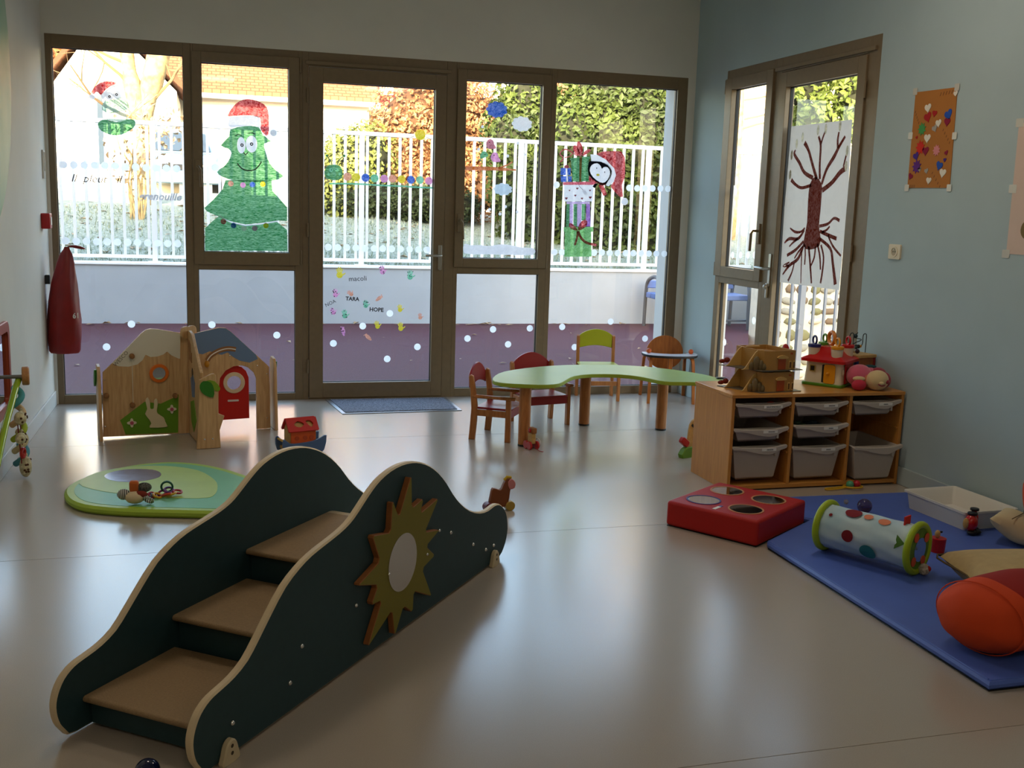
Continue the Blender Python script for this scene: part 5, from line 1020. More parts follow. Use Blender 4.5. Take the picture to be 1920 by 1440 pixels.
# rear panel, end boards and crown pieces
obj('rear_panel', MB().plate([(-.012, .002), (-.44, .002), (-.44, .45), (-.16, .645), (-.012, .645)], -.009, .009, HC, inset=.002), PLY, ph)
obj('foot_board', MB().plate([(-.07, .002), (.07, .002), (.05, .43), (.0, .46), (-.05, .44)], .446, .464, ((0, 0, 0), (1, 0, 0), (0, 0, 1), (0, 1, 0)), inset=.002), PLY, ph)
for x, hh in ((-.528, .455), (.522, .468)):
    e = obj('foot_board', MB().plate([(-.09, .002), (.08, .002), (.06, hh-.03), (.03, hh), (-.03, hh-.01), (-.06, hh-.06)], -.009, .009, ((x, 0, 0), (0, 1, 0), (0, 0, 1), (1, 0, 0)), inset=.002), PLY, ph)
    obj('leaf', MB().plate(smooth([(-.02, hh-.03), (.05, hh-.05), (.085, hh-.12), (.05, hh-.14), (0, hh-.10)], 2), -.006, .006, ((x+(.014 if x > 0 else -.016), 0, 0), (0, 1, 0), (0, 0, 1), (1, 0, 0))), M('leaf_green', (50, 120, 30)), e)
for x, y in ((-.02, -.02), (.02, .02)): obj('crown_clip', MB().plate(rrect(-.04, .04, .60, .675, .03), -.008, .008, ((x, y, 0), (.8, .6, 0), (0, 0, 1), (-.6, .8, 0)), inset=.002), PLY, ph)

# ================================================================ ark toy
t = thing('toy_ark', 'wooden toy ark with red shape sorter roof on a blue boat', 'toy', (.50, 6.14, 0), .30)
BT = M('ark_blue', (78, 104, 146), .45); ORW = M('ark_orange', (206, 84, 28), .45); CRW = WOOD('ark_cream', (206, 164, 96), (180, 138, 76), (6, 6, 6))
for y in (-.058, .058):
    obj('hull_side', MB().plate(smooth([(-.135, .085), (-.12, .10), (-.09, .075), (-.03, .072), (.05, .078), (.10, .095), (.135, .105), (.12, .02), (.08, .012), (-.08, .012), (-.125, .02)], 2), -.006, .006, ((0, y, 0), (1, 0, 0), (0, 0, 1), (0, 1, 0)), inset=.002), BT, t)
obj('deck', MB().box(-.11, .11, -.052, .052, .03, .045), CRW, t)
obj('rail', MB().cyl((-.118, -.058, .085), (-.118, .058, .085), .007), M('ark_yellow', (206, 160, 60), .4), t)
obj('house_wall', MB().plate([(-.045, .045), (.045, .045), (.045, .145), (0, .200), (-.045, .145)], -.085, .075, ((0, 0, 0), (0, 1, 0), (0, 0, 1), (1, 0, 0))), CRW, t)
sd_ = obj('side_wall', MB().box(-.080, .070, -.052, -.0455, .06, .143), ORW, t)
for x in (-.045, .005, .045): obj('wall_animal', MB().plate(disc(x, .10, .013), -.0545, -.0521, ((0, 0, 0), (1, 0, 0), (0, 0, 1), (0, 1, 0))), M('ark_orange_dark', (180, 70, 30), .5), sd_)
_th = math.atan2(.055, .045); 
for s in (-1, 1):
    fr = ((0, 0, .204), (1, 0, 0), (0, s*math.cos(_th), -math.sin(_th)), (0, s*math.sin(_th), math.cos(_th)))
    lp = [rrect(-.098, .088, 0, .088, .006)]
    if s == -1: lp += [smooth([(-.055, .040), (-.03, .020), (-.005, .03), (.005, .045), (-.02, .062), (-.045, .056)], 2), smooth([(.018, .025), (.045, .02), (.062, .045), (.045, .065), (.03, .05)], 2)]
    obj('roof_board', MB().plate(lp, .002, .012, fr), M('ark_red', (196, 24, 16), .4), t)

# ================================================================ door mat
t = thing('door_mat', 'dark speckled entrance mat in a metal frame before the glass door', 'door mat', (1.29, 7.55, 0))
SPK = M('speckled_carpet', (34, 40, 60), .95, bump=1.0, bs=180, var=.1, vs=160, col2=(160, 164, 178))
mq = [(0.816,7.811),(0.875,7.252),(1.737,7.288),(1.731,7.804)]
obj('mat_frame', MB().plate(mq, 0.0005, .005, ZF), M('mat_frame_alu', (170, 172, 176), .35, .8), t, True)
obj('mat_pile', MB().plate(offset_loop(mq, -.028), .003, .010, ZF), SPK, t, True)

# ================================================================ kidney table and chairs
tb = thing('kidney_table', 'low kidney shaped children table with pale green top', 'table', (2.45, 6.4, 0))
TO = [(1.677,6.242),(1.737,6.404),(1.84,6.559),(2.025,6.694),(2.243,6.786),(2.467,6.82),(2.693,6.792),(2.863,6.719),(2.96,6.639),(3.049,6.537),(3.139,6.384),(3.178,6.264),(3.199,6.1)]+[(3.245, 6.05), (3.22, 5.98)]+[(3.027,5.981),(2.944,6.039),(2.8,6.062),(2.744,6.113),(2.71,6.206),(2.667,6.295),(2.57,6.38),(2.394,6.405),(2.253,6.34),(2.162,6.221),(2.088,6.106),(2.019,6.043),(1.913,6.033),(1.76,6.086),(1.691,6.141)]
TO = smooth(TO, 2)
obj('table_top', MB().plate(TO, .376, .40, ZF, side=1, face=0, inset=.003), [M('pale_green_laminate', (170, 190, 108), .28, var=.03, spec=.6), M('lime_edge', (150, 168, 50), .45)], tb, True)
for x, y in ((1.862, 6.135), (2.457, 6.69), (2.931, 6.47), (3.12, 6.12)):
    l = obj('leg', MB().cyl((x, y, .012), (x, y, .376), .037, n=24), BEECH, tb, True)
    obj('leg_cap', MB().cyl((x, y, 0), (x, y, .012), .038, n=24), BLACK, l, True)
obj('table_note', MB().box(3.16, 3.22, 6.13, 6.16, .4002, .412), BLACK, tb, True, bevel=.004)
# ---- armchairs
SEATR = M('seat_red_stain', (150, 34, 40), .3, var=.06, vs=10)
def board_curve(w, z0, z1, rise, n=10, dip=0.0):
    up = [(-w/2+w*i/n, z1+rise*math.sin(PI*i/n)**.8 if 0 < i < n else z1) for i in range(n+1)]
    lo = [(w/2-w*i/n, z0+dip*math.sin(PI*i/n)) for i in range(n+1)]
    return up+lo
def arm_chair(label, loc, rz):
    t = thing('child_armchair', label, 'chair', (*loc, 0), rz, 'red children armchairs')
    W_, Dp = .155, .115
    for s in (-1, 1):
        b = MB(); x = s*W_
        b.plate([(-Dp-.028, 0), (-Dp+.012, 0), (-Dp+.022, .12), (-Dp+.024, .22), (-Dp+.010, .32), (-Dp-.006, .405), (-Dp-.024, .415), (-Dp-.036, .40), (-Dp-.022, .30), (-Dp-.014, .2), (-Dp-.02, .1)], -.013, .013, ((x, 0, 0), (0, 1, 0), (0, 0, 1), (1, 0, 0)), inset=.004); obj('leg', b, BEECH, t)
        b = MB(); b.plate([(Dp-.018, 0), (Dp+.018, 0), (Dp+.016, .268), (Dp-.016, .268)], -.013, .013, ((x, 0, 0), (0, 1, 0), (0, 0, 1), (1, 0, 0)), inset=.004); obj('leg', b, BEECH, t)
        obj('armrest', MB().box(x-.016, x+.016, -Dp-.01, Dp+.045, .268, .288), BEECH, t, bevel=.007)
        obj('side_rail', MB().box(x-.009, x+.009, -Dp, Dp, .155, .195), BEECH, t, bevel=.003)
    obj('front_rail', MB().box(-W_, W_, Dp-.012, Dp+.012, .150, .196), SEATR, t, bevel=.003)
    obj('seat', MB().plate(rrect(-.15, .15, -.11, .135, .02), .196, .210, ZF, inset=.004), SEATR, t)
    obj('backrest', MB().plate(board_curve(.285, .325, .40, .072, 12, .03), -.008, .008, ((0, -Dp-.013, 0), (1, 0, 0), (0, -.06, 1), (0, 1, .06)), inset=.003), SEATR, t)
    return t
arm_chair('red children armchair at the rounded left end of the green table', (1.774, 6.426), math.radians(-123.4))
arm_chair('red children armchair tucked behind the left half of the green table', (2.17, 6.80), math.radians(-168.5))
t = thing('child_chair', 'small beech chair with a lime green backrest by the window', 'chair', (2.91, 7.655, 0), math.radians(171.4))
LIME = M('lime_stain', (168, 172, 24), .4, var=.05)
for s in (-1, 1):
    x = s*.142
    obj('leg', MB().plate([(-.145, 0), (-.115, 0), (-.108, .25), (-.122, .478), (-.138, .487), (-.146, .475), (-.134, .25)], -.012, .012, ((x, 0, 0), (0, 1, 0), (0, 0, 1), (1, 0, 0)), inset=.003), BEECH, t)
    obj('leg', MB().plate([(.095, 0), (.125, 0), (.122, .26), (.092, .26)], -.012, .012, ((x, 0, 0), (0, 1, 0), (0, 0, 1), (1, 0, 0)), inset=.003), BEECH, t)
    obj('side_rail', MB().box(x-.008, x+.008, -.12, .11, .21, .25), BEECH, t)
obj('stretcher', MB().box(-.14, .14, .100, .116, .12, .155), BEECH, t, bevel=.003)
obj('seat', MB().plate(rrect(-.15, .15, -.115, .14, .02), .26, .276, ZF, inset=.004), LIME, t)
obj('backrest', MB().plate(board_curve(.262, .385, .485, .048, 12, .02), -.008, .008, ((0, -.135, 0), (1, 0, 0), (0, 0, 1), (0, 1, 0)), inset=.003), LIME, t)
# ---- round backed chair with tray
t = thing('tray_chair', 'bent beech toddler chair with round back and white tray in the corner', 'chair', (3.455, 7.56, 0), math.radians(166.7))
WB2 = WOOD('amber_beech', (176, 104, 40), (146, 80, 28), (9, 9, 1.2), .35, 5)
obj('backrest', MB().plate([(x, z) for x, z in disc(0, .355, .148, 40, .135)], -.006, .006, ((0, -.135, 0), (1, 0, 0), (0, -.05, 1), (0, 1, .05)), inset=.002), WB2, t)
for s in (-1, 1):
    b = MB(); pth_ = smooth([(s*.175, -.185, 0), (s*.17, -.17, .16), (s*.165, -.15, .30), (s*.163, -.10, .345), (s*.163, 0, .350), (s*.163, .12, .345), (s*.165, .165, .30), (s*.170, .185, .16), (s*.175, .195, 0)], 4, False)
    for i in range(len(pth_)-1):
        pass
    w2_ = .018
    vs = []; fs = []; n_ = len(pth_)
    for i, q in enumerate(pth_):
        q = Vector(q); d = Vector(pth_[min(i+1, n_-1)])-Vector(pth_[max(i-1, 0)]); d.x = 0; d.normalize(); nn = Vector((0, -d.z, d.y))*.013
        vs += [q+nn-Vector((w2_*.6, 0, 0)), q+nn+Vector((w2_*.6, 0, 0)), q-nn+Vector((w2_*.6, 0, 0)), q-nn-Vector((w2_*.6, 0, 0))]
        if i: fs += [((i-1)*4+j, (i-1)*4+(j+1) % 4, i*4+(j+1) % 4, i*4+j) for j in range(4)]
    fs += [(3, 2, 1, 0), tuple((n_-1)*4+j for j in range(4))]
    obj('leg_frame', MB().add(vs, fs), WB2, t)
    obj('tray_knob', MB().sph((s*.165, .06, .392), .020, 14, 10), M('orange_wood', (196, 86, 30), .35), t)
obj('seat', MB().plate(rrect(-.15, .15, -.13, .12, .04), .20, .214, ZF, inset=.003), WB2, t)
obj('crotch_post', MB().box(-.016, .016, .085, .11, .214, .355), WB2, t, bevel=.004)
tray = smooth([(-.215, .02), (-.20, -.01), (-.15, .0), (-.12, .05), (0, .085), (.12, .05), (.15, .0), (.20, -.01), (.215, .02), (.21, .11), (.16, .19), (0, .225), (-.16, .19), (-.21, .11)], 3)
obj('tray', MB().plate(tray, .356, .374, ZF, side=1, face=0, inset=.003), [M('tray_white', (222, 222, 224), .25), M('tray_black_edge', (26, 24, 24), .5)], t)
# ---- pull toy under the table
t = thing('pull_toy', 'small wooden pull along toy with red wheels under the table edge', 'toy', (1.885, 6.035, 0), .25)
obj('body', MB().box(-.014, .014, -.02, .03, .035, .10), CRW, t, bevel=.004); obj('head', MB().box(-.016, .018, -.025, .03, .10, .135), M('toy_head_wood', (150, 92, 44), .5), t, bevel=.005)
for x in (-.026, .026):
    for y in (-.012, .028): obj('wheel', MB().cyl((x-.007, y, .026), (x+.007, y, .026), .026, n=20), RED, t, bevel=.003)
obj('tail_ring', MB().tor((.046, .01, .034), (1, .2, 0), .026, .003, 20, 6), M('ring_white', (206, 200, 196), .4), t); obj('pull_string', MB().tube(smooth([(0, -.04, .02), (.008, -.07, .004), (.02, -.10, .003)], 3, False), .002, 5), RED, t)
obj('red_cap', MB().sph((-.02, 0, .118), (.006, .014, .014), 10, 6), RED, t)
# ---- toy behind the cabinet
t = thing('tiger_toy', 'wooden striped animal toy with a red paw behind the storage unit', 'toy', (2.78, 5.70, 0), .35)
obj('body', MB().plate(smooth([(-.03, .05), (-.02, .12), (-.01, .20), (.03, .235), (.08, .22), (.10, .10), (.07, .04)], 2), -.008, .008, HA, inset=.002), CRW, t)
for i in range(3): obj('stripe', MB().plate([(-.006+i*.022, .195-i*.002), (.004+i*.022, .205), (.055+i*.018, .165), (.045+i*.018, .155)], -.0105, -.0081, HA), BLACK, t)
obj('paw', MB().plate(rrect(-.04, .03, -.02, .02, .014), -.014, .014, ((-.045, 0, .095), (.8, 0, -.6), (.6, 0, .8), (0, 1, 0)), inset=.003), RED, t)
obj('grass_base', MB().plate(smooth([(-.07, .0), (-.06, .05), (-.02, .065), (.05, .06), (.10, .05), (.11, 0)], 2), -.02, .02, HA, inset=.003), M('grass_wood', (96, 140, 30), .5), t)
# ---- donkey toy beyond the slide
t = thing('rocking_donkey', 'small brown wooden horse toy with yellow mane beyond the slide', 'toy', (1.33, 4.78, 0), .15)
BRW = M('brown_wood_stain', (126, 66, 28), .5, var=.1)
obj('body', MB().plate(smooth([(-.045, .02), (-.04, .09), (-.03, .118), (.0, .108), (.015, .112), (.035, .155), (.055, .160), (.075, .14), (.06, .10), (.05, .03), (.02, .02)], 2), -.012, .012, HA, inset=.003), BRW, t)
obj('muzzle', MB().plate(smooth([(.045, .145), (.065, .158), (.085, .138), (.082, .112), (.055, .108)], 2), -.015, .015, HA, inset=.003), M('muzzle_pink', (206, 130, 130), .5), t)
obj('mane', MB().tube([(.03, 0, .152), (.045, 0, .166), (.065, 0, .162)], .008, 8), M('mane_yellow', (196, 160, 30), .7), t)
for x in (-.05, .06): obj('wheel', MB().cyl((x, -.022, .024), (x, .022, .024), .024, n=20), M('wheel_plum', (96, 24, 54), .4) if x < 0 else M('wheel_ochre', (170, 140, 60), .4), t, bevel=.003)
# ---- blue ball near the camera
t = thing('dark_blue_ball', 'glossy dark blue ball on the floor at the foot of the slide', 'ball', (*[(-0.169,2.599)][0], 0))
obj('ball', MB().sph((0, 0, .032), .032, 24, 16), M('dark_blue_gloss', (16, 22, 62), .1, coat=.5), t)

# ================================================================ storage unit with trays
OAK = WOOD('oak_laminate', (206, 142, 66), (190, 126, 56), (12, 12, 1), .42, 5)
OAKX = WOOD('oak_laminate_cross', (206, 144, 70), (188, 126, 58), (1, 12, 12), .3, 5)
cb = thing('storage_unit', 'low oak laminate storage unit with three columns of trays', 'cabinet', (3.155, 5.14, 0))
X0, X1, Y0, Y1, H = 2.63, 3.68, 4.92, 5.36, .524
obj('top_panel', MB().box(X0-.006, X1, Y0-.006, Y1, H-.018, H), OAKX, cb, True, bevel=.002)
for x in (X0, X1-.018): obj('side_panel', MB().box(x, x+.018, Y0, Y1, .0, H-.018), OAK, cb, True, bevel=.0015)
for x in (2.992, 3.345): obj('divider', MB().box(x-.009, x+.009, Y0, Y1-.01, .03, H-.018), OAK, cb, True, bevel=.0015)
obj('base_panel', MB().box(X0+.018, X1-.018, Y0, Y1, .008, .030), OAKX, cb, True, bevel=.0015)
obj('back_panel', MB().box(X0+.018, X1-.018, Y1-.012, Y1, .03, H-.018), OAK, cb, True)
cols = ((2.648, 2.983), (3.001, 3.336), (3.354, 3.662))
for a, c in cols:
    for z in (.457, .325, .21):
        for x in (a, c-.008): obj('tray_runner', MB().box(x, x+.008, Y0+.01, Y1-.02, z-.012, z-.004), OAK, cb, True)
BIN = M('milky_plastic', (186, 176, 166), .4, var=.03, vs=6); LBL = M('white_label', (232, 230, 224), .6)
def bin_(label, xa, xb, zt, h, yf=4.915, txt=None, big=False, depth=.40):
    xc = (xa+xb)/2; w = (xb-xa)
    t = thing('plastic_tray', label, 'tray', (xc, yf+.01, zt-h), 0, 'milky plastic trays in the storage unit')
    tp = .028; th = .004
    def rect(ix, zz, d): return [(-w/2+ix+d, .012+ix*.5+d), (w/2-ix-d, .012+ix*.5+d), (w/2-ix-d, depth-ix*.5-d), (-w/2+ix+d, depth-ix*.5-d)]
    z1 = h; rings = [(rect(.012, 0, 0), z1), (rect(.016+tp*.9, 0, 0), .012), (rect(.016+tp*1.2, 0, 0), 0), (rect(.016+tp*1.2, 0, th), th), (rect(.012, 0, th), z1)]
    vs = [(x, y, z) for r, z in rings for x, y in r]; fs = [(j*4+i, j*4+(i+1) % 4, (j+1)*4+(i+1) % 4, (j+1)*4+i) for j in range(4) for i in range(4)]
    fs += [(8, 9, 10, 11), (15, 14, 13, 12), (0, 4*4, 4*4+1, 1), (1, 17, 18, 2), (2, 18, 19, 3), (3, 19, 16, 0)]
    fs = fs[:16]+[(8, 11, 10, 9), (12, 13, 14, 15), (0, 1, 17, 16), (1, 2, 18, 17), (2, 3, 19, 18), (3, 0, 16, 19)]
    tub = MB().add(vs, fs); obj('tub', tub, BIN, t, bevel=.006)
    rim = MB(); z = h
    for r in ((-w/2+.002, -w/2+.016, .0, depth), (w/2-.016, w/2-.002, 0, depth), (-w/2+.002, w/2-.002, depth-.014, depth)): rim.box(*r, z-.006, z)
    obj('rim', rim, BIN, t, bevel=.002)
    q = w/.31
    lip = smooth([(-w/2, .004), (-w/2+.05*q, -.003), (0, -.006), (.09*q, -.003), (w/2, .008), (w/2, -.010), (w/2-.03*q, -.020), (w/2-.075*q, -.040), (.045*q, -.045), (-.03*q, -.034), (-.08*q, -.021), (-.12*q, -.016), (-w/2, -.014)], 2)
    lp = obj('front_lip', MB().plate([(a, z+h) for a, z in lip], -.012, .014, ((0, 0, 0), (1, 0, 0), (0, 0, 1), (0, 1, 0)), inset=.002), BIN, t)
    obj('lip_catch', MB().box(w/2-.062*q, w/2-.05*q, -.006, .012, h-.056, h-.03), BIN, t, bevel=.002)
    if txt is not None:
        lw = .085 if txt == '#' else .11
        obj('name_label', MB().box(.045*q-lw*.42, .045*q+lw*.58, -.0135, -.0121, h-.024, h-.009), LBL, lp)
        if txt == '#':
            rr_ = random.Random(int(xa*1000+zt*977)); x = .045*q-.006
            for j in range(rr_.randint(5, 8)): obj('label_mark', MB().box(x, x+.0035, -.0139, -.0136, h-.0195, h-.0135), INK, lp); x += .0055
        else: text(txt, .0085, INK, lp, frame_m((.045*q+.01, -.0140, h-.0165), (1, 0, 0), (0, 0, 1), (0, -1, 0)))
    return t
bin_('upper left plastic tray holding an orange ball, with a long label', 2.655, 2.973, .473, .082, txt='BALLES SENSORIELLES')
bin_('middle left plastic tray of the storage unit with a short label', 2.652, 2.969, .338, .075, txt='#')
bin_('deep bottom left plastic tray of the storage unit', 2.652, 2.967, .240, .185, txt='#')
bin_('upper centre plastic tray of the storage unit', 3.006, 3.322, .472, .080, txt='#')
bin_('middle centre plastic tray of the storage unit, slightly pulled out', 3.008, 3.328, .350, .078, yf=4.905, txt='#')
bin_('deep bottom centre plastic tray of the storage unit', 3.009, 3.330, .230, .185, txt='#')
bin_('upper right plastic tray of the storage unit', 3.360, 3.658, .473, .082, txt='#')
bin_('deep unlabelled bottom right plastic tray pulled out of the unit', 3.360, 3.659, .228, .19, yf=4.87)
p = [(2.915,0.467)][0]; t = thing('orange_ball', 'orange ball lying in the upper left tray', 'ball', (p[0], 5.02, .398)); obj('ball', MB().sph((0, 0, .034), (.034, .034, .034), 18, 12), M('orange_ball_plastic', (236, 74, 24), .5), t)
obj('ball_seam', MB().tor((0, 0, .034), (0, 0, 1), .0338, .001, 24, 5), M('orange_seam', (200, 60, 20), .5), t)
for (x, z, c) in ((3.10, .29, (60, 84, 62)), (3.2, .29, (46, 60, 70))):
    t = thing('toy_block', 'dark green toy lying in the middle centre tray' if x < 3.15 else 'dark blue grey toy lying in the middle centre tray', 'toy', (x, 5.05, z-.002)); obj('block', MB().box(-.04, .04, -.05, .05, 0, .05), M('tray_toy_%d' % c[0], c, .5), t, bevel=.012); obj('stud', MB().cyl((0, 0, .05), (0, 0, .058), .02), M('tray_toy_%d' % c[0], c), t)

# ================================================================ toys on the storage unit
TAN = M('tan_plastic', (176, 130, 64), .4, var=.04); TANL = M('tan_plastic_light', (206, 166, 96), .4); ODR = M('garage_orange', (170, 74, 24), .4); ROCK = M('moulded_rock', (110, 92, 58), .5, var=.2, vs=30); GRYB = M('garage_base_grey', (104, 96, 82), .5)
def garage(label, z):
    t = thing('toy_garage', label, 'toy', (2.835, 4.955, z), math.radians(9), 'stacked tan toy garages')
    fp = [(0.0, .05), (.012, .02), (.045, .002), (.10, 0), (.205, 0), (.205, .25), (0.0, .25)]; fp = [(a-.015, b_) for a, b_ in fp]
    inner = offset_loop(fp, -.006)
    obj('base_plate', MB().plate([(-.12, .25), (-.03, -.005), (.235, -.012), (.24, .26), (-.12, .26)], 0, .004, ZF), GRYB, t)
    b = MB(); b.plate([fp, inner], .004, .108, ZF); b.plate(inner, .076, .084, ZF); obj('body', b, TAN, t, bevel=.002)
    obj('ramp_wall', MB().plate([(-.105, .004), (-.085, .010), (-.02, .095), (.0, .108), (.03, .108), (.03, .004)], .06, .066, ((-.01, 0, 0), (1, -.0, 0), (0, 0, 1), (0, 1, 0)), inset=.001), TANL, t)
    obj('ramp_wall', MB().plate([(-.105, .004), (-.085, .010), (-.02, .095), (.0, .108), (.0, .004)], .20, .206, ((-.015, 0, 0), (1, 0, 0), (0, 0, 1), (0, 1, 0)), inset=.001), TANL, t)
    obj('roof_rail', MB().box(-.02, .07, .155, .165, .108, .116), TANL, t, bevel=.002)
    obj('garage_door', MB().box(.075, .125, -.004, .0, .006, .066), ODR, t, bevel=.003); obj('door_hood', MB().plate(smooth([(.068, .066), (.072, .078), (.10, .084), (.128, .078), (.132, .066)], 2), -.010, 0, HA), TANL, t)
    for x in (.147, .172):
        w_ = obj('window', MB().box(x, x+.017, -.003, 0, .008, .052), TANL, t, bevel=.002); obj('window_slot', MB().box(x+.004, x+.013, -.0036, -.003, .014, .046), M('slot_brown', (86, 52, 22), .5), w_)
    obj('sign', MB().box(.155, .17, -.002, 0, .086, .096), ODR, t)
    b = MB()
    for x, y, h_, r in ((-.055, .055, .045, .016), (-.035, .04, .078, .020), (-.015, .028, .058, .016), (-.002, .018, .040, .013)): b.sph((x, y, h_*.45), (r, r*.8, h_*.55), 12, 8)
    b.v = [Vector((q.x, q.y, max(q.z, .004))) for q in b.v]; obj('rock_ornament', b, ROCK, t)
    b = MB(); b.sph((-.125, .22, .028), (.022, .010, .012), 12, 8); b.sph((-.095, .22, .034), (.020, .012, .016), 12, 8); obj('red_slide_knob', b, M('dark_red_plastic', (120, 30, 14), .35), t)
    obj('green_tower', MB().cyl((.217, .12, .004), (.217, .12, .095), .011, n=16), M('garage_green', (60, 92, 30), .5), t); obj('tower_roof', MB().lathe([(.0, .128), (.012, .122), (.020, .104), (.020, .096), (0, .096)], 16, (.217, .12, 0)), RED, t)
    return t
garage('lower tan toy garage of the stack on the storage unit', H); garage('upper tan toy garage of the stack on the storage unit', H+.117)
# shape house
t = thing('shape_sorter_house', 'white plastic toy house with red roof, yellow door and key handles', 'toy', (3.375, 5.20, H), math.radians(38))
WPL = M('cream_toy_plastic', (226, 212, 184), .35); YPL = M('yellow_toy_plastic', (226, 150, 20), .35); GPL = M('green_toy_plastic', (84, 138, 30), .4); BPL = M('blue_toy_plastic', (34, 40, 110), .4); RPL = M('red_toy_plastic', (190, 20, 18), .3); OPL = M('orange_toy_plastic', (220, 130, 40), .35)
obj('base', MB().plate(rrect(-.118, .118, -.118, .118, .02), 0, .016, ZF, inset=.003), GPL, t)
b = MB(); o_ = rrect(-.108, .108, -.108, .108, .018); n_ = len(o_); b.add([(x, y, .016) for x, y in o_]+[(x*.92, y*.92, .145) for x, y in o_], [(i, (i+1) % n_, n_+(i+1) % n_, n_+i) for i in range(n_)]+[tuple(range(n_-1, -1, -1)), tuple(range(n_, 2*n_))]); obj('walls', b, WPL, t)
b = MB(); prof = [(.128, .135), (.128, .150), (.118, .156), (.085, .172), (.055, .198), (.045, .215)]; vs = []
for r, z in prof: vs += [(x/.128*r, y/.128*r, z) for x, y in rrect(-.128, .128, -.128, .128, .02)]
n_ = len(rrect(-.1, .1, -.1, .1, .02)); b.add(vs, [(j*n_+i, j*n_+(i+1) % n_, (j+1)*n_+(i+1) % n_, (j+1)*n_+i) for j in range(len(prof)-1) for i in range(n_)]+[tuple(range(n_-1, -1, -1)), tuple((len(prof)-1)*n_+i for i in range(n_))]); obj('roof', b, RPL, t)
XF = ((-.107, 0, 0), (0, -1, 0), (0, 0, 1), (-1, 0, 0))
dd = obj('door', MB().plate(rrect(.008, .072, .018, .125, .012), .0, .006, XF, inset=.001), YPL, t); obj('door_knob', MB().sph((-.116, -.032, .075), .009, 12, 8), YPL, dd)
obj('door_gap', MB().plate(rrect(-.004, .012, .022, .122, .004), -.002, .002, XF), M('dark_gap', (30, 22, 14), .6), t)
w_ = obj('window', MB().plate(rrect(-.075, -.042, .078, .115, .003), .0, .003, XF), M('window_gold', (176, 150, 70), .4), t); obj('window_bar', MB().plate(rrect(-.070, -.047, .083, .110, .002), .003, .0036, XF), M('dark_gap', (30, 22, 14)), w_)
obj('red_wall', MB().box(-.06, .06, -.114, -.106, .018, .130), RPL, t, bevel=.003); obj('side_button', MB().sph((-.085, -.108, .085), (.012, .006, .018), 12, 8), WPL, t)
for (x, y, m) in ((-.07, -.06, YPL), (.06, -.075, RPL), (-.06, .075, BPL), (.075, .065, GPL)):
    c = obj('chimney', MB().cyl((x, y, .150), (x, y, .212), .028, .034, 18), WPL, t); k2 = obj('chimney_cap', MB().cyl((x, y, .210), (x, y, .228), .036, n=18), m, c, bevel=.003); obj('cap_ring', MB().tor((x, y, .250), (1, -.9, 0), .022, .006, 22, 8), m, c)
obj('top_handle', MB().tor((0, 0, .262), (1, -.9, 0), .034, .011, 26, 8), OPL, t)
# bead maze cube
t = thing('activity_cube', 'wooden activity cube with wire bead maze on top, beside the wall', 'toy', (3.585, 5.265, H), math.radians(14))
s = .075
obj('top_board', MB().box(-s-.006, s+.006, -s-.006, s+.006, .148, .166), CRW, t, bevel=.003)
obj('front_face', MB().box(-s, s, -s, -s+.012, 0, .148), WOOD('cube_brown', (166, 100, 50), (140, 80, 38), (8, 8, 2)), t)
obj('left_face', MB().box(-s, -s+.006, -s+.012, s, 0, .148), M('jungle_print', (90, 130, 40), .5, var=.6, vs=40, col2=(214, 220, 196)), t); obj('box_core', MB().box(-s+.006, s, -s+.012, s, 0, .148), CRW, t)
obj('corner_strip', MB().box(-s-.002, -s+.016, -s-.002, -s+.016, 0, .148), M('cube_blue', (30, 46, 110), .5), t); obj('corner_strip', MB().box(s-.016, s+.002, -s-.002, -s+.016, 0, .148), M('cube_red', (140, 20, 20), .5), t)
for l, m in (([(-.03, .10), (-.015, .075), (-.028, .045), (-.020, .043), (-.006, .075), (-.022, .104)], BLACK), ([(.025, .11), (.034, .108), (.028, .085), (.02, .08)], BLACK)): obj('printed_mark', MB().plate(l, -.001, 0, ((0, -s, 0), (1, 0, 0), (0, 0, 1), (0, 1, 0))), m, t)
WIRE = M('black_wire', (20, 20, 22), .35)
obj('wire', MB().tube(smooth([(-.066, .0, .166), (-.066, 0, .25), (-.058, 0, .280), (-.042, 0, .284), (-.032, 0, .27), (-.032, 0, .225), (-.02, 0, .205), (.01, 0, .20), (.035, 0, .206), (.045, 0, .225), (.045, 0, .262), (.052, 0, .275), (.066, 0, .275), (.073, 0, .26), (.073, 0, .166)], 4, False), .0026, 6), WIRE, t)
obj('wire', MB().tube(smooth([(.01, .03, .166), (.0, .03, .20), (-.02, 0, .225), (.0, -.02, .24), (.03, 0, .245), (-.01, .02, .256), (-.02, 0, .272), (0, 0, .285)], 4, False), .0026, 6), WIRE, t)
obj('wire_base', MB().cyl((-.066, 0, .166), (-.066, 0, .174), .010, n=14), RPL, t); obj('wire_base', MB().cyl((.01, .03, .166), (.01, .03, .172), .009, n=14), CRW, t)
for i, (x, y, z, r, m) in enumerate(((-.026, -.03, .182, .014, M('bead_plum', (50, 20, 34), .3)), (-.028, -.02, .202, .009, M('bead_green', (30, 60, 50), .3)), (-.005, 0, .205, .011, BLACK), (.012, 0, .204, .012, BLACK), (.028, 0, .205, .009, YPL), (-.018, 0, .266, .013, M('bead_teal', (20, 50, 56), .3)))): obj('bead', MB().sph((x, y, z), r, 12, 8), m, t)
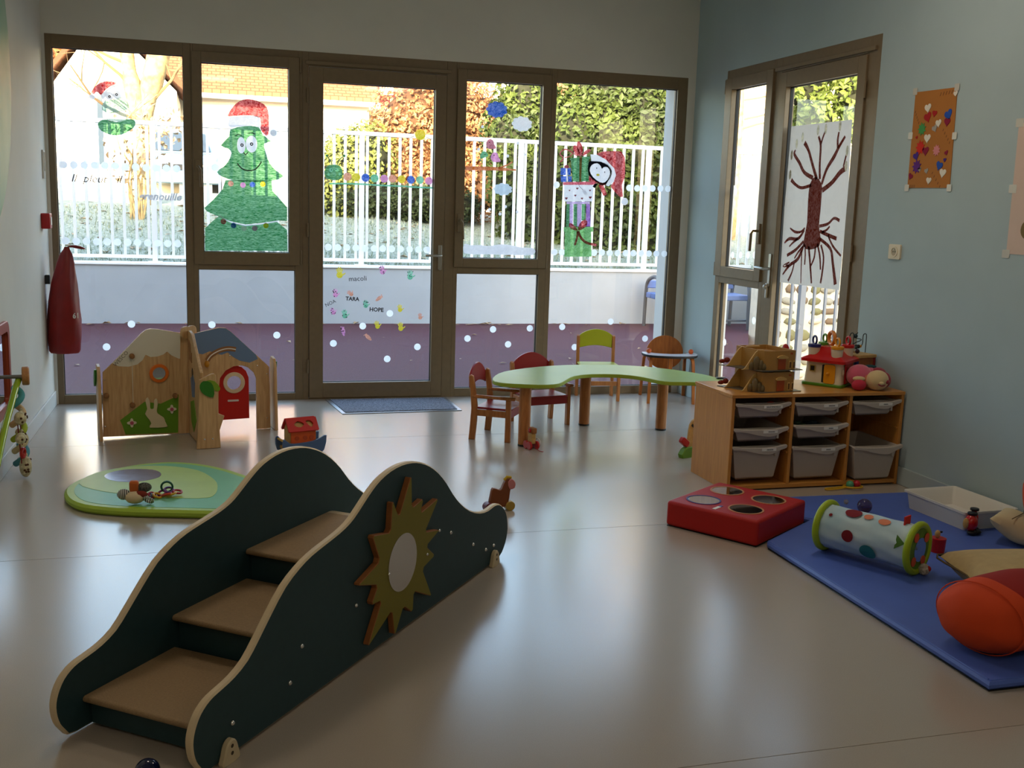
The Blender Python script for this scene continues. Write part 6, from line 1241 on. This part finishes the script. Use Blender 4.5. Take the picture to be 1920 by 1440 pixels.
# plush doll
t = thing('plush_doll', 'pink plush doll lying on the right end of the storage unit', 'soft toy', (3.50, 5.0, H))
PKF = M('pink_plush', (206, 90, 116), .95, bump=.5, bs=260, sheen=.5); CRF = M('cream_plush', (216, 190, 140), .95, bump=.4, bs=260, sheen=.4); CRM = M('crimson_plush', (150, 20, 50), .95, bump=.5, bs=260, sheen=.4); DPK = M('deep_pink_plush', (190, 50, 70), .95, bump=.4, bs=260)
b = MB(); b.sph((-.03, .05, .072), (.075, .062, .062), 18, 12); b.sph((.03, .06, .07), (.06, .055, .05), 16, 10); obj('body', b, PKF, t)
hd = obj('head', MB().sph((.035, -.025, .056), (.066, .052, .056), 20, 14), CRF, t)
obj('nose', MB().sph((.028, -.076, .046), (.016, .012, .010), 12, 8), CRF, hd); obj('smile', MB().tube(smooth([(.008, -.076, .042), (.025, -.080, .033), (.048, -.074, .034), (.060, -.066, .042)], 3, False), .003, 6), CRM, hd)
obj('eye_patch', MB().sph((.066, -.058, .052), (.026, .016, .014), 12, 8), CRM, hd)
obj('foot', MB().sph((-.075, -.02, .030), (.042, .034, .030), 16, 10), DPK, t); obj('hand', MB().sph((-.062, .0, .062), (.040, .022, .015), 14, 8), CRF, t); obj('collar', MB().sph((-.02, .01, .055), (.03, .03, .04), 12, 8), M('peach_plush', (206, 120, 90), .95), t)
b = MB(); b.sph((.075, .03, .085), (.048, .04, .034), 14, 10); b.sph((.105, .01, .05), (.036, .04, .045), 14, 10); obj('hair', b, CRM, t)
obj('bow', MB().sph((.04, .06, .118), (.042, .02, .012), 12, 8), M('teal_plush', (30, 70, 76), .9), t); obj('button', MB().sph((.072, -.004, .098), (.012, .012, .010), 10, 8), M('bronze_button', (130, 80, 30), .5), t)

# ================================================================ red foam box
t = thing('foam_box', 'low red foam cube with four round mirrors on top', 'foam block', (2.39, 4.36, 0), math.atan2(.29, .422))
q = math.atan2(.29, .422); ux, uy = math.cos(q), math.sin(q)
REDF = M('red_vinyl_foam', (172, 16, 10), .55, var=.05, bump=.2, bs=400)
obj('foam_body', MB().box(-.25, .25, -.235, .235, .004, .122), REDF, t, bevel=.014, seg=3); obj('base_sheet', MB().box(-.245, .245, -.23, .23, 0, .004), BLACK, t)
TANV = M('tan_piping', (190, 130, 84), .5)
for (x, y), m, pm in zip(((-.115, -.105), (-.115, .115), (.115, -.105), (.115, .115)), ((206, 214, 222), (206, 206, 216), (196, 200, 204), (196, 196, 200)), (TANV, M('violet_piping', (70, 50, 110), .5), TANV, TANV)):
    r_ = obj('mirror_ring', MB().plate([disc(x, y, .082, 40), disc(x, y, .074, 40)], .1215, .1245, ZF), pm, t); obj('mirror_disc', MB().plate(disc(x, y, .0745, 40), .1215, .1232, ZF), M('foil_mirror', (200, 202, 206), .07, 1.0, bump=.05, bs=18), r_)
obj('care_label', MB().box(-.22, -.165, -.005, .012, .1215, .1235), LBL, t); obj('care_label', MB().box(-.165, -.145, -.005, .012, .1215, .1235), M('label_blue', (90, 90, 150), .6), t)

# ================================================================ blue floor mat and what lies on it
t = thing('blue_floor_mat', 'large blue vinyl gym mat along the right wall', 'mat', (3.0, 3.6, 0))
MP = [(2.335, 2.575), (3.675, 2.575), (3.675, 4.655), (2.50, 4.69), (2.485, 4.668), (2.755, 4.30), (2.375, 4.035), (2.355, 4.0)]
BLV = M('blue_vinyl', (78, 104, 186), .5, var=.04, bump=.15, bs=500)
obj('mat_body', MB().plate(MP, .004, .030, ZF, inset=.008), BLV, t, True); obj('mat_underside', MB().plate(offset_loop(MP, -.004), 0, .004, ZF), BLACK, t, True)
b = MB(); b.tube([(2.352, 2.60, .0295), (2.362, 3.3, .0295), (2.372, 4.02, .0295)], .004, 6); b.tube([(2.352, 2.592, .0295), (3.66, 2.592, .0295)], .004, 6); obj('edge_seam', b, BLV, t, True)
# roller
pA, pB = Vector((*[(2.561,3.865)][0], .142)), Vector((*[(2.751,3.506)][0], .142)); ax = (pB-pA); L = ax.length; ax.normalize(); sdv = Vector((-ax.y, ax.x, 0))
t = thing('fabric_roller', 'inflatable pale blue fabric roller with lime green end rings', 'roller', ((pA.x+pB.x)/2, (pA.y+pB.y)/2, .030))
SKYF = M('pale_blue_fabric', (176, 206, 220), .85, var=.08, vs=6, bump=.5, bs=16, col2=(206, 222, 226)); LIMR = M('lime_ring', (160, 184, 24), .4)
b = MB(); N = 40; K = 14; vs = []; rr = random.Random(3); ph_ = [rr.uniform(0, 6.28) for _ in range(8)]
for j in range(K+1):
    f_ = j/K
    for i in range(N):
        a = 2*PI*i/N; r_ = .093+.0022*math.sin(7*a+ph_[0]+f_*6)*math.sin(PI*f_)+.0018*math.sin(11*a+ph_[1]-f_*9)-.003*math.sin(PI*f_)
        vs.append(pA+ax*(L*f_)+(sdv*math.cos(a)+Vector((0, 0, 1))*math.sin(a))*r_)
b.add(vs, [(j*N+i, j*N+(i+1) % N, (j+1)*N+(i+1) % N, (j+1)*N+i) for j in range(K) for i in range(N)]); rb = obj('fabric_tube', b, SKYF, t, True)
for p_, s in ((pA, -1), (pB, 1)):
    obj('end_ring', MB().tor(p_, ax, .098, .0145, 44, 12), LIMR, t, True)
    fr = (p_+ax*(.004*s), sdv, (0, 0, 1), ax*s); ed = obj('end_disc', MB().plate(disc(0, 0, .09, 36), 0, .003, fr), M('end_green', (96, 130, 40), .8, var=.3, vs=14), t, True)
    obj('end_mirror', MB().plate(disc(.005, -.005, .05, 30), .003, .006, fr), M('soft_mirror', (176, 206, 216), .12, .8), ed, True)
    for a in (.6, 2.2, 3.9, 5.3): obj('end_flap', MB().plate(disc(.066*math.cos(a), .066*math.sin(a), .020, 12), .006, .008, fr), M('flap_orange', (216, 90, 50), .8), ed, True)
def spot(name, f_, ang, ru, rv, m, n=20):
    b = MB(); c = []; R_ = .0965
    for i in range(n):
        a = 2*PI*i/n; u_ = f_*L+ru*math.cos(a); v_ = ang+rv/R_*math.sin(a); c.append(pA+ax*u_+(sdv*math.cos(v_)+Vector((0, 0, 1))*math.sin(v_))*R_)
    cc = pA+ax*(f_*L)+(sdv*math.cos(ang)+Vector((0, 0, 1))*math.sin(ang))*(R_+.0005)
    b.add([cc]+c, [(0, i+1, (i+1) % n+1) for i in range(n)]); obj(name, b, m, rb, True)
vis = PI if (sdv.x*(-pA.x)+sdv.y*(-pA.y)) < 0 else 0
sg = -1 if vis == PI else 1
DRD = M('print_dark_red', (120, 14, 24), .85); TLP = M('print_teal', (40, 120, 124), .85); OPR = M('print_orange', (216, 130, 96), .85)
spot('printed_dot', .36, vis+sg*.05, .026, .026, DRD); spot('printed_dot', .58, vis-sg*.50, .036, .036, TLP); spot('printed_dot', .33, vis+sg*1.25, .036, .03, DRD); spot('printed_dot', .50, vis+sg*1.22, .020, .018, OPR); spot('printed_dot', .68, vis+sg*1.15, .026, .02, OPR); spot('printed_leaf', .90, vis+sg*.35, .028, .035, M('print_green', (70, 110, 40), .85), 3); spot('printed_dot', .12, vis+sg*.8, .008, .008, DRD, 10)
obj('ribbon_tag', MB().box(-.02, .02, -.002, .002, 0, .04).__class__().bx(pA+ax*(L*.87)+Vector((0, 0, .106)), (.05, .006, .035), Matrix.Rotation(.5, 3, 'Z')), M('tag_red', (200, 34, 30), .8), t, True)
# milky tub on the mat
TW = M('tub_white', (222, 218, 210), .4)
t = thing('white_tub', 'shallow empty white plastic tub on the blue mat by the wall', 'tub', (3.51, 4.20, .030), math.radians(3))
o1 = rrect(-.160, .160, -.215, .215, .015); n_ = len(o1)
def sc(f_, g_): return [(x*f_, y*g_) for x, y in o1]
rings = [(sc(.86, .90), 0), (sc(.93, .95), .078), (sc(1, 1), .082), (sc(1, 1), .092), (sc(.955, .965), .092), (sc(.90, .92), .080), (sc(.82, .86), .004)]
obj('tub_body', MB().add([(x, y, z) for r, z in rings for x, y in r], [(j*n_+i, j*n_+(i+1) % n_, (j+1)*n_+(i+1) % n_, (j+1)*n_+i) for j in range(6) for i in range(n_)]+[tuple(range(n_-1, -1, -1)), tuple(6*n_+i for i in range(n_))]), TW, t)
obj('printed_mark', MB().box(.05, .085, -.2085, -.207, .060, .064), M('grey_print', (120, 110, 96)), t)
# red bead animal
t = thing('red_wooden_toy', 'glossy red and black wooden bead toy in front of the white tub', 'toy', (*[(3.39,3.952)][0], .030), .5)
RG_ = M('gloss_red', (186, 16, 14), .12, coat=.5)
for x, y, z, r in ((-.022, 0, .055, (.032, .030, .040)), (.028, .01, .060, (.020, .022, .045))): obj('bead', MB().sph((x, y, z), r, 18, 12), RG_, t)
for x, y, z, r in ((-.015, 0, .098, .022), (.030, .01, .108, .020)): obj('cap', MB().cyl((x, y, z-.006), (x, y, z+.006), r, n=18), BLACK, t, bevel=.003)
for x, y, r in ((-.028, -.01, .022), (.0, -.018, .024), (.032, 0, .020)): obj('foot', MB().sph((x, y, .012), (r, r, .013), 14, 8), BLACK, t)
obj('wood_bead', MB().sph((-.052, .012, .055), (.010, .014, .026), 12, 8), CRW, t)
# red cup with giraffe head behind the roller
t = thing('red_cup_toy', 'red cylinder toy with a small animal head behind the roller', 'toy', (*[(3.045,3.75)][0], .030))
obj('cup', MB().lathe([(.030, 0), (.032, .03), (.034, .062), (.028, .064), (.02, .062)], 20), RED, t); obj('animal_head', MB().sph((-.006, 0, .080), (.012, .012, .018), 12, 8), CRW, t); obj('ear', MB().sph((.010, 0, .088), (.010, .005, .005), 8, 6), BLACK, t)
# speckled ball
t = thing('patchwork_ball', 'tiny patterned beige ball with a red patch beside the roller', 'ball', (*[(2.784,3.496)][0], .030))
bb = obj('ball', MB().sph((0, 0, .024), .024, 18, 12), M('speckled_fabric', (206, 190, 160), .9, var=.5, vs=120, col2=(226, 214, 190)), t); obj('red_patch', MB().sph((.010, -.013, .030), (.012, .012, .012), 10, 8), M('patch_red', (196, 44, 30), .9), bb)
# clear balls, bat
for (px_, lb, c, r) in (((0), 'clear purple glitter ball behind the roller', (120, 100, 140), .036), ((1), 'small colourless plastic ball left of the purple one', (220, 214, 200), .012)):
    p = ([(3.076,4.339)] if px_ == 0 else [(3.08,4.501)])[0]
    t = thing('clear_ball', lb, 'ball', (p[0], p[1], .030), group='clear balls behind the roller'); s_ = obj('shell', MB().sph((0, 0, r), r, 20, 14), M('clear_%d' % c[0], c, .05, trans=.85), t)
    rr = random.Random(5); b = MB()
    for i in range(14): v_ = Vector((rr.gauss(0, 1), rr.gauss(0, 1), rr.gauss(0, 1))).normalized()*r*.6; b.sph((v_.x, v_.y, v_.z+r), r*.10, 6, 4)
    obj('glitter', b, M('glitter', (200, 190, 210), .2, .8), s_)
t = thing('yellow_bat', 'yellow plastic hoop bat holding a green and red ball, before the storage unit', 'toy', (3.32, 4.865, 0), .05)
b = MB(); b.tor((.045, 0, .012), (0, 0.1, 1), .050, .005, 28, 8); b.tube(smooth([(0, -.008, .012), (-.03, -.012, .010), (-.09, -.018, .008), (-.125, -.012, .007), (-.13, 0, .007), (-.12, .008, .008), (-.06, .006, .010), (0, .006, .012)], 3, False), .0045, 8); obj('hoop', b, M('bat_yellow', (206, 160, 30), .4), t)
obj('green_ball', MB().sph((.025, .0, .024), .021, 16, 12), M('ball_green', (80, 160, 120), .4), t); obj('red_ball', MB().sph((.068, .0, .024), .021, 16, 12), M('ball_red', (180, 30, 40), .4), t)
# cushions
def pillow(b, c, sx, sy, h, rz, tilt=None, n=22, seed=0):
    rr = random.Random(seed); f1 = [rr.uniform(0, 6.28) for _ in range(4)]; vs = []; Rm = Matrix.Rotation(rz, 3, 'Z')
    if tilt: Rm = Rm @ Matrix.Rotation(tilt, 3, 'X')
    for sgn in (1, -1):
        for j in range(n+1):
            for i in range(n+1):
                u_ = -1+2*i/n; v_ = -1+2*j/n; e = max(0, (1-u_**2)*(1-v_**2)); z = h/2*e**.42*sgn*(1+.05*math.sin(4*u_+f1[0])*math.sin(3*v_+f1[1]))
                pinch = 1-.10*(abs(u_*v_)) if abs(u_) > .0 else 1
                x = u_*sx/2*(1-.10*(1-v_**2)*0-.07*(1-abs(v_))*abs(u_)**3); y = v_*sy/2*(1-.07*(1-abs(u_))*abs(v_)**3)
                vs.append(Rm @ Vector((x, y, z))+Vector(c))
    k = (n+1)**2; fs = []
    for j in range(n):
        for i in range(n): a = j*(n+1)+i; fs += [(a, a+1, a+n+2, a+n+1), (k+a, k+a+n+1, k+a+n+2, k+a+1)]
    return b.add(vs, fs)
LINEN = M('beige_linen', (186, 160, 112), .9, var=.06, vs=30, bump=.6, bs=22)
t = thing('beige_cushion', 'large beige linen cushion with piped edge on the blue mat', 'cushion', (3.06, 3.16, .030), -.30)
obj('cushion_body', pillow(MB(), (0, 0, .085), .62, .50, .17, 0, seed=2), LINEN, t)
obj('piping', MB().tube(smooth([(-.31, -.25, .085), (0, -.232, .085), (.31, -.25, .085), (.29, 0, .085), (.31, .25, .085), (0, .232, .085), (-.31, .25, .085), (-.29, 0, .085)], 4), .004, 6, closed=True), M('dark_piping', (96, 78, 50), .9), t)
t = thing('orange_pouf', 'round orange and red segmented floor pouf at the right edge', 'pouf', (2.615, 2.83, .030), .25)
b = MB(); N, K = 40, 16; vs = []; OR_ = M('orange_canvas', (206, 66, 16), .85, bump=.4, bs=30); RDC = M('red_canvas', (150, 22, 12), .85, bump=.4, bs=30)
for j in range(K+1):
    f_ = -1+2*j/K; r_ = (1-abs(f_)**3.2)**.42
    for i in range(N): a = 2*PI*i/N; vs.append((.26*f_, .175*r_*math.cos(a)*(1+.02*math.sin(6*a)), .122+.122*r_*math.sin(a)*(1+.02*math.sin(6*a))))
fs = []; mi = []
for j in range(K):
    for i in range(N): fs.append((j*N+i, j*N+(i+1) % N, (j+1)*N+(i+1) % N, (j+1)*N+i)); mi.append(0 if j < 5 else 1)
b.add(vs, fs); b.mi = mi; obj('pouf_body', b, [OR_, RDC], t)
obj('seam', MB().tube([(-.0975-.065, .168*math.cos(2*PI*i/40), .122+.117*math.sin(2*PI*i/40)) for i in range(40)], .0022, 5, closed=True), OR_, t)
t = thing('orange_cushion', 'upright orange cushion with mustard yellow border at the right edge', 'cushion', (3.40, 3.52, .030), .9)
obj('cushion_body', pillow(MB(), (0, 0, .17), .42, .36, .13, 0, tilt=1.05, seed=5), M('orange_canvas', (206, 66, 16)), t)
obj('border', MB().tube(smooth([(-.21, -.10, .012), (-.1, -.105, .020), (0, -.11, .012), (.1, -.105, .022), (.21, -.10, .012)], 3, False), .012, 8), M('mustard', (190, 130, 20), .85), t)
t = thing('small_cream_pillow', 'small cream quilted pillow behind the orange cushion', 'cushion', (3.50, 3.80, .030), .6)
obj('cushion_body', pillow(MB(), (0, 0, .075), .22, .20, .12, 0, tilt=.4, seed=8), M('cream_quilt', (206, 188, 150), .9, bump=.6, bs=40), t); obj('seam', MB().tube([(-.1, 0, .13), (0, -.02, .14), (.1, 0, .13)], .002, 5), M('dark_piping', (96, 78, 50)), t)

# ================================================================ baby gym at the left edge
t = thing('baby_gym', 'green tube activity arch with wooden end stop at the left edge', 'baby gym', (-.92, 5.62, 0))
GTB = M('lime_tube', (150, 180, 40), .2, coat=.4); WEND = WOOD('stop_wood', (196, 140, 84), (170, 112, 60), (6, 6, 6))
q = [(5.666,0.549),(5.561,0.489),(5.286,0.399)]
b = MB(); b.tube(smooth([(-.95, 5.83, .51), (-.955, 5.76, .475), (-.96, 5.62, .40), (-.965, 5.45, .31), (-.97, 5.15, .12), (-.975, 5.02, 0.0)], 4, False), .016, 12); obj('arch_tube', b, GTB, t, True)
b = MB(); b.tube(smooth([(-.95, 5.83, .51), (-.95, 5.90, .40), (-.952, 5.98, .2), (-.955, 6.02, 0)], 4, False), .016, 12); 
obj('cross_bar', MB().cyl((-1.04, 5.80, .525), (-.90, 5.815, .525), .010, n=12), M('grey_bar', (120, 118, 112), .4, .5), t, True)
obj('end_stop', MB().cyl((-.935, 5.83, .525), (-.900, 5.835, .525), .048, n=28), WEND, t, True, bevel=.006)
t = thing('spiral_toy', 'spiral fabric activity toy with hanging animals wound on the green tube', 'toy', (-.955, 5.72, .03))
SEG = (((70, 140, 140), 0), ((206, 170, 120), 1), ((160, 172, 40), 2), ((196, 176, 130), 3), ((80, 140, 146), 4))
zs = [.43, .335, .255, .19, .12]
for (c, i), z in zip(SEG, zs):
    b = MB(); pts = []
    for j in range(13):
        a = -.6+2*PI*.72*j/12; pts.append((-.955+.028*math.sin(a), 5.745+i*.018+.050*math.cos(a), z+.045-.09*j/12)); 
    b.tube(pts, .016, 10); obj('spiral_coil', b, M('coil_%s' % 'abcde'[i], c, .9, bump=.4, bs=120), t, True)
SPF = M('spotted_cream_fabric', (214, 196, 150), .9, var=.5, vs=60, col2=(226, 212, 170)); DKS = M('brown_spot', (80, 46, 24), .9)
for x, y, z, r in ((-.93, 5.70, .33, (.03, .045, .035)), (-.925, 5.66, .235, (.026, .055, .028)), (-.925, 5.76, .065, (.03, .045, .055))):
    h_ = obj('plush_animal', MB().sph((x, y, z), r, 14, 10), SPF, t, True)
    rr = random.Random(int(z*1000))
    for j in range(8): v_ = Vector((abs(rr.gauss(0, 1)), rr.gauss(0, 1), rr.gauss(0, 1))).normalized(); obj('spot', MB().sph((x+v_.x*r[0], y+v_.y*r[1], z+v_.z*r[2]), .006, 8, 6), DKS, h_, True)
    obj('ear', MB().sph((x, y+r[1]*.6, z+r[2]*.95), (.008, .012, .014), 8, 6), SPF, h_, True)
obj('teething_ring', MB().tor((-.925, 5.70, .15), (1, -.2, 0), .022, .009, 22, 8), M('ring_red', (176, 30, 20), .4), t, True)
for y in (5.68, 5.75): obj('hanging_cord', MB().cyl((-.93, y, .10), (-.94, y, .30), .003, n=6), M('cord_red', (120, 30, 24), .8), t, True)
# mirror on the left wall
t = thing('wall_mirror', 'mirror with a red brown rounded frame low on the left wall', 'mirror', (XL+.001, 5.60, .30))
obj('frame', MB().plate([rrect(5.2, 6.10, .30, .785, .06), rrect(5.26, 6.055, .355, .735, .03)], 0.0005, .022, LF, inset=.004), M('mirror_frame_red', (160, 66, 36), .4), t, True)
obj('glass', MB().plate(rrect(5.25, 6.06, .35, .74, .03), .001, .006, LF), M('mirror_glass', (215, 218, 220), .02, 1.0), t, True)

bake_texts()
